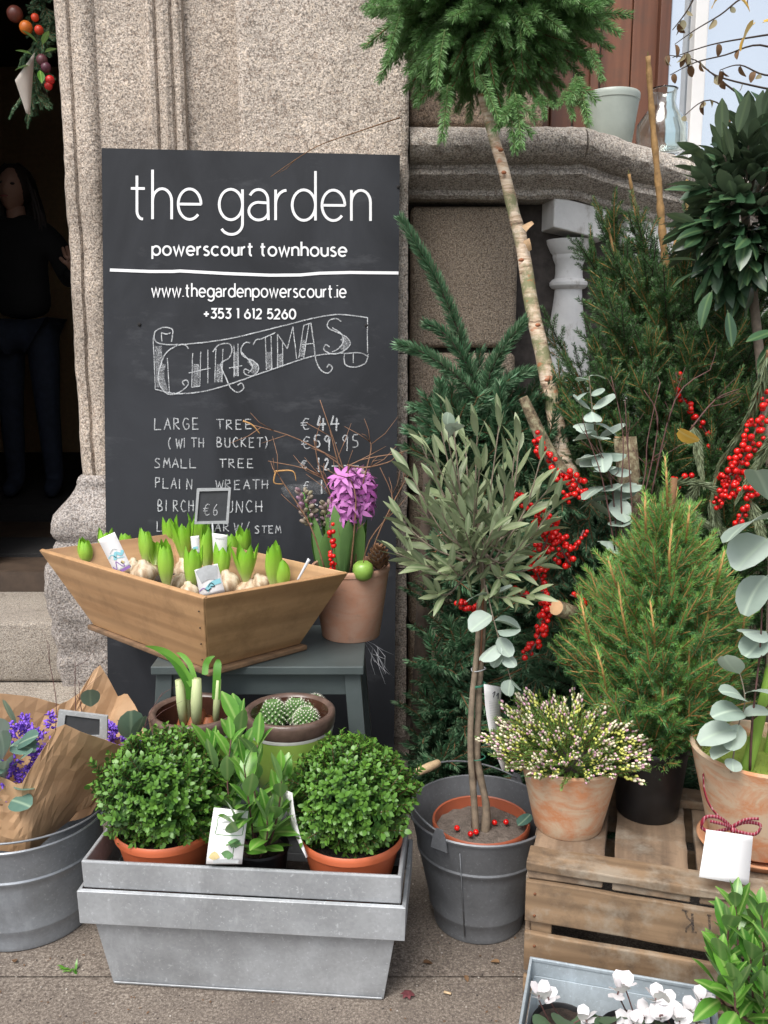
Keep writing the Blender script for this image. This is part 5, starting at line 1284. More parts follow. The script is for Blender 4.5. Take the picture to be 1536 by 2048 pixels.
for u in (.012, CL-.055):
    for v in (.013, CDp-.05): cbox(u, u+.042, v, v+.036, .0, .270, 'corner_post', CRW)
for u, z in ((.02,.24),(.02,.19),(.022,.12),(.02,.085)): 
    mb = MB(); c = CO+cu*u+cn*(-.003)+Vector((0,0,z)); mb.ball(c, .0035, 6, 4, (1,.5,1)); part('nail', mb, plain('rust', (.16,.06,.025), .8, .3, 50), crate)
def cf(px, py):   # point on the crate's front board
    d = ray(px, py); n0 = cn; p0 = CO-cn*.0045; t_ = (p0-Vector((0,0,CH))).dot(n0)/d.dot(n0); return Vector((0,0,CH))+d*t_
def z3(X, Y_): return (780+X/2.032, 1250+Y_/2.032)
INKA = chalk('stencil_print', .85, .3, .55, (.045,.04,.04), 260)
for st_, w_ in (([(1228,1172),(1232,1246)], 5.2), ([(1228,1207),(1208,1190),(1200,1162)], 3.8), ([(1230,1210),(1205,1232),(1203,1250)], 3.8), ([(1186,1158),(1212,1165)], 4), ([(1222,1248),(1248,1250)], 3.5), ([(1296,1178),(1300,1240)], 4.8), ([(1288,1178),(1306,1182)], 3.5)):
    mb = MB(); ribbon(mb, [z3(*p) for p in st_], w_, cf); part('stencil_stroke', mb, INKA, crate, smooth=False)

# heather pot
hc = AZ(1153,1690,.2905); hc = Vector((hc.x-.002, hc.y+.088, .2905))
ht = thing('heather', hc, 'bushy heather with pink and cream bells in a weathered terracotta pot on the crate corner', 'heather')
pot(ht, hc, .076, .112, .165, .0, TERR, soilz=.9, th=.008, wob=.004)
hcc = hc+Vector((0,0,.155)); inr = MB()
HM = list(HTS[0].materials)
for i in range(470):
    z = .12+.88*(i+.5)/470 if i < 400 else U(-.05,.2); ph = i*2.39996; s_ = math.sqrt(max(0, 1-z*z)); d = Vector((s_*math.cos(ph), s_*math.sin(ph), z)); k2 = U(.25,1)
    p = hcc+Vector((d.x*.125, d.y*.095, d.z*.095))*k2**.5*(1+.25*noise.noise(d*3)); dd = (Vector((d.x*1.25, d.y*.9, d.z*.75+.35))+rdir()*.25).normalized(); q_ = aim(dd, U(0,6))
    if d.z < .1: dd.z -= .15
    src = rnd.choice(HTS)
    if i < 470 and (d.y < .35) and len([0]) and inr is not None and i % 3 != 2: inst('flower_sprig', src, ht, p, q_, U(.75,1.1))
    elif i % 2 == 0:
        b = len(inr.v); inr.v += [tuple(p*1.0+q_@v.co) for v in src.vertices]; inr.f += [tuple(b+v for v in f_.vertices) for f_ in src.polygons]; inr.m += [f_.material_index for f_ in src.polygons]
part('inner_sprigs', inr, HM, ht, kind='stuff')

# dwarf conifer
dc = AZ(1310,1650,.2905); dc = Vector((dc.x, dc.y+.066, .2905))
cf_ = thing('dwarf_conifer', dc, 'bright green dwarf spruce in a black plastic pot standing on the crate', 'conifer')
pot(cf_, dc, .070, .090, .175, .004, BLKP, liph=.016, th=.004, soilm=plain('bark_mulch', (.09,.04,.02), .9, .5, 90, bump=1, bd=.006))
env = [(1480,70),(1430,120),(1370,165),(1300,186),(1220,178),(1150,150),(1090,112),(1030,72),(980,50),(940,28),(912,8)]
xc0 = AY(1320, 1300, dc.y).x
def envr(z):
    # radius by height; the table holds picture rows, converted once to heights
    for (za, ra), (zb, rb) in zip(ENV, ENV[1:]):
        if za <= z <= zb: return ra+(rb-ra)*(z-za)/(zb-za)
    return 0
ENV = [(AY(1320, py, dc.y).z, r*1.13e-3) for py, r in env]
mb = MB(); mb.tube(smooth3([dc+Vector((0,0,.15)), Vector((xc0, dc.y, .7)), Vector((xc0+.01, dc.y, 1.08))], 5), .008, 7); part('trunk', mb, BROWNT, cf_)
inr = MB(); cnt = 0; spires = [(0,0,1.0),(-.05,-.03,.0),(.06,-.02,.0)]
for i in range(560):
    z = ENV[0][0]+.02+(ENV[-1][0]-ENV[0][0]-.06)*((i+.5)/640)**1.15; a = i*2.39996; r = envr(z)*(1+.34*noise.noise(Vector((math.cos(a)*2.2, math.sin(a)*2.2, z*9))))
    o = Vector((math.cos(a), math.sin(a), 0)); sc = U(.75,1.15); L_ = .10*sc; up = .75+1.0*(z-ENV[0][0])+U(-.25,.35)+(.9 if z > .95 else 0); dd = (o+Vector((0,0,up))+rdir()*.2).normalized()
    p = Vector((xc0, dc.y+.0, z))+o*max(0, r-.10)*(1 if i%4 else .6)-Vector((0,0,.075*sc)); q_ = aim(dd, U(0,6))
    src = rnd.choice(DWF)
    if cnt < 300 and o.y < .3 and i % 4: inst('needle_sprig', src, cf_, p, q_, sc); cnt += 1
    else:
        b = len(inr.v); inr.v += [tuple(p+q_@(v.co*sc)) for v in src.vertices]; inr.f += [tuple(b+v for v in f_.vertices) for f_ in src.polygons]; inr.m += [f_.material_index for f_ in src.polygons]
for (px, py, px2, py2) in ((1335,1020,1330,912),(1292,1080,1290,985),(1372,1085,1380,1005),(1240,1190,1215,1110),(1430,1180,1450,1100),(1310,1330,1300,1200),(1260,1300,1235,1160),(1400,1310,1425,1170),(1340,1180,1345,1040),(1180,1290,1160,1195),(1480,1290,1490,1190),(1365,1420,1380,1290),(1215,1390,1190,1290),(1320,1440,1325,1370)):
    mb = MB(); Yq = dc.y-.12-.0*(py-1000); P = smooth3([AY(px, py, Yq+.05), AY((px+px2)/2+U(-4,4), (py+py2)/2, Yq), AY(px2, py2, Yq+.02)], 4); mb.mat = 0; mb.tube(P, [.0028]*(len(P)-1)+[.001], 5); needles(mb, P, 170, .017, .0017, .4, 'round'); part('leading_shoot', mb, [ORANGET, DWARFN], cf_)
part('inner_sprigs', inr, [ORANGET, DWARFN], cf_, kind='stuff')

# large terracotta pot at the right edge
rc = Vector((.805, 1.80, .2905+.02)); am = thing('terracotta_pot', rc-Vector((0,0,.02)), 'large terracotta pot with saucer and mossy soil at the right end of the crate', 'flower pot')
mb = MB(); mb.lathe([(0,0),(.10,0),(.118,.018),(.121,.022),(.116,.024),(.098,.008),(0,.008)], rc-Vector((0,0,.0195)), 48); part('saucer', mb, terra('terracotta_saucer', (.50,.22,.11), (.5,.33,.2), .4), am)
pot(am, rc, .094, .146, .215, .0, TERR, soilm=None, th=.010, soilz=.9, wob=.003)
mb = MB(); rs = .126
mb.lathe([(rs,.178),(rs*.8,.19),(rs*.5,.197),(0,.20)], rc, 40); mb.v = [(x,y,z+.016*noise.noise(Vector((x*35,y*35,3)))) for x,y,z in mb.v]; part('moss', mb, MOSS, am)
mm = MB(); 
for i in range(2200):
    a = U(0,6.283); r_ = rs*math.sqrt(U(0,1)); p = rc+Vector((r_*math.cos(a), r_*math.sin(a), .188+.008*U(-1,1))); d = (rdir()+Vector((0,0,.5))).normalized(); mm.blade(p, d, rdir(), U(.008,.02), .0014, 2, U(-.4,.4), 0, lambda t_: 1-t_*.7)
part('moss_strands', mm, MOSS, am, kind='stuff')
for q, r_ in ((((1490,1548,1.74),(1512,1470,1.74),(1532,1380,1.73),(1552,1280,1.72)), .013), (((1535,1548,1.80),(1546,1470,1.8),(1560,1380,1.79)), .014)):
    P = smooth3([AY(*x) for x in q], 5); mb = MB(); mb.tube(P, [r_*(1-.35*i/len(P)) for i in range(len(P))], 12); part('flower_stem', mb, AMARL, am)
mb = MB(); mb.lathe([(.02,-.01),(.038,.01),(.034,.035),(.018,.055)], AY(1525,1560,1.8), 20); part('bulb', mb, AMB, am)
def twoleaf(root, stem, leaves, meshes, m=GREYT, r=.0018):
    P = smooth3([AY(*x) for x in stem], 5); mb = MB(); n_ = len(P); mb.tube(P, [r*(1-.5*i/n_) for i in range(n_)], 6); part('stem', mb, m, root)
    for (px, py, Y, dx, dz, sc) in leaves: inst('leaf', rnd.choice(meshes), root, min(P, key=lambda q_: (q_-AY(px, py, Y)).length), aim((dx, U(-.7,-.1), dz), U(-.5,.5)), sc)
eu = thing('eucalyptus_branch', AY(1500,1560,1.72), 'pale eucalyptus twig with round leaves tucked in the large terracotta pot', 'eucalyptus')
twoleaf(eu, ((1462,1545,1.70),(1475,1460,1.70),(1490,1400,1.70),(1478,1340,1.70)), [(1478,1460,1.70,-1,.1,1.35),(1465,1450,1.68,-.2,-.9,1.0),(1470,1520,1.66,-1,-.15,1.0),(1460,1520,1.67,-.3,-.5,.7),(1485,1440,1.70,1,.4,1.0),(1488,1390,1.72,-.6,.7,1.1),(1490,1380,1.7,.7,.5,1.2),(1480,1340,1.72,-.8,.5,1.0),(1484,1420,1.72,-.9,.4,1.2)], EUCX if 'EUCX' in globals() else ER)
eu = thing('eucalyptus_branch', AY(1545,1200,1.72), 'large pale wavy eucalyptus leaves entering from the right edge above the terracotta pot', 'eucalyptus')
twoleaf(eu, ((1540,1560,1.74),(1534,1300,1.72),(1536,1150,1.70),(1540,980,1.68)), [(1540,1010,1.68,-.5,.9,1.6),(1536,1060,1.68,-1,.1,1.9),(1536,1080,1.69,-.8,-.5,1.7),(1538,1000,1.7,.6,.8,1.6),(1534,1150,1.7,-.9,-.6,1.5),(1534,1160,1.71,.9,-.2,1.4),(1534,1280,1.72,-.9,.2,1.2),(1534,1250,1.72,-.5,-.8,1.2)], ER)
twig([pl((1500,1540,1.72),(1505,1440,1.71),(1520,1300,1.70),(1525,1180,1.70))], 'dark reddish twig standing in the large terracotta pot', .003, REDT, 2)
# ribbon bow and blank tag
RIB = N('ribbon_red'); wv = RIB.n('TexWave'); wv.inputs['Scale'].default_value = 55; RIB.l(RIB.coord(), wv.inputs['Vector']); RIB.col(RIB.mix(RIB.ramp(wv.outputs['Fac'], [(.80, 0), (.88, 1)]), (.22,.010,.03), (.42,.20,.22))); RIB.rough(.6); RIB = RIB.m
bw = AY(1462,1652,1.655); rb = thing('ribbon_bow', bw, 'dark red stitched ribbon tied in a bow round the large terracotta pot', 'ribbon')
def rband(pts, w_, name='ribbon_loop', up=(0,0,1)):
    P = smooth3([Vector(p) for p in pts], 6); mb = MB()
    for i, p in enumerate(P):
        d = (P[min(i+1,len(P)-1)]-P[max(0,i-1)]).normalized(); s_ = (Vector(up)-d*d.dot(Vector(up))).normalized()
        mb.v += [tuple(p+s_*w_/2), tuple(p-s_*w_/2)]
    for i in range(len(P)-1): a = 2*i; mb.face((a, a+1, a+3, a+2))
    o = part(name, mb, RIB, rb); s2 = o.modifiers.new('solid', 'SOLIDIFY'); s2.thickness = .0012; return o
rband([AY(*x) for x in ((1406,1530,1.80),(1408,1580,1.735),(1425,1620,1.69),(1462,1655,1.652))], .007, 'ribbon', (0,-.6,.6))
rband([AY(*x) for x in ((1462,1655,1.645),(1440,1636,1.635),(1412,1634,1.64),(1404,1655,1.645),(1425,1664,1.64),(1462,1657,1.642))], .007)
rband([AY(*x) for x in ((1462,1655,1.645),(1490,1645,1.635),(1520,1650,1.635),(1510,1668,1.632),(1480,1664,1.638),(1462,1657,1.642))], .007)
rband([AY(*x) for x in ((1462,1655,1.642),(1490,1640,1.632),(1518,1638,1.628))], .006, 'ribbon_end'); rband([AY(*x) for x in ((1462,1655,1.642),(1445,1648,1.632),(1420,1642,1.628))], .006, 'ribbon_end')
mb = MB(); mb.ball(bw+Vector((0,-.012,-.001)), .007, 8, 6); part('knot', mb, RIB, rb)
card([(1398,1754,1.598),(1497,1771,1.598),(1506,1672,1.632),(1413,1659,1.632)], 1.62, 'blank white tag hanging from the red ribbon in front of the crate', cat='tag', name='paper_tag', th=.0008)

# =====================================================================
# ZINC TRAY WITH CYCLAMEN, LAUREL AT THE CORNER
# =====================================================================
T0, T1_, T2_ = AZ(1060,1912,.135), AZ(1440,1977,.135), AZ(1018,2056,.135)
t_u = (T1_-T0).normalized(); t_v = Vector((t_u.y, -t_u.x, 0)); tl_len = (T1_-T0).length-.01
ty = thing('zinc_tray', T0+t_u*.18+t_v*.15-Vector((0,0,.135)), 'pale galvanised tray holding white cyclamen in front of the crate', 'tray')
def trect(e, z): return [Vector((T0.x,T0.y,0))+t_u*a+t_v*b+Vector((0,0,z)) for a, b in ((e,.30-e),(tl_len-e,.30-e),(tl_len-e,e),(e,e))]
def shell2(r_, th, name, bottom=False):
    mb = MB()
    for q in r_: mb.v += [tuple(p) for p in q]
    for i in range(len(r_)-1):
        for q in range(4): q2 = (q+1)%4; mb.face((i*4+q, i*4+q2, (i+1)*4+q2, (i+1)*4+q))
    if bottom: mb.face((3,2,1,0))
    o = part(name, mb, ZINCT, ty, smooth=False); s_ = o.modifiers.new('solid', 'SOLIDIFY'); s_.thickness = th; s_.offset = -1; bv = o.modifiers.new('bevel', 'BEVEL'); bv.width = .0015; bv.segments = 2; bv.limit_method = 'ANGLE'
shell2([trect(.025,.0005), trect(.010,.100)], .002, 'body', True); shell2([trect(.004,.075), trect(.002,.129)], .0025, 'rim_band'); shell2([trect(.0,.127), trect(.0,.135)], .008, 'rim')
mb = MB(); q = trect(.022,.045); mb.poly(q); part('soil', mb, SOIL, ty, smooth=False)
CYW = foliage('cyclamen_white', (.72,.68,.70), (.80,.78,.80), .5, .25); CYL = foliage('cyclamen_leaf', (.03,.07,.03), (.10,.16,.09), .45, .1)
def cy_petal(L, W):
    mb = MB(); mb.blade(Vector((0,0,0)), Vector((0,0,1)), Vector((0,1,0)), L, W, 6, .2, .08, lambda t_: (.45+.75*math.sin(math.pi*min(1,t_*.85)))*(1 if t_ < .85 else max(.05,(1-t_)/.15)), True); return mb.mesh('petal', CYW, True)
CP = [cy_petal(.036, .026), cy_petal(.033, .023)]
mb = MB(); mb.blade(Vector((0,0,0)), Vector((0,0,1)), Vector((0,1,0)), .05, .05, 5, .1, .15, lambda t_: math.sqrt(max(0.02, 1-(2*t_-.9)**2)) if t_ < .95 else .1, True); CLF = mb.mesh('leaf', CYL, True)
def cyclamen(label, base, flowers, leaves, cup=True):
    root = thing('cyclamen', base, label, 'cyclamen', 'white cyclamen in the zinc tray')
    pot(root, base, .045, .058, .06, .003, BLKP, liph=.01, th=.004)
    for (px, py, Y, tilt) in flowers:
        top = AY(px, py, Y); b0 = base+Vector((U(-.02,.02), U(-.02,.02), .055)); 
        P = smooth3([b0, b0.lerp(top, .6)+Vector((U(-.008,.008),0,.01)), top+Vector((0,0,.002)), top+Vector((tilt*.3*.02,-.006,-.002))], 5); mb = MB(); mb.tube(P, .0014, 5); part('flower_stem', mb, REDT, root)
        ax = Vector((tilt, U(-.3,.1), 1)).normalized(); x = ax.orthogonal().normalized(); y = ax.cross(x)
        for k_ in range(5):
            a = k_*2*math.pi/5+px; o = x*math.cos(a)+y*math.sin(a); inst('petal', rnd.choice(CP), root, top+o*.003-ax*.004, aim((ax*.9+o*U(.35,.75)).normalized(), U(-.8,.8)), U(.6,.88))
        mb = MB(); mb.ball(top-ax*.006, .0052, 8, 5); part('flower_cup', mb, CYW, root)
    for (px, py, Y, dx, dz) in leaves:
        p = AY(px, py, Y); inst('leaf', CLF, root, p, aim((dx, -.8, dz), U(-.4,.4)), U(.8,1.1))
        mb = MB(); mb.tube([base+Vector((0,0,.055)), base.lerp(p,.6)+Vector((0,0,.01)), p], .0012, 4); part('leaf_stem', mb, REDT, root)
cyclamen('white cyclamen with one cluster of upright petals at the left end of the zinc tray', Vector((AZ(1110,2046,.06).x, 1.50, .048)), [(1078,1990,1.49,-.2),(1096,1996,1.485,.3),(1170,2040,1.47,.5)], [(1130,2038,1.47,-.3,.4),(1150,2036,1.50,.5,.3),(1100,2046,1.46,-.6,.4),(1165,2044,1.49,.5,.5)])
cyclamen('white cyclamen with a single tall drooping flower in the middle of the zinc tray', Vector((AZ(1235,2046,.06).x, 1.48, .048)), [(1248,1972,1.46,.1),(1238,1985,1.455,-.8),(1262,2046,1.43,-.4),(1285,2032,1.44,.3)], [(1225,2034,1.45,-.5,.4),(1250,2030,1.46,.4,.4),(1215,2046,1.44,-.4,.2)])
cyclamen('white cyclamen crowded with flowers at the right end of the zinc tray', Vector((AZ(1345,2050,.06).x, 1.46, .048)), [(1312,1998,1.45,-.3),(1335,2008,1.44,.2),(1322,2032,1.42,-.3),(1356,2038,1.41,.2),(1380,2022,1.43,.4),(1390,2044,1.42,.5),(1402,2000,1.44,.2),(1270,2050,1.42,-.6)], [(1330,2046,1.44,-.2,.4),(1380,2046,1.45,.5,.4),(1300,2036,1.46,-.5,.4)])
gb = Vector((.735, 1.43, .0)); 
def gp(root): pot(root, gb, .07, .09, .15, .004, BLKP, liph=.014, th=.004)
S_ = lambda *q: [gb+Vector((U(-.03,.03),U(-.03,.03),.14))]+[AY(*x) for x in q]
leafy('leafy green laurel bush at the bottom right corner in front of the crate', gb,
      [S_((1490,1950,1.42),(1475,1860,1.44),(1470,1800,1.45)), S_((1465,1980,1.38),(1455,1900,1.38),(1458,1850,1.38)), S_((1530,1960,1.42),(1528,1880,1.44),(1520,1815,1.45)), S_((1450,2010,1.36),(1442,1960,1.35),(1440,1915,1.35)),
       S_((1510,2010,1.36),(1505,1960,1.35),(1500,1905,1.35)), S_((1480,2030,1.33),(1470,2000,1.32),(1468,1960,1.32)), S_((1545,2020,1.38),(1550,1960,1.38),(1552,1900,1.38)), S_((1500,1960,1.48),(1500,1890,1.5),(1498,1840,1.5)), S_((1530,2040,1.34),(1530,2010,1.33),(1528,1975,1.33))],
      LL, (.7,1.1), nper=15, potf=gp, name='laurel_bush', m=REDT)
# =====================================================================
# FIRS, SPRUCE, WREATH, BAY, BERRIES, EUCALYPTUS
# =====================================================================
def joinm(mb, src, p, q_, sc=1.0):
    b = len(mb.v); mb.v += [tuple(p+q_@(v.co*sc)) for v in src.vertices]; mb.f += [tuple(b+v for v in f_.vertices) for f_ in src.polygons]; mb.m += [f_.material_index for f_ in src.polygons]
# fir pile
fb = thing('fir_pile', (.35, 2.55, 0), 'dark blue green pile of cut fir trees reaching the ground between chalkboard and small conifer', 'fir trees')
for i in range(5):
    x = .1+.13*i; mb = MB(); mb.tube([(x,2.6,0),(x+U(-.05,.05),2.68,.6),(x+U(-.08,.08),2.75,1.15)], [.03,.026,.012], 8); part('trunk', mb, DARKBARK, fb)
fr_ = random.Random(5); inr = MB(); cnt = 0
for i in range(840):
    z = fr_.uniform(.02, 1.12); f = z/1.12
    xc = fr_.uniform(.05, .80) if z < .95 else fr_.uniform(.07,.55)
    lay_ = i % 3; y = 2.36+.10*lay_+.16*f+fr_.uniform(-.05,.05)
    y += .06*noise.noise(Vector((xc*5, z*5, 1)))
    n1 = noise.noise(Vector((xc*2.5, z*2.2, 4)))*2.2
    d = Vector((math.sin(n1*1.5)*.9+(-.5 if xc < .12 else 0), -.55, .25+math.cos(n1)*.75)).normalized(); d = (d+rdir()*.35).normalized()
    p = Vector((xc, y, z)); 
    if p.x+d.x*.24 < .12: d.x = abs(d.x)+.1
    if p.x < .15: p.x += .07
    q_ = aim(d, fr_.uniform(-.8,.8)); sc = fr_.uniform(.9,1.5); src = fr_.choice(NOB)
    if lay_ == 0: inst('fir_sprig', src, fb, p, q_, sc)
    else: joinm(inr, src, p, q_, sc)
def fir_branch(root, pts, n_, ln, wd, r, mats, name='branch', fwd=.42, mode='round', twr=.004):
    P = smooth3([AY(*x) for x in pts], 6); m_ = len(P); mb = MB(); mb.mat = 0; mb.tube(P, [twr*(1-.6*i/m_) for i in range(m_)], 6); needles(mb, P, n_, ln, wd, fwd, mode); part(name, mb, mats, root)
nb = thing('noble_fir_branch', AY(962,880,2.55), 'blue green noble fir top with thick fanning shoots against the stone blocks', 'fir branch')
for pts, n_ in ((((955,790,2.56),(915,660,2.55),(865,545,2.53),(803,440,2.50)),1500), (((960,790,2.55),(925,715,2.54),(885,665,2.53),(853,648,2.52)),700), (((958,800,2.53),(905,745,2.50),(845,705,2.48),(798,690,2.46)),950), (((968,800,2.53),(985,735,2.50),(1015,685,2.48),(1052,640,2.46)),900),
                (((985,830,2.52),(1005,780,2.50),(1040,750,2.48),(1080,742,2.47)),850), (((960,850,2.52),(915,825,2.48),(870,815,2.46),(826,815,2.44)),800), (((880,880,2.44),(882,820,2.43),(879,768,2.42)),550), (((990,900,2.42),(997,830,2.41),(1000,772,2.40)),650), (((965,920,2.56),(962,850,2.56),(956,780,2.56)),500),
                (((1000,900,2.5),(1040,850,2.48),(1075,800,2.46)),500), (((900,930,2.46),(860,880,2.44),(815,860,2.42)),500), (((1060,900,2.46),(1075,860,2.44),(1068,820,2.43)),400)):
    fir_branch(nb, pts, int(n_*.8), .034, .0042, .004, [DARKBARK, NOBLE], 'shoot', .36)
for pts in (((1150,1310,2.2),(1100,1285,2.14),(1045,1278,2.08)), ((1160,1380,2.25),(1110,1360,2.2),(1060,1345,2.16)), ((1180,1000,2.3),(1170,1050,2.25),(1175,1110,2.2)), ((1130,960,2.4),(1125,1040,2.32),(1118,1110,2.28))):
    b_ = thing('fir_branch', AY(*pts[0]), {1150:'fir branch tip pointing left just above the heather, below the red berries', 1160:'dark fir branch low behind the heather pot', 1180:'drooping fir branch left of the small conifer under the eucalyptus', 1130:'fir branch hanging behind the red berries right of the olive'}[pts[0][0]], 'fir branch')
    fir_branch(b_, pts, 420, .030, .004, .003, [DARKBARK, NOBLE], 'shoot', .45, 'brush')
for i in range(90):                       # sprigs hanging forward round the foot of the pole
    p = AY(U(1075,1230), U(950,1330), U(2.22,2.36)); d = Vector((U(-.8,.6), -.6, U(-.9,.5))).normalized(); joinm(inr, rnd.choice(NOB), p, aim(d, U(-.8,.8)), U(.6,.9))
part('inner_branches', inr, [BROWNT, NOBLEB], fb, kind='stuff')
# wreath on a birch stem
wc = AY(978, -8, 2.62); wr = thing('fir_wreath', wc, 'big bushy ball of bright green fir sprigs on top of the pale birch pole', 'wreath', None)
inr = MB(); wq = random.Random(21)
mb = MB(); mb.ball(wc, .10, 14, 10); part('moss_core', mb, MOSS, wr)
k_ = 0
for i in range(560):
    z = 1-2*(i+.5)/560; ph = i*2.39996; s_ = math.sqrt(1-z*z); d = Vector((s_*math.cos(ph), s_*math.sin(ph), z)); rad = wq.uniform(.08,.215)
    rad *= 1+.18*noise.noise(d*2.3)
    p = wc+Vector((d.x*1.08, d.y*.9, d.z*.85))*rad; dd = (d*1.0+Vector((0,0,-.06))+rdir()*.5).normalized(); q_ = aim(dd, wq.uniform(-.6,.6)); sc = wq.uniform(.85,1.15); src = wq.choice(WR)
    if d.y < .25 and k_ < 290: inst('fir_sprig', src, wr, p, q_, sc); k_ += 1
    else: joinm(inr, src, p, q_, sc)
for i_, (px, py, ex, ey) in enumerate(((895,170,890,278),(960,150,1000,240),(1030,185,1050,290),(1015,205,1035,300),(800,10,745,15),(800,30,775,110),(1150,150,1185,245),(1130,180,1150,235),(1180,100,1210,160),(890,60,870,170),(1080,190,1095,235),(760,-10,735,25))):
    a = AY(px, py, 2.42); b = AY(ex, ey, 2.36); inst('fir_sprig', WR[i_%4], wr, a, aim(b-a), (b-a).length/.14)
part('inner_sprigs', inr, [BROWNT, WREATHN], wr, kind='stuff')
pole = thing('birch_pole', AY(1140,960,2.45), 'pale lichen spotted birch pole with a fork, carrying the fir wreath ball', 'birch pole')
b0 = AY(1142,965,2.36); foot_ = Vector((.60, 2.78, 0))
P = smooth3([AY(965,190,2.60), AY(985,262,2.58), AY(1003,330,2.56), AY(1030,430,2.53), AY(1048,510,2.50), AY(1062,600,2.47), AY(1082,700,2.44), AY(1104,800,2.41), AY(1122,900,2.38), b0, b0.lerp(foot_, .2), b0.lerp(foot_, .6), foot_], 6)
rr_ = [.0135, .026]; mb = MB(); n_ = len(P)
mb.tube([p+Vector((noise.noise(p*9), noise.noise(p*9+Vector((5,0,0))), 0))*.005 for p in P], [(.0125+.0115*min(1, i/(n_*.72)))*(1+.07*noise.noise(P[i]*30)) for i in range(n_)], 14); part('stem', mb, BIRCH, pole)
P2 = smooth3([AY(1046,795,2.28), AY(1062,830,2.27), AY(1085,880,2.26), AY(1112,930,2.25), AY(1150,985,2.24)], 6); mb = MB(); mb.tube(P2, [.012+.010*i/len(P2) for i in range(len(P2))], 12); part('fork', mb, LOGB, pole)
for (px, py, dx, dz) in ((1052,480,.5,-.8),(1048,458,.6,.6)):
    mb = MB(); p = AY(px, py, 2.47); mb.blade(p, Vector((dx,-.4,dz)), Vector((0,-1,.3)), .024, .02, 4, .8, .1, lambda t_: 1-t_*.5); part('bark_curl', mb, plain('bark_peel', (.55,.36,.20), .7, .2, 50), pole)
for (px, py) in ((1000,300),(1010,345),(1075,650),(1095,760),(1040,520)):
    mb = MB(); p = AY(px+U(-6,6), py, 2.53 if py < 400 else (2.45 if py < 600 else 2.34)); mb.ball(p, .007, 7, 5, (1.1,.8,.7)); part('bark_knot', mb, plain('knot', (.30,.11,.05), .8, .4, 60), pole)
# spruce
sb = Vector((.84, 2.60, 0)); sp = thing('spruce_tree', sb, 'dark bushy spruce with bare brown leader shoots in front of the white balusters', 'spruce')
mb = MB(); mb.tube(smooth3([sb, sb+Vector((0,0,.8)), AY(1338,560,2.6)], 5), [.03]*5+[.02]*6, 10); part('trunk', mb, DARKBARK, sp)
inr = MB(); cnt = 0
tipsS = [(1215,458,2.48),(1185,525,2.5),(1120,690,2.46),(1240,545,2.42),(1278,480,2.45),(1292,560,2.38),(1395,470,2.5),(1425,520,2.45),(1452,548,2.42),(1495,560,2.5),(1530,590,2.45),(1370,520,2.4),(1215,620,2.38),(1330,600,2.3),(1400,600,2.32),(1470,620,2.3),(1150,760,2.35),(1130,800,2.4),(1240,660,2.28),(1300,690,2.25),(1380,690,2.24),(1450,710,2.24),(1520,700,2.3),(1200,720,2.3),(1220,780,2.26),(1290,790,2.22),(1370,790,2.2),(1440,820,2.22),(1500,800,2.24),(1170,850,2.3),(1260,880,2.25),(1340,900,2.2),(1420,920,2.2),(1490,900,2.22),(1560,650,2.5),(1580,800,2.4),(1300,1000,2.25),(1400,1020,2.2),(1480,1000,2.2),(1220,960,2.3),(1540,950,2.25),(1150,930,2.35),(1540,1100,2.3),(1470,1120,2.25),(1560,1250,2.3),(1440,640,2.75),(1350,560,2.8),(1290,640,2.8),(1500,660,2.8),(1260,560,2.75)]
for ti, (px, py, Y) in enumerate(tipsS):
    tip = AY(px, py, Y); h_ = max(.30, tip.z-.10-1.05*math.hypot(tip.x-sb.x, (tip.y-sb.y)*.8)); base = Vector((sb.x+.02*U(-1,1), sb.y, h_)); L = (tip-base).length
    mid = base.lerp(tip, .5)+Vector((0,0,-.03)); P = smooth3([base, mid, tip], 6); n_ = len(P); mb = MB(); mb.tube(P, [.006*(1-.75*i/n_) for i in range(n_)], 6); needles(mb, P, int(L*650), .017, .0022, .5, 'round', bare=.35); part('branch', mb, [ORANGET if ti % 2 else BROWNT, SPRUCEN], sp)
    m_ = max(5, int(L*(30 if px > 1160 else 13)))
    for i in range(m_):
        f = .25+.72*i/(m_-1); j = min(n_-2, int(f*(n_-1))); p = P[j].lerp(P[j+1], f*(n_-1)-j); t_ = (P[j+1]-P[j]).normalized(); x = t_.orthogonal().normalized(); y = t_.cross(x); a = i*2.4
        o = x*math.cos(a)+y*math.sin(a); d = (t_*(.9+f)+o*(1.1-f*.8)).normalized(); sc = U(.5,.85)*(1 if f < .9 else .75); q_ = aim(d, U(0,6)); src = rnd.choice(SPR)
        if cnt < 298 and Y < 2.55 and i % 2 == (ti % 2): inst('twig', src, sp, p, q_, sc); cnt += 1
        else: joinm(inr, src, p, q_, sc)
for i in range(330):
    p = Vector((U(.52,1.4), U(2.6,2.85), U(.25,1.38))); p.x = max(p.x, .86) if p.z > .85 else p.x; d = (Vector(((p.x-sb.x)*2.5, -.7, .35))+rdir()*.6).normalized(); p.x = p.x if p.z < 1.05 else .78+.42*(p.x-.52); joinm(inr, rnd.choice(SPR), p, aim(d, U(0,6)), U(.8,1.1))
part('inner_twigs', inr, [DARKBARK, SPRUCEN], sp, kind='stuff')
LEADN = foliage('leader_needles', (.10,.14,.03), (.26,.24,.07), .6, .15); LEADT = plain('leader_bark', (.34,.20,.08), .8, .4, 60, bump=.5)
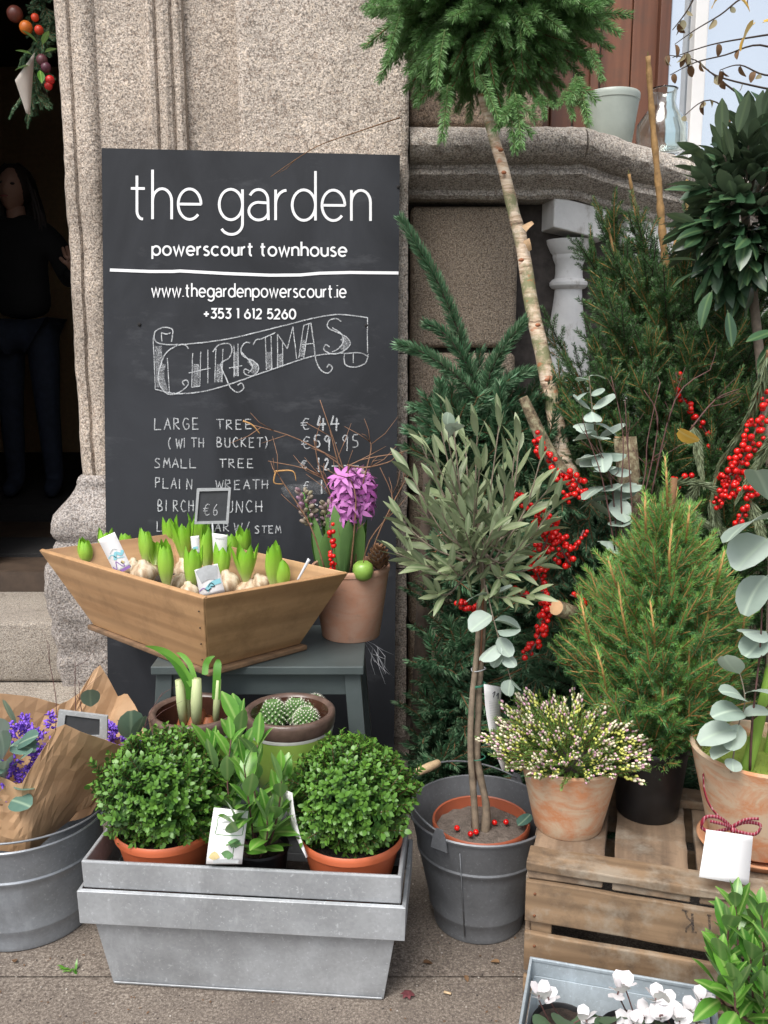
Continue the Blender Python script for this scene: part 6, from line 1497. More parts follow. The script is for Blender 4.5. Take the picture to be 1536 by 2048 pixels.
for pts, n_, r, ln in ((((1338,600,2.58),(1326,480,2.56),(1318,380,2.55),(1305,240,2.53),(1296,112,2.50)),620,.012,.016), (((1310,590,2.56),(1292,500,2.54),(1272,420,2.52),(1258,348,2.5)),420,.007,.015), (((1365,560,2.6),(1372,470,2.6),(1374,360,2.6)),200,.007,.014), (((1345,540,2.58),(1352,470,2.58),(1350,440,2.58)),150,.006,.014), (((1250,620,2.5),(1235,540,2.48),(1217,455,2.46)),280,.005,.015), (((1290,620,2.5),(1285,550,2.48),(1276,485,2.46)),220,.005,.015)):
    P = smooth3([AY(*x) for x in pts], 6); m_ = len(P); mb = MB(); mb.mat = 0; mb.tube(P, [r*(1-.45*i/m_)*(1+.18*math.sin(i*2.1)) for i in range(m_)], 8); needles(mb, P, n_, ln, .002, .82, 'round'); part('leader_shoot', mb, [LEADT, LEADN], sp)
# bay
bb = AY(1490, 430, 2.22); by = thing('bay_bush', Vector((1.02, 2.24, 0)), 'dark glossy bay leaves of a standard bay crown at the upper right edge', 'bay')
mb = MB(); mb.tube([(1.02,2.24,0),(1.0,2.24,.9),(bb.x,bb.y,bb.z)], [.016,.014,.01], 8); part('trunk', mb, GREYT, by)
pot(by, Vector((1.02,2.24,0)), .10, .14, .22, .004, BLKP)
inr = MB(); cnt = 0
for i in range(60):
    d = rdir(); d.y = -abs(d.y) if i % 3 else d.y; tip = bb+Vector((d.x*.15+.03, d.y*.15, d.z*.21)); base = bb+(tip-bb)*.25; P = smooth3([base, base.lerp(tip,.5)+Vector((0,0,.012)), tip+Vector((0,0,.02))], 4); n_ = len(P)
    mb = MB(); mb.tube(P, .0022, 5); part('stem', mb, GREYT, by)
    for j in range(9):
        f = .3+.7*j/8; q = min(n_-2, int(f*(n_-1))); p = P[q].lerp(P[q+1], f*(n_-1)-q); t_ = (P[q+1]-P[q]).normalized(); x = t_.orthogonal().normalized(); y = t_.cross(x); a = j*2.4; o = x*math.cos(a)+y*math.sin(a)
        dd = (o*(1.1-.7*f)+t_*(.4+f*.8)).normalized(); sc = U(.75,1.15)
        if cnt < 300 and tip.y < bb.y+.03: inst('leaf', rnd.choice(BL), by, p, aim(dd, U(-.8,.8)), sc); cnt += 1
        else: joinm(inr, rnd.choice(BL), p, aim(dd, U(-.8,.8)), sc)
for (px, py, dx, dz) in ((1385,300,-.8,.5),(1420,260,-.2,1),(1375,350,-1,.0),(1390,290,-.9,.2),(1400,420,-1,-.1),(1370,430,-1,.3),(1365,500,-1,0),(1380,520,-.9,-.3),(1400,560,-.5,-.8),(1430,600,.1,-1),(1500,690,0,-1),(1520,660,-.6,-.8),(1530,640,-1,-.3),(1450,250,.1,1),(1500,215,.1,1),(1440,300,-.4,.9)):
    inst('leaf', rnd.choice(BL), by, AY(px+25, py+20, 2.08), aim((dx,-.3,dz), U(-.5,.5)), 1.05)
for i in range(260):
    d = rdir(); p = bb+Vector((d.x*.11, d.y*.10, d.z*.16))*U(.5,1); joinm(inr, rnd.choice(BL), p, aim(Vector((d.x, d.y-.7, d.z*.6+.1))+rdir()*.4, U(-1,1)), U(.8,1.15))
part('inner_leaves', inr, BAYL, by, kind='stuff')
# berries
def bb_(px, label, n_, spread=.02, m=REDT, r=.0022): return berry_branch([AY(*q) for q in px], n_, label, spread, 1.0, r, m)
bb_(((1352,745,2.2),(1362,790,2.2),(1380,820,2.2),(1405,850,2.2),(1432,905,2.2)), 'arching berry branch above the yellow leaf, right of the eucalyptus', 26, .012)
bb_(((1532,790,2.02),(1515,850,2.02),(1495,900,2.02),(1470,950,2.03),(1450,1000,2.04)), 'thick branch of red berries at the right edge, beside the wilted fir', 85, .028)
bb_(((1470,940,2.05),(1448,965,2.05),(1440,1010,2.05)), 'cluster of red berries low on the right, above the small conifer', 30, .024)
bb_(((1530,960,2.0),(1515,975,2.0),(1480,985,2.0)), 'small cluster of berries at the far right edge', 22, .018)
bb_(((1490,1010,2.0),(1480,1040,2.0),(1478,1060,2.0)), 'lowest berry cluster at the right by the pale eucalyptus leaves', 14, .014)
bb_(((1385,960,2.1),(1350,965,2.1),(1340,970,2.1)), 'few red berries right behind the tip of the small conifer', 10, .014)
bb_(((1068,870,2.1),(1085,905,2.1),(1110,930,2.1),(1115,965,2.1)), 'berry branch crossing the birch fork at the right of the olive', 34, .018)
bb_(((1120,940,2.1),(1150,960,2.1),(1165,985,2.1),(1130,1000,2.1)), 'berries just right of the birch pole foot', 38, .020)
bb_(((1070,1020,2.05),(1095,1060,2.05),(1115,1085,2.05),(1140,1130,2.05)), 'dense berry cluster right of the olive crown', 60, .028)
bb_(((1110,1040,2.04),(1090,1090,2.04),(1070,1130,2.04),(1085,1170,2.04)), 'broad berry cluster hanging over the log end', 60, .026)
bb_(((1085,1180,2.0),(1092,1220,2.0),(1085,1260,2.0),(1058,1310,2.0)), 'lowest string of berries hanging down towards the heather', 48, .018)
bb_(((1040,980,2.05),(1035,1000,2.05),(1060,1010,2.05)), 'few berries peeping through the olive leaves', 12, .014)
bb_(((910,1205,2.15),(935,1215,2.15),(948,1215,2.15)), 'red berries low left of the olive trunk under the crown', 16, .014)
bb_(((1045,1180,2.0),(1030,1190,2.0),(1055,1195,2.0)), 'small bunch of berries under the olive crown right side', 14, .014)
bb_(((1140,1190,2.02),(1165,1200,2.02),(1170,1210,2.02)), 'few berries beside the sawn log end', 10, .012)
bb_(((1150,1100,2.05),(1168,1060,2.05)), 'three or four berries by the drooping fir branch', 6, .010)
# eucalyptus
eu = thing('eucalyptus_branch', AY(1240,1090,2.12), 'upright silver eucalyptus stem with paired round leaves in the middle of the right side', 'eucalyptus')
P_ = ((1246,1110,2.12),(1235,1020,2.12),(1212,930,2.11),(1188,840,2.10),(1178,752,2.10)); P = smooth3([AY(*x) for x in P_], 5); mb = MB(); mb.tube(P, [.003*(1-.6*i/len(P)) for i in range(len(P))], 6); part('stem', mb, GREYT, eu)
for (px, py, s_) in ((1178,757,.62),(1180,787,.72),(1183,822,1.05),(1188,850,1.0),(1196,872,1.15),(1203,905,1.2),(1210,935,1.3),(1218,970,1.35),(1224,1000,1.35),(1232,1040,1.4),(1238,1080,1.2)):
    for sg in (-1, 1): inst('leaf', rnd.choice(ER), eu, AY(px, py+U(-5,5), 2.10), aim((sg, U(-.6,.1), U(-.12,.3)), U(-.5,.5)), s_*U(.85,1.05))
    if s_ > 1: inst('leaf', rnd.choice(ER), eu, AY(px, py, 2.09), aim((U(-.5,.5), -1, -.4), U(-.5,.5)), s_*.8)
eu = thing('eucalyptus_branch', AY(975,1170,2.0), 'silver eucalyptus twig hanging beside the olive trunk', 'eucalyptus')
twoleaf(eu, ((972,1170,1.93),(985,1230,1.90),(1000,1285,1.89),(1025,1370,1.88)), [(975,1190,1.91,-.9,.2,.9),(980,1190,1.91,.9,.1,1.0),(985,1235,1.90,-.8,-.4,1.1),(990,1240,1.90,1,-.2,1.1),(1000,1270,1.89,.3,-.9,.9),(995,1280,1.89,-.9,-.5,1.1),(1008,1310,1.88,-.6,-.8,.75),(1012,1310,1.88,.7,-.6,.8),(1020,1350,1.88,-.2,-1,.7),(1022,1350,1.88,.8,-.6,.6),(1010,1250,1.9,1,.3,1.0)], ER)
for (px, py, dx, dz, lb, nm) in ((905,905,.2,1,'pale heart shaped eucalyptus leaves catching light at the top of the olive crown','eucalyptus_sprig'),):
    e2 = thing(nm, AY(px, 960, 1.9), lb, 'eucalyptus'); twoleaf(e2, ((925,1000,1.9),(912,950,1.87),(900,900,1.84),(895,850,1.82)), [(895,862,1.82,-.2,.9,.6),(908,872,1.82,.5,.8,.75),(925,885,1.82,.6,.6,.7)], ER)
# wilted fir sprays, logs, twigs, yellow leaf
wf = thing('wilted_fir_branch', AY(1450,1000,2.1), 'dull grey green wilted fir branches drooping at the right among the berries', 'fir branch')
for pts in (((1536,700,1.98),(1520,770,2.0),(1490,850,2.05),(1440,930,2.1),(1425,990,2.1)), ((1385,850,2.14),(1395,900,2.12),(1405,960,2.1)), ((1560,860,1.98),(1520,920,2.0),(1480,990,2.0)), ((1310,1000,2.12),(1350,970,2.08),(1400,968,2.06),(1430,985,2.05)), ((1420,1000,2.1),(1440,1060,2.08),(1480,1100,2.05)), ((1350,1000,2.12),(1400,1040,2.1),(1450,1060,2.08)), ((1500,1000,2.02),(1520,1060,2.0),(1540,1120,2.0)), ((1400,960,2.14),(1370,1010,2.12),(1340,1040,2.1))):
    fir_branch(wf, pts, 420, .032, .004, .003, [BROWNT, WILT], 'shoot', .8, 'brush', .0035)
p0, p1 = AY(1262,1000,2.2), AY(1250,875,2.22); lg = thing('birch_log', p0, 'short upright log with pale cut top behind the eucalyptus stem', 'log')
mb = MB(); mb.tube([Vector((p0.x,p0.y,.3)), p0, p1], .028, 14); part('bark', mb, LOGB, lg); mb = MB(); mb.lathe([(.026,0),(0,.001)], p1+Vector((0,0,.0005)), 16); part('cut_end', mb, CUTW, lg)
a, b = AY(1160,1232,2.08), AY(1112,1215,1.98); d = (b-a).normalized(); lg = thing('cut_branch', a, 'thick cut branch with pale sawn end pointing out below the berries', 'log'); mb = MB(); mb.tube([a+(a-b)*2.5, a, b], [.022,.020,.018], 12); part('bark', mb, LOGB, lg)
mb = MB(); q_ = aim(d); mb.lathe([(.0172,0),(0,.001)], b+d*.0006, 16, q_.to_matrix()); part('cut_end', mb, CUTW, lg)
twig([pl((1250,1100,2.06),(1242,1000,2.06),(1246,870,2.06),(1222,752,2.06)), pl((1235,1110,2.07),(1222,960,2.07),(1192,890,2.07)), pl((1260,1080,2.08),(1290,950,2.08),(1295,880,2.08),(1320,765,2.08)), pl((1262,1100,2.08),(1315,860,2.08),(1288,780,2.08)), pl((1230,1100,2.05),(1205,960,2.05),(1170,860,2.05)),
      pl((1270,1100,2.06),(1256,900,2.06),(1250,800,2.06)), pl((1300,1000,2.1),(1350,800,2.1),(1420,740,2.1)), pl((1380,860,2.1),(1430,800,2.1),(1478,778,2.1))], 'thin dark red bare twigs rising around the eucalyptus stem', .0022, REDT, 3, cat='twigs', name='twig_bunch')
YEL = foliage('yellow_leaf', (.72,.42,.06), (.80,.50,.10), .5, .35, vein=((.8,.6,.2), .001)); YLF = leafmesh(.042, .036, 5, .3, .25, lambda t_: math.sin(math.pi*min(1, .12+t_*.86))**.6, 'blade', YEL, .004)
p = AY(1355,858,2.07); yl = thing('yellow_leaf', p, 'single yellow leaf caught on the arching berry branch', 'leaf'); inst('blade', YLF, yl, p, aim((.7,-.4,-.6), 2.2), 1.15)
# hanging birch twigs with leaves, in front of the window
DRY = foliage('dry_leaf', (.10,.05,.025), (.24,.14,.07), .7, .2); DLF = leafmesh(.026, .018, 4, .4, .3, lambda t_: math.sin(math.pi*min(1,.1+t_*.88))**.6, 'leaf', DRY, .003)
hb = thing('hanging_birch_branch', AY(1560,60,2.75), 'dark thin birch twigs with small brown and yellow leaves hanging before the shop window', 'branch')
for pts, nl in ((((1600,60,2.8),(1500,75,2.8),(1420,90,2.8),(1345,115,2.8)),4), (((1600,120,2.8),(1520,90,2.8),(1450,110,2.8),(1390,125,2.8),(1340,150,2.8)),5), (((1600,190,2.8),(1500,170,2.8),(1430,150,2.8),(1390,120,2.8),(1335,110,2.8)),6), (((1620,200,2.8),(1500,240,2.8),(1420,200,2.8),(1370,230,2.8)),6), (((1590,0,2.8),(1500,-10,2.8),(1440,30,2.8),(1390,60,2.8),(1350,88,2.8)),5), (((1400,-30,2.85),(1375,20,2.85),(1345,60,2.85)),4), (((1600,150,2.75),(1530,150,2.75),(1480,130,2.75),(1440,140,2.75)),5),(((1480,190,2.8),(1440,160,2.8),(1415,140,2.8)),3)):
    P = smooth3([AY(*x) for x in pts], 5); mb = MB(); mb.tube(P, [.0035*(1-.7*i/len(P)) for i in range(len(P))], 5); part('twig', mb, DARKBARK, hb)
    for i in range(nl): p = rnd.choice(P[5:]); inst('leaf', DLF, hb, p, aim((U(-.6,.6), U(-.5,.2), -1), U(0,6)), U(.8,1.3))
for (px, py, dx, dz, s_) in ((1510,45,-.7,-.8,2.2),(1525,45,.8,.1,1.6),(1470,-8,.5,-.3,1.5),(1440,-5,-.5,-.4,1.0)): inst('leaf', YLF, hb, AY(px, py, 2.60), aim((dx,-.1,dz), .4), s_*.8)
# pots on the coping
c = AY(1222, 270, 3.26); c.z = 2.052; cp = thing('grey_pot', c, 'pale grey green plant pot standing on the stone coping under the window', 'flower pot')
pot(cp, c, .070, .092, .165, .003, plain('pale_grey_glaze', (.36,.40,.36), .35, .08, 15), liph=.025, soilm=SOIL)
k = N('clear_glass'); k.b.inputs['Transmission Weight'].default_value = 1; k.rough(.02); k.b.inputs['IOR'].default_value = 1.45; k.col((.85,.92,.9)); GL_ = k.m
c = AY(1322, 290, 3.24); c.z = 2.022; gv = thing('glass_jar', c, 'clear glass jar on the coping right of the pale grey pot', 'glass jar')
mb = MB(); mb.lathe([(0,.004),(.07,.004),(.085,.02),(.085,.09),(.05,.14),(.042,.16),(.044,.20),(.048,.205),(.045,.207),(.040,.20),(.038,.16),(.046,.138),(.081,.088),(.081,.022),(.067,.009),(0,.009)], c, 36); part('glass', mb, GL_, gv)
# cobweb-like pale sprig by the stool and long bare twig over the board
twig([pl((800,235,2.9),(720,262,2.9),(640,290,2.88),(590,320,2.86),(541,354,2.84))], 'thin brown twig lying across the top of the chalkboard', .0022, BROWNT, 1, cat='twig')
gt = plain('pale_dry_stem', (.42,.43,.46), .8, .2, 60)
twig([pl((725,1278,2.45),(745,1295,2.44),(760,1320,2.43),(772,1348,2.42)), pl((725,1278,2.45),(750,1290,2.44),(768,1310,2.43)), pl((725,1278,2.45),(738,1300,2.44),(750,1325,2.43))], 'pale feathery dry stem sticking out at the right of the stool', .0012, gt, 3, cat='twig')

# =====================================================================
# BOUQUETS IN THE LEFT BUCKET
# =====================================================================
def sheet(name, root, top, bot, bulge=.03, nu=20, nv=9, seed=0, amp=.010, m=KRAFT):
    """paper sheet between a top and a bottom edge, both (px, py, Y)"""
    tp = [AY(*q) for q in top]; bt = [AY(*q) for q in bot]
    def along(L, u):
        x = u*(len(L)-1); i = min(len(L)-2, int(x)); return L[i].lerp(L[i+1], x-i)
    mb = MB()
    def fn(u, v):
        a, b = along(bt, u), along(tp, u); p = a.lerp(b, v); s_ = math.sin(math.pi*u)
        p = p+Vector((0,-1,0))*bulge*s_*(.4+.6*v)
        q = Vector((p.x*8+seed, p.z*6+p.x*3, p.y*5)); c_ = 1-abs(noise.noise(q))*2.6; c2 = 1-abs(noise.noise(q*2.6+Vector((7,0,0))))*2.6
        j = rdir()*.0016 if 0 < u < 1 and 0 < v < 1 else Vector((0,0,0)); return p+j+Vector((.3,-1,.15))*(amp*c_+amp*.5*c2)*min(1, v*2+.2)
    mb.grid(fn, nu, nv); mb.f = [t for (a, b, c, d) in mb.f for t in ((a, b, c), (a, c, d))]; mb.m = [0]*len(mb.f); o = part(name, mb, m, root, smooth=False); s2 = o.modifiers.new('solid', 'SOLIDIFY'); s2.thickness = .0008; return o
LAV = plain('violet_statice', (.20,.09,.58), .7, .45, 200)
mb = MB()
for i in range(26):
    z = .05*i/26; d = rdir(); mb.ball(Vector((d.x*.009, d.y*.009, z)), .0042, 5, 3)
    mb.blade(Vector((d.x*.01, d.y*.01, z)), d+Vector((0,0,.5)), rdir(), .010, .006, 2, .2, 0, lambda t_: 1-.5*t_)
STA = mb.mesh('flower_head', LAV, True)
bq = thing('bouquet', lbc+Vector((0,-.02,.02)), 'bouquet of violet statice and eucalyptus wrapped in brown paper, front of the left bucket', 'bouquet')
sheet('paper', bq, [(-60,1530,1.93),(10,1552,1.90),(45,1568,1.88),(85,1500,1.88),(128,1438,1.88),(170,1458,1.90),(215,1475,1.94),(262,1496,1.98)], [(-40,1700,1.93),(5,1700,1.91),(35,1702,1.90),(58,1700,1.90),(80,1690,1.93),(100,1672,1.96),(120,1655,1.99),(140,1640,2.01)], .02, seed=1, amp=.010)
sheet('paper', bq, [(-60,1540,2.0),(-20,1500,2.05),(30,1490,2.10),(80,1440,2.12),(150,1450,2.12),(220,1470,2.08),(262,1496,1.99)], [(-40,1655,2.0),(0,1655,2.04),(40,1652,2.08),(90,1650,2.08),(130,1648,2.06),(160,1640,2.02),(182,1628,1.99)], -.03, seed=5)
for (px, py, Y, dx, dz) in ((12,1560,1.93,-.2,.6),(25,1540,1.94,.2,1),(5,1520,1.95,-.5,.8),(40,1545,1.93,.5,.9),(20,1580,1.92,0,.6),(60,1535,1.95,.6,.9),(75,1510,1.96,.4,1),(85,1500,1.98,.6,.9),(65,1520,1.94,.2,1),(50,1470,2.02,.5,.8),(25,1465,2.02,.3,1),(45,1455,2.03,0,1),(95,1510,1.99,.8,.4),(70,1490,1.99,-.2,1),(15,1455,2.02,-.4,1),(60,1465,2.0,.9,.6)):
    inst('flower', STA, bq, AY(px, py+18, Y), aim((dx+U(-.2,.2), -.2, dz), U(0,6)), U(.8,1.25))
for (px, py, Y, dx, dz, s_) in ((8,1560,1.91,.2,.9,1.3),(15,1540,1.90,-.6,.4,1.2),(30,1530,1.92,.7,.8,1.1),(5,1520,1.93,.4,.9,1.3),(22,1600,1.88,.5,.1,1.1),(2,1600,1.88,-.5,.5,1.1),(20,1490,1.96,1,.1,1.2),(35,1490,1.96,.8,.6,1.1),(0,1480,1.97,-.2,1,1.3),(28,1570,1.89,1,-.1,.9),(50,1560,1.90,.9,.5,.9)): inst('leaf', rnd.choice(ERD if s_ < 1.25 else ER), bq, AY(px, py, Y), aim((dx,-.35,dz), U(-.6,.6)), s_)
for k_ in range(5):
    a = AY(-10+k_*14, 1600+k_*6, 1.90); b = AY(15+k_*16, 1660, 1.95); mb = MB(); mb.tube([a, b], .006, 7); part('stem', mb, BROWNT, bq)
bq2 = thing('bouquet', lbc+Vector((.0,.06,.03)), 'bouquet in pointed brown paper with violet flowers, back of the left bucket', 'bouquet')
sheet('paper', bq2, [(-60,1385,2.10),(0,1388,2.12),(60,1396,2.14),(118,1415,2.15),(150,1395,2.16),(190,1332,2.17),(212,1368,2.17),(230,1402,2.17),(248,1392,2.16),(270,1420,2.14),(286,1460,2.10),(290,1500,2.06)], [(-40,1640,2.08),(0,1640,2.10),(60,1640,2.12),(100,1640,2.12),(140,1636,2.10),(165,1630,2.06),(185,1615,2.03)], -.03, seed=11, nu=30)
sheet('paper', bq2, [(120,1470,2.02),(160,1480,2.0),(205,1478,1.99),(250,1500,2.0),(290,1500,2.05)], [(130,1620,2.0),(150,1620,2.0),(165,1618,1.99),(178,1614,2.0),(186,1610,2.02)], .01, seed=14, nu=30)
for (px, py, Y, dx, dz) in ((225,1470,2.04,.2,1),(240,1478,2.03,.5,.8),(250,1485,2.03,.9,.4),(100,1440,2.08,.2,1),(60,1450,2.08,-.2,1),(230,1465,2.06,-.2,1),(262,1478,2.05,.8,.7)): inst('flower', STA, bq2, AY(px, py+15, Y), aim((dx,-.2,dz), U(0,6)), U(.7,1.1))
for (px, py, Y, dx, dz, s_) in ((182,1415,2.09,.1,1,1.0),(262,1480,2.02,.15,1,1.35),(270,1470,2.02,.5,.8,1.0),(258,1470,2.03,-.3,1,.9),(30,1450,2.06,-.3,1,1.2)): inst('leaf', rnd.choice(ERD), bq2, AY(px, py, Y), aim((dx,-.3,dz), 0), s_)
root, P = slate_tag([(112,1478),(214,1478),(215,1432),(118,1420)], 1.97, 'small zinc framed slate sign stuck in the wrapped bouquets', '', ((160,1478),(162,1560)), fw=.013)
twig([pl((110,1480,2.08),(112,1400,2.10),(100,1330,2.12),(95,1290,2.12)), pl((152,1430,2.1),(150,1370,2.1),(151,1325,2.1)), pl((165,1430,2.1),(160,1400,2.1),(158,1360,2.1)), pl((290,1480,2.0),(293,1440,2.0),(325,1385,2.02))], 'fine reddish twigs rising from the wrapped bouquets', .0013, REDT, 2, cat='twigs', name='twig_bunch')

# =====================================================================
# DOORWAY: PERSON, HANGING WREATH
# =====================================================================
def skin(name, verts, edges, radii, m, root, sub=2, rootv=0):
    me = bpy.data.meshes.new(name); o_ = wloc(root); me.from_pydata([tuple(Vector(v)-o_) for v in verts], edges, []); o = bpy.data.objects.new(name, me); COL.objects.link(o); o.parent = root
    s_ = o.modifiers.new('skin', 'SKIN'); s_.use_smooth_shade = True
    for i, r in enumerate(radii): me.skin_vertices[0].data[i].radius = (r, r) if not isinstance(r, tuple) else r
    me.skin_vertices[0].data[rootv].use_root = True
    su = o.modifiers.new('sub', 'SUBSURF'); su.levels = sub; su.render_levels = sub; me.materials.append(m); return o
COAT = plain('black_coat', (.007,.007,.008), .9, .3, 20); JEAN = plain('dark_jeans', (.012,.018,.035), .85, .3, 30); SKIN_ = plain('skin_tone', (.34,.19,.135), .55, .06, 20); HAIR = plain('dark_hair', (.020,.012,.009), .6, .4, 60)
pX, pY = -1.87, 4.78; Z0 = .592
pe = thing('person', (pX, pY, Z0), 'woman with long dark hair in black coat and jeans standing in the dark doorway', 'person')
V = lambda x, y, z: (pX+x, pY+y, Z0+z)
bv = [V(0,0,.92), V(0,0,1.08), V(0,0,1.24), V(0,.01,1.38), V(0,0,1.46), V(-.17,.02,1.34), V(-.24,0,1.10), V(-.22,-.14,.92), V(.17,.0,1.34), V(.27,-.02,1.12), V(.33,-.20,1.16), V(.09,0,.86), V(.10,-.02,.48), V(.10,.02,.08), V(.11,-.10,.03), V(-.09,0,.86), V(-.10,0,.48), V(-.11,.03,.08), V(-.12,-.09,.03)]
skin('coat', bv[:11], [(0,1),(1,2),(2,3),(3,4),(3,5),(5,6),(6,7),(3,8),(8,9),(9,10)], [(.17,.12),(.15,.11),(.16,.115),(.13,.10),(.06,.06),.075,.058,.048,.075,.060,.045], COAT, pe)
skin('trousers', [bv[0]]+bv[11:], [(0,1),(1,2),(2,3),(3,4),(0,5),(5,6),(6,7),(7,8)], [(.155,.11),.095,.065,.05,.04,.095,.065,.05,.04], JEAN, pe)
mb = MB(); hc_ = Vector(V(.0,-.03,1.575)); rot = Matrix.Rotation(R(-6), 3, 'X')@Matrix.Rotation(R(8), 3, 'Y')
base = len(mb.v); nn_, mm_ = 28, 22
for i in range(mm_+1):
    ph = math.pi*i/mm_
    for k_ in range(nn_):
        an = 2*math.pi*k_/nn_; d = Vector((math.sin(ph)*math.cos(an), math.sin(ph)*math.sin(an), math.cos(ph))); x, y, z = d.x*.074, d.y*.092, d.z*.112
        if z < 0: x *= 1-.28*(-z/.112)**1.5; y *= 1-.15*(-z/.112)
        if y < 0:
            def g(cx, cz, sx, sz, a): return a*math.exp(-((x-cx)/sx)**2-((z-cz)/sz)**2)
            y -= g(0,-.018,.011,.022,.020)+g(0,-.03,.014,.010,.008)+g(0,-.062,.022,.008,.006)+g(0,-.095,.02,.016,.006)
            y += g(-.03,.008,.016,.011,.010)+g(.03,.008,.016,.011,.010)
        p = hc_+rot@Vector((x,y,z)); mb.v.append(tuple(p))
for i in range(mm_):
    for k_ in range(nn_): k2 = (k_+1)%nn_; mb.face((i*nn_+k_, (i+1)*nn_+k_, (i+1)*nn_+k2, i*nn_+k2))
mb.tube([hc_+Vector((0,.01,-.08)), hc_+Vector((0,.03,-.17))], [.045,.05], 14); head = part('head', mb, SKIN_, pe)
for sg in (-1, 1): mb = MB(); mb.ball(hc_+rot@Vector((sg*.030,-.083,.006)), .0095, 10, 6, (1.3,.6,.7)); part('eye', mb, HAIR, pe)
mb = MB(); mb.ball(hc_+rot@Vector((0,-.094,-.060)), .011, 10, 6, (2.0,.4,.45)); part('mouth', mb, plain('lips', (.30,.09,.08), .5, .1, 9), pe)
mb = MB(); strands = random.Random(4)
mb.ball(hc_+Vector((0,.022,.022)), .098, 18, 12, (1,1,1.05))
for i in range(150):
    a = strands.uniform(-.45, math.pi+.45); o = Vector((math.cos(a), math.sin(a), 0)); top_ = hc_+Vector((o.x*.03, .01+o.y*.03, .118)); side_ = hc_+Vector((o.x*.094, .015+o.y*.09, strands.uniform(.0,.05))); lo = hc_+Vector((o.x*(.10+strands.uniform(0,.05)), .01+o.y*.09, -.12-strands.uniform(0,.04))); en = lo+Vector((o.x*.03+strands.uniform(-.02,.02), -.02, -.12-strands.uniform(0,.08)))
    mb.tube(smooth3([top_, side_, lo, en], 4), [.009]*8+[.007,.006,.005,.004,.002], 4, False)
part('hair', mb, HAIR, pe)
# hand near the collar side
hx = Vector(V(.345,-.235,1.185)); hv = [hx+Vector((0,.04,-.03)), hx]; he = [(0,1)]; hr = [.030,(.034,.018)]
for k_, (ox, l_) in enumerate(((-.028,.060),(-.010,.068),(.008,.064),(.025,.052))):
    b = len(hv); kn = hx+Vector((ox,-.004,.036)); hv += [kn, kn+Vector((ox*.15,-.012,l_*.45)), kn+Vector((ox*.1,-.030,l_*.72))]; he += [(1,b),(b,b+1),(b+1,b+2)]; hr += [.0105,.0095,.0085]
b = len(hv); hv += [hx+Vector((-.036,-.01,.012)), hx+Vector((-.052,-.025,.034))]; he += [(1,b),(b,b+1)]; hr += [.011,.009]
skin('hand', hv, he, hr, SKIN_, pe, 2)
# wreath hanging in the door
dw = thing('door_wreath', AY(70,60,3.45), 'fir garland with orange and red fruits hanging in the top of the doorway', 'wreath')
for i in range(46):
    f = i/45; p = AY(78+18*math.sin(f*5)-10*f*0, -60+f*260, 3.45)+rdir()*.03; d = (Vector((U(-.8,.8), -.5, -1.1+.8*(1-f)))).normalized(); inst('fir_sprig', rnd.choice(NOB), dw, p, aim(d, U(-.5,.5)), U(.35,.6))
mb = MB(); mb.tube([AY(78,-120,3.47), AY(85,60,3.47), AY(92,200,3.47)], .008, 6); part('wire_core', mb, DARKBARK, dw)
for (px, py, r, cc_) in ((30,28,.028,(.12,.03,.02)),(52,55,.023,(.62,.16,.02)),(78,60,.016,(.6,.05,.02)),(70,35,.014,(.6,.06,.02)),(100,160,.016,(.55,.02,.02)),(97,172,.014,(.55,.02,.02)),(84,120,.02,(.12,.04,.05)),(92,135,.018,(.10,.03,.05))):
    mb = MB(); mb.ball(AY(px, py, 3.38), r, 12, 8); part('fruit', mb, plain('fruit', cc_, .4, .2, 30), dw)
for (px, py, dx, dz) in ((75,85,-.6,.6),(85,90,.5,.7),(60,130,-.8,-.3),(80,140,.2,-.6),(66,110,-.7,.2),(90,105,.8,.2)): inst('leaf', LL[1], dw, AY(px, py, 3.36), aim((dx,-.4,dz), 0), .8)
card([(52,226,3.36),(60,230,3.37),(69,105,3.38),(30,160,3.33)], 3.36, 'long white paper tag hanging from the doorway garland', cat='tag', name='paper_tag', tint=plain('old_paper', (.52,.47,.42), .7, .05, 9))
card_ = COL.objects[-1]
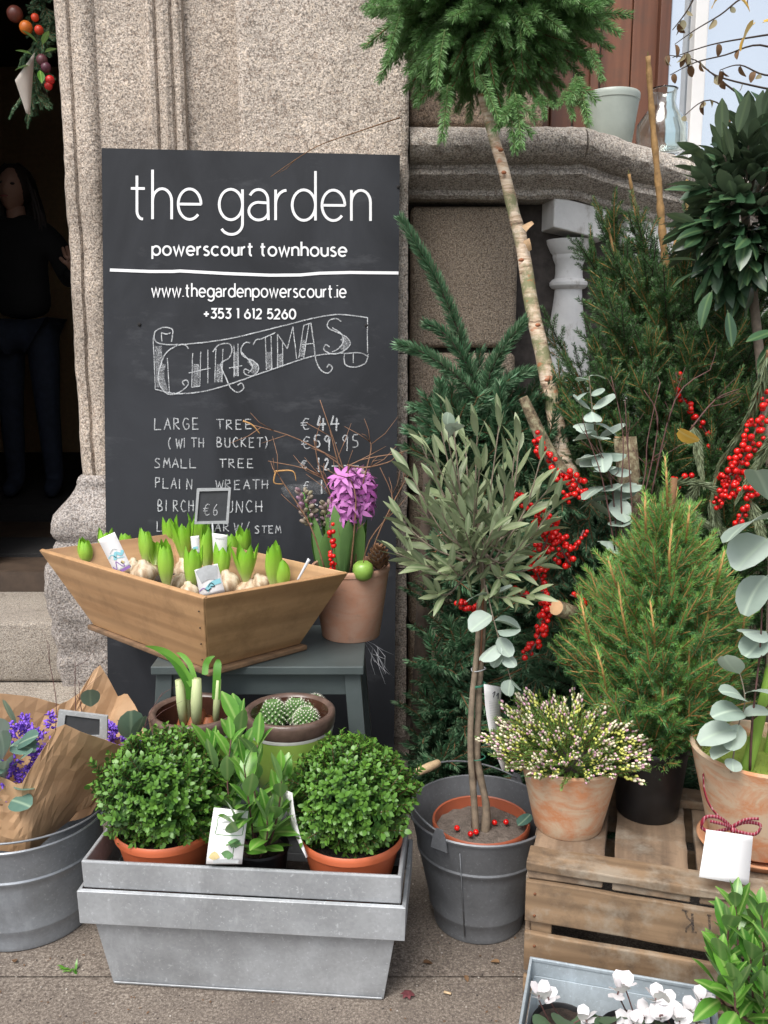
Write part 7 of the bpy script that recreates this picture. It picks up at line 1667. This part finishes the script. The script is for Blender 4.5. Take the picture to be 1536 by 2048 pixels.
# =====================================================================
# SMALL THINGS ON THE GROUND
# =====================================================================
p = AZ(815,1990,.004); t = thing('fallen_flower', p, 'small dark red shrivelled flower lying on the pavement right of the trough', 'flower')
for i in range(7):
    mb = MB(); mb.blade(p+Vector((0,0,.002)), Vector((math.cos(i), math.sin(i), .5)), Vector((0,0,1)), .014, .010, 3, .6, .2); part('petal', mb, plain('dead_petal', (.12,.03,.035), .7, .3, 60), t)
p = AZ(895,1987,.003); t = thing('wood_chip', p, 'tiny pale wood chip on the pavement between trough and tray', 'chip'); mb = MB(); mb.box(p+Vector((0,0,.002)), (.016,.005,.003), Matrix.Rotation(-.4,3,'Z')); part('chip', mb, WOODP, t)
p = AZ(140,1938,.0); t = thing('weed', p, 'small green weed growing in the pavement joint at the left', 'weed')
for i in range(12): mb = MB(); mb.blade(p+Vector((U(-.015,.015),U(-.006,.006),-.003)), Vector((U(-1,1),U(-1,.3),U(.3,1))), Vector((0,0,1)), U(.012,.024), .006, 3, .5, .2); part('leaf', mb, LAUR, t)
PEB = [plain('grit_pale', (.40,.36,.32), .8, .2, 60), plain('grit_dark', (.05,.04,.035), .8, .3, 60), plain('grit_leaf', (.13,.07,.035), .8, .3, 60)]
gm = MB()
for i in range(1000):
    x, y = U(-1.1,.9), U(1.45,2.3); gm.mat = rnd.choice((0,1,1,2)); r = U(.0008,.0028) if gm.mat < 2 else U(.002,.004)
    if gm.mat == 2: gm.blade(Vector((x,y,.002)), Vector((U(-1,1),U(-1,1),.1)), Vector((0,0,1)), r*2.2, r*1.2, 2, .2, .1)
    else: gm.ball(Vector((x,y,.0005)), r, 5, 3, (1,1,.6))
part('grit', gm, PEB, None, kind='stuff')
for (px, py, dx, dy, lb) in ((845,1925,1,.2,'dry brown leaf on the pavement between trough and dark bucket'),(30,1925,-.5,1,'dry leaf on the pavement below the left bucket'),(930,1950,.3,-1,'dry leaf on the pavement in front of the dark bucket'),(1000,1925,-.8,.4,'small brown leaf on the pavement by the crate corner')):
    p = AZ(px, py, .004); t = thing('fallen_leaf', p, lb, 'leaf'); inst('leaf', DLF, t, p, aim((dx, dy, .08)), U(.5,.8))
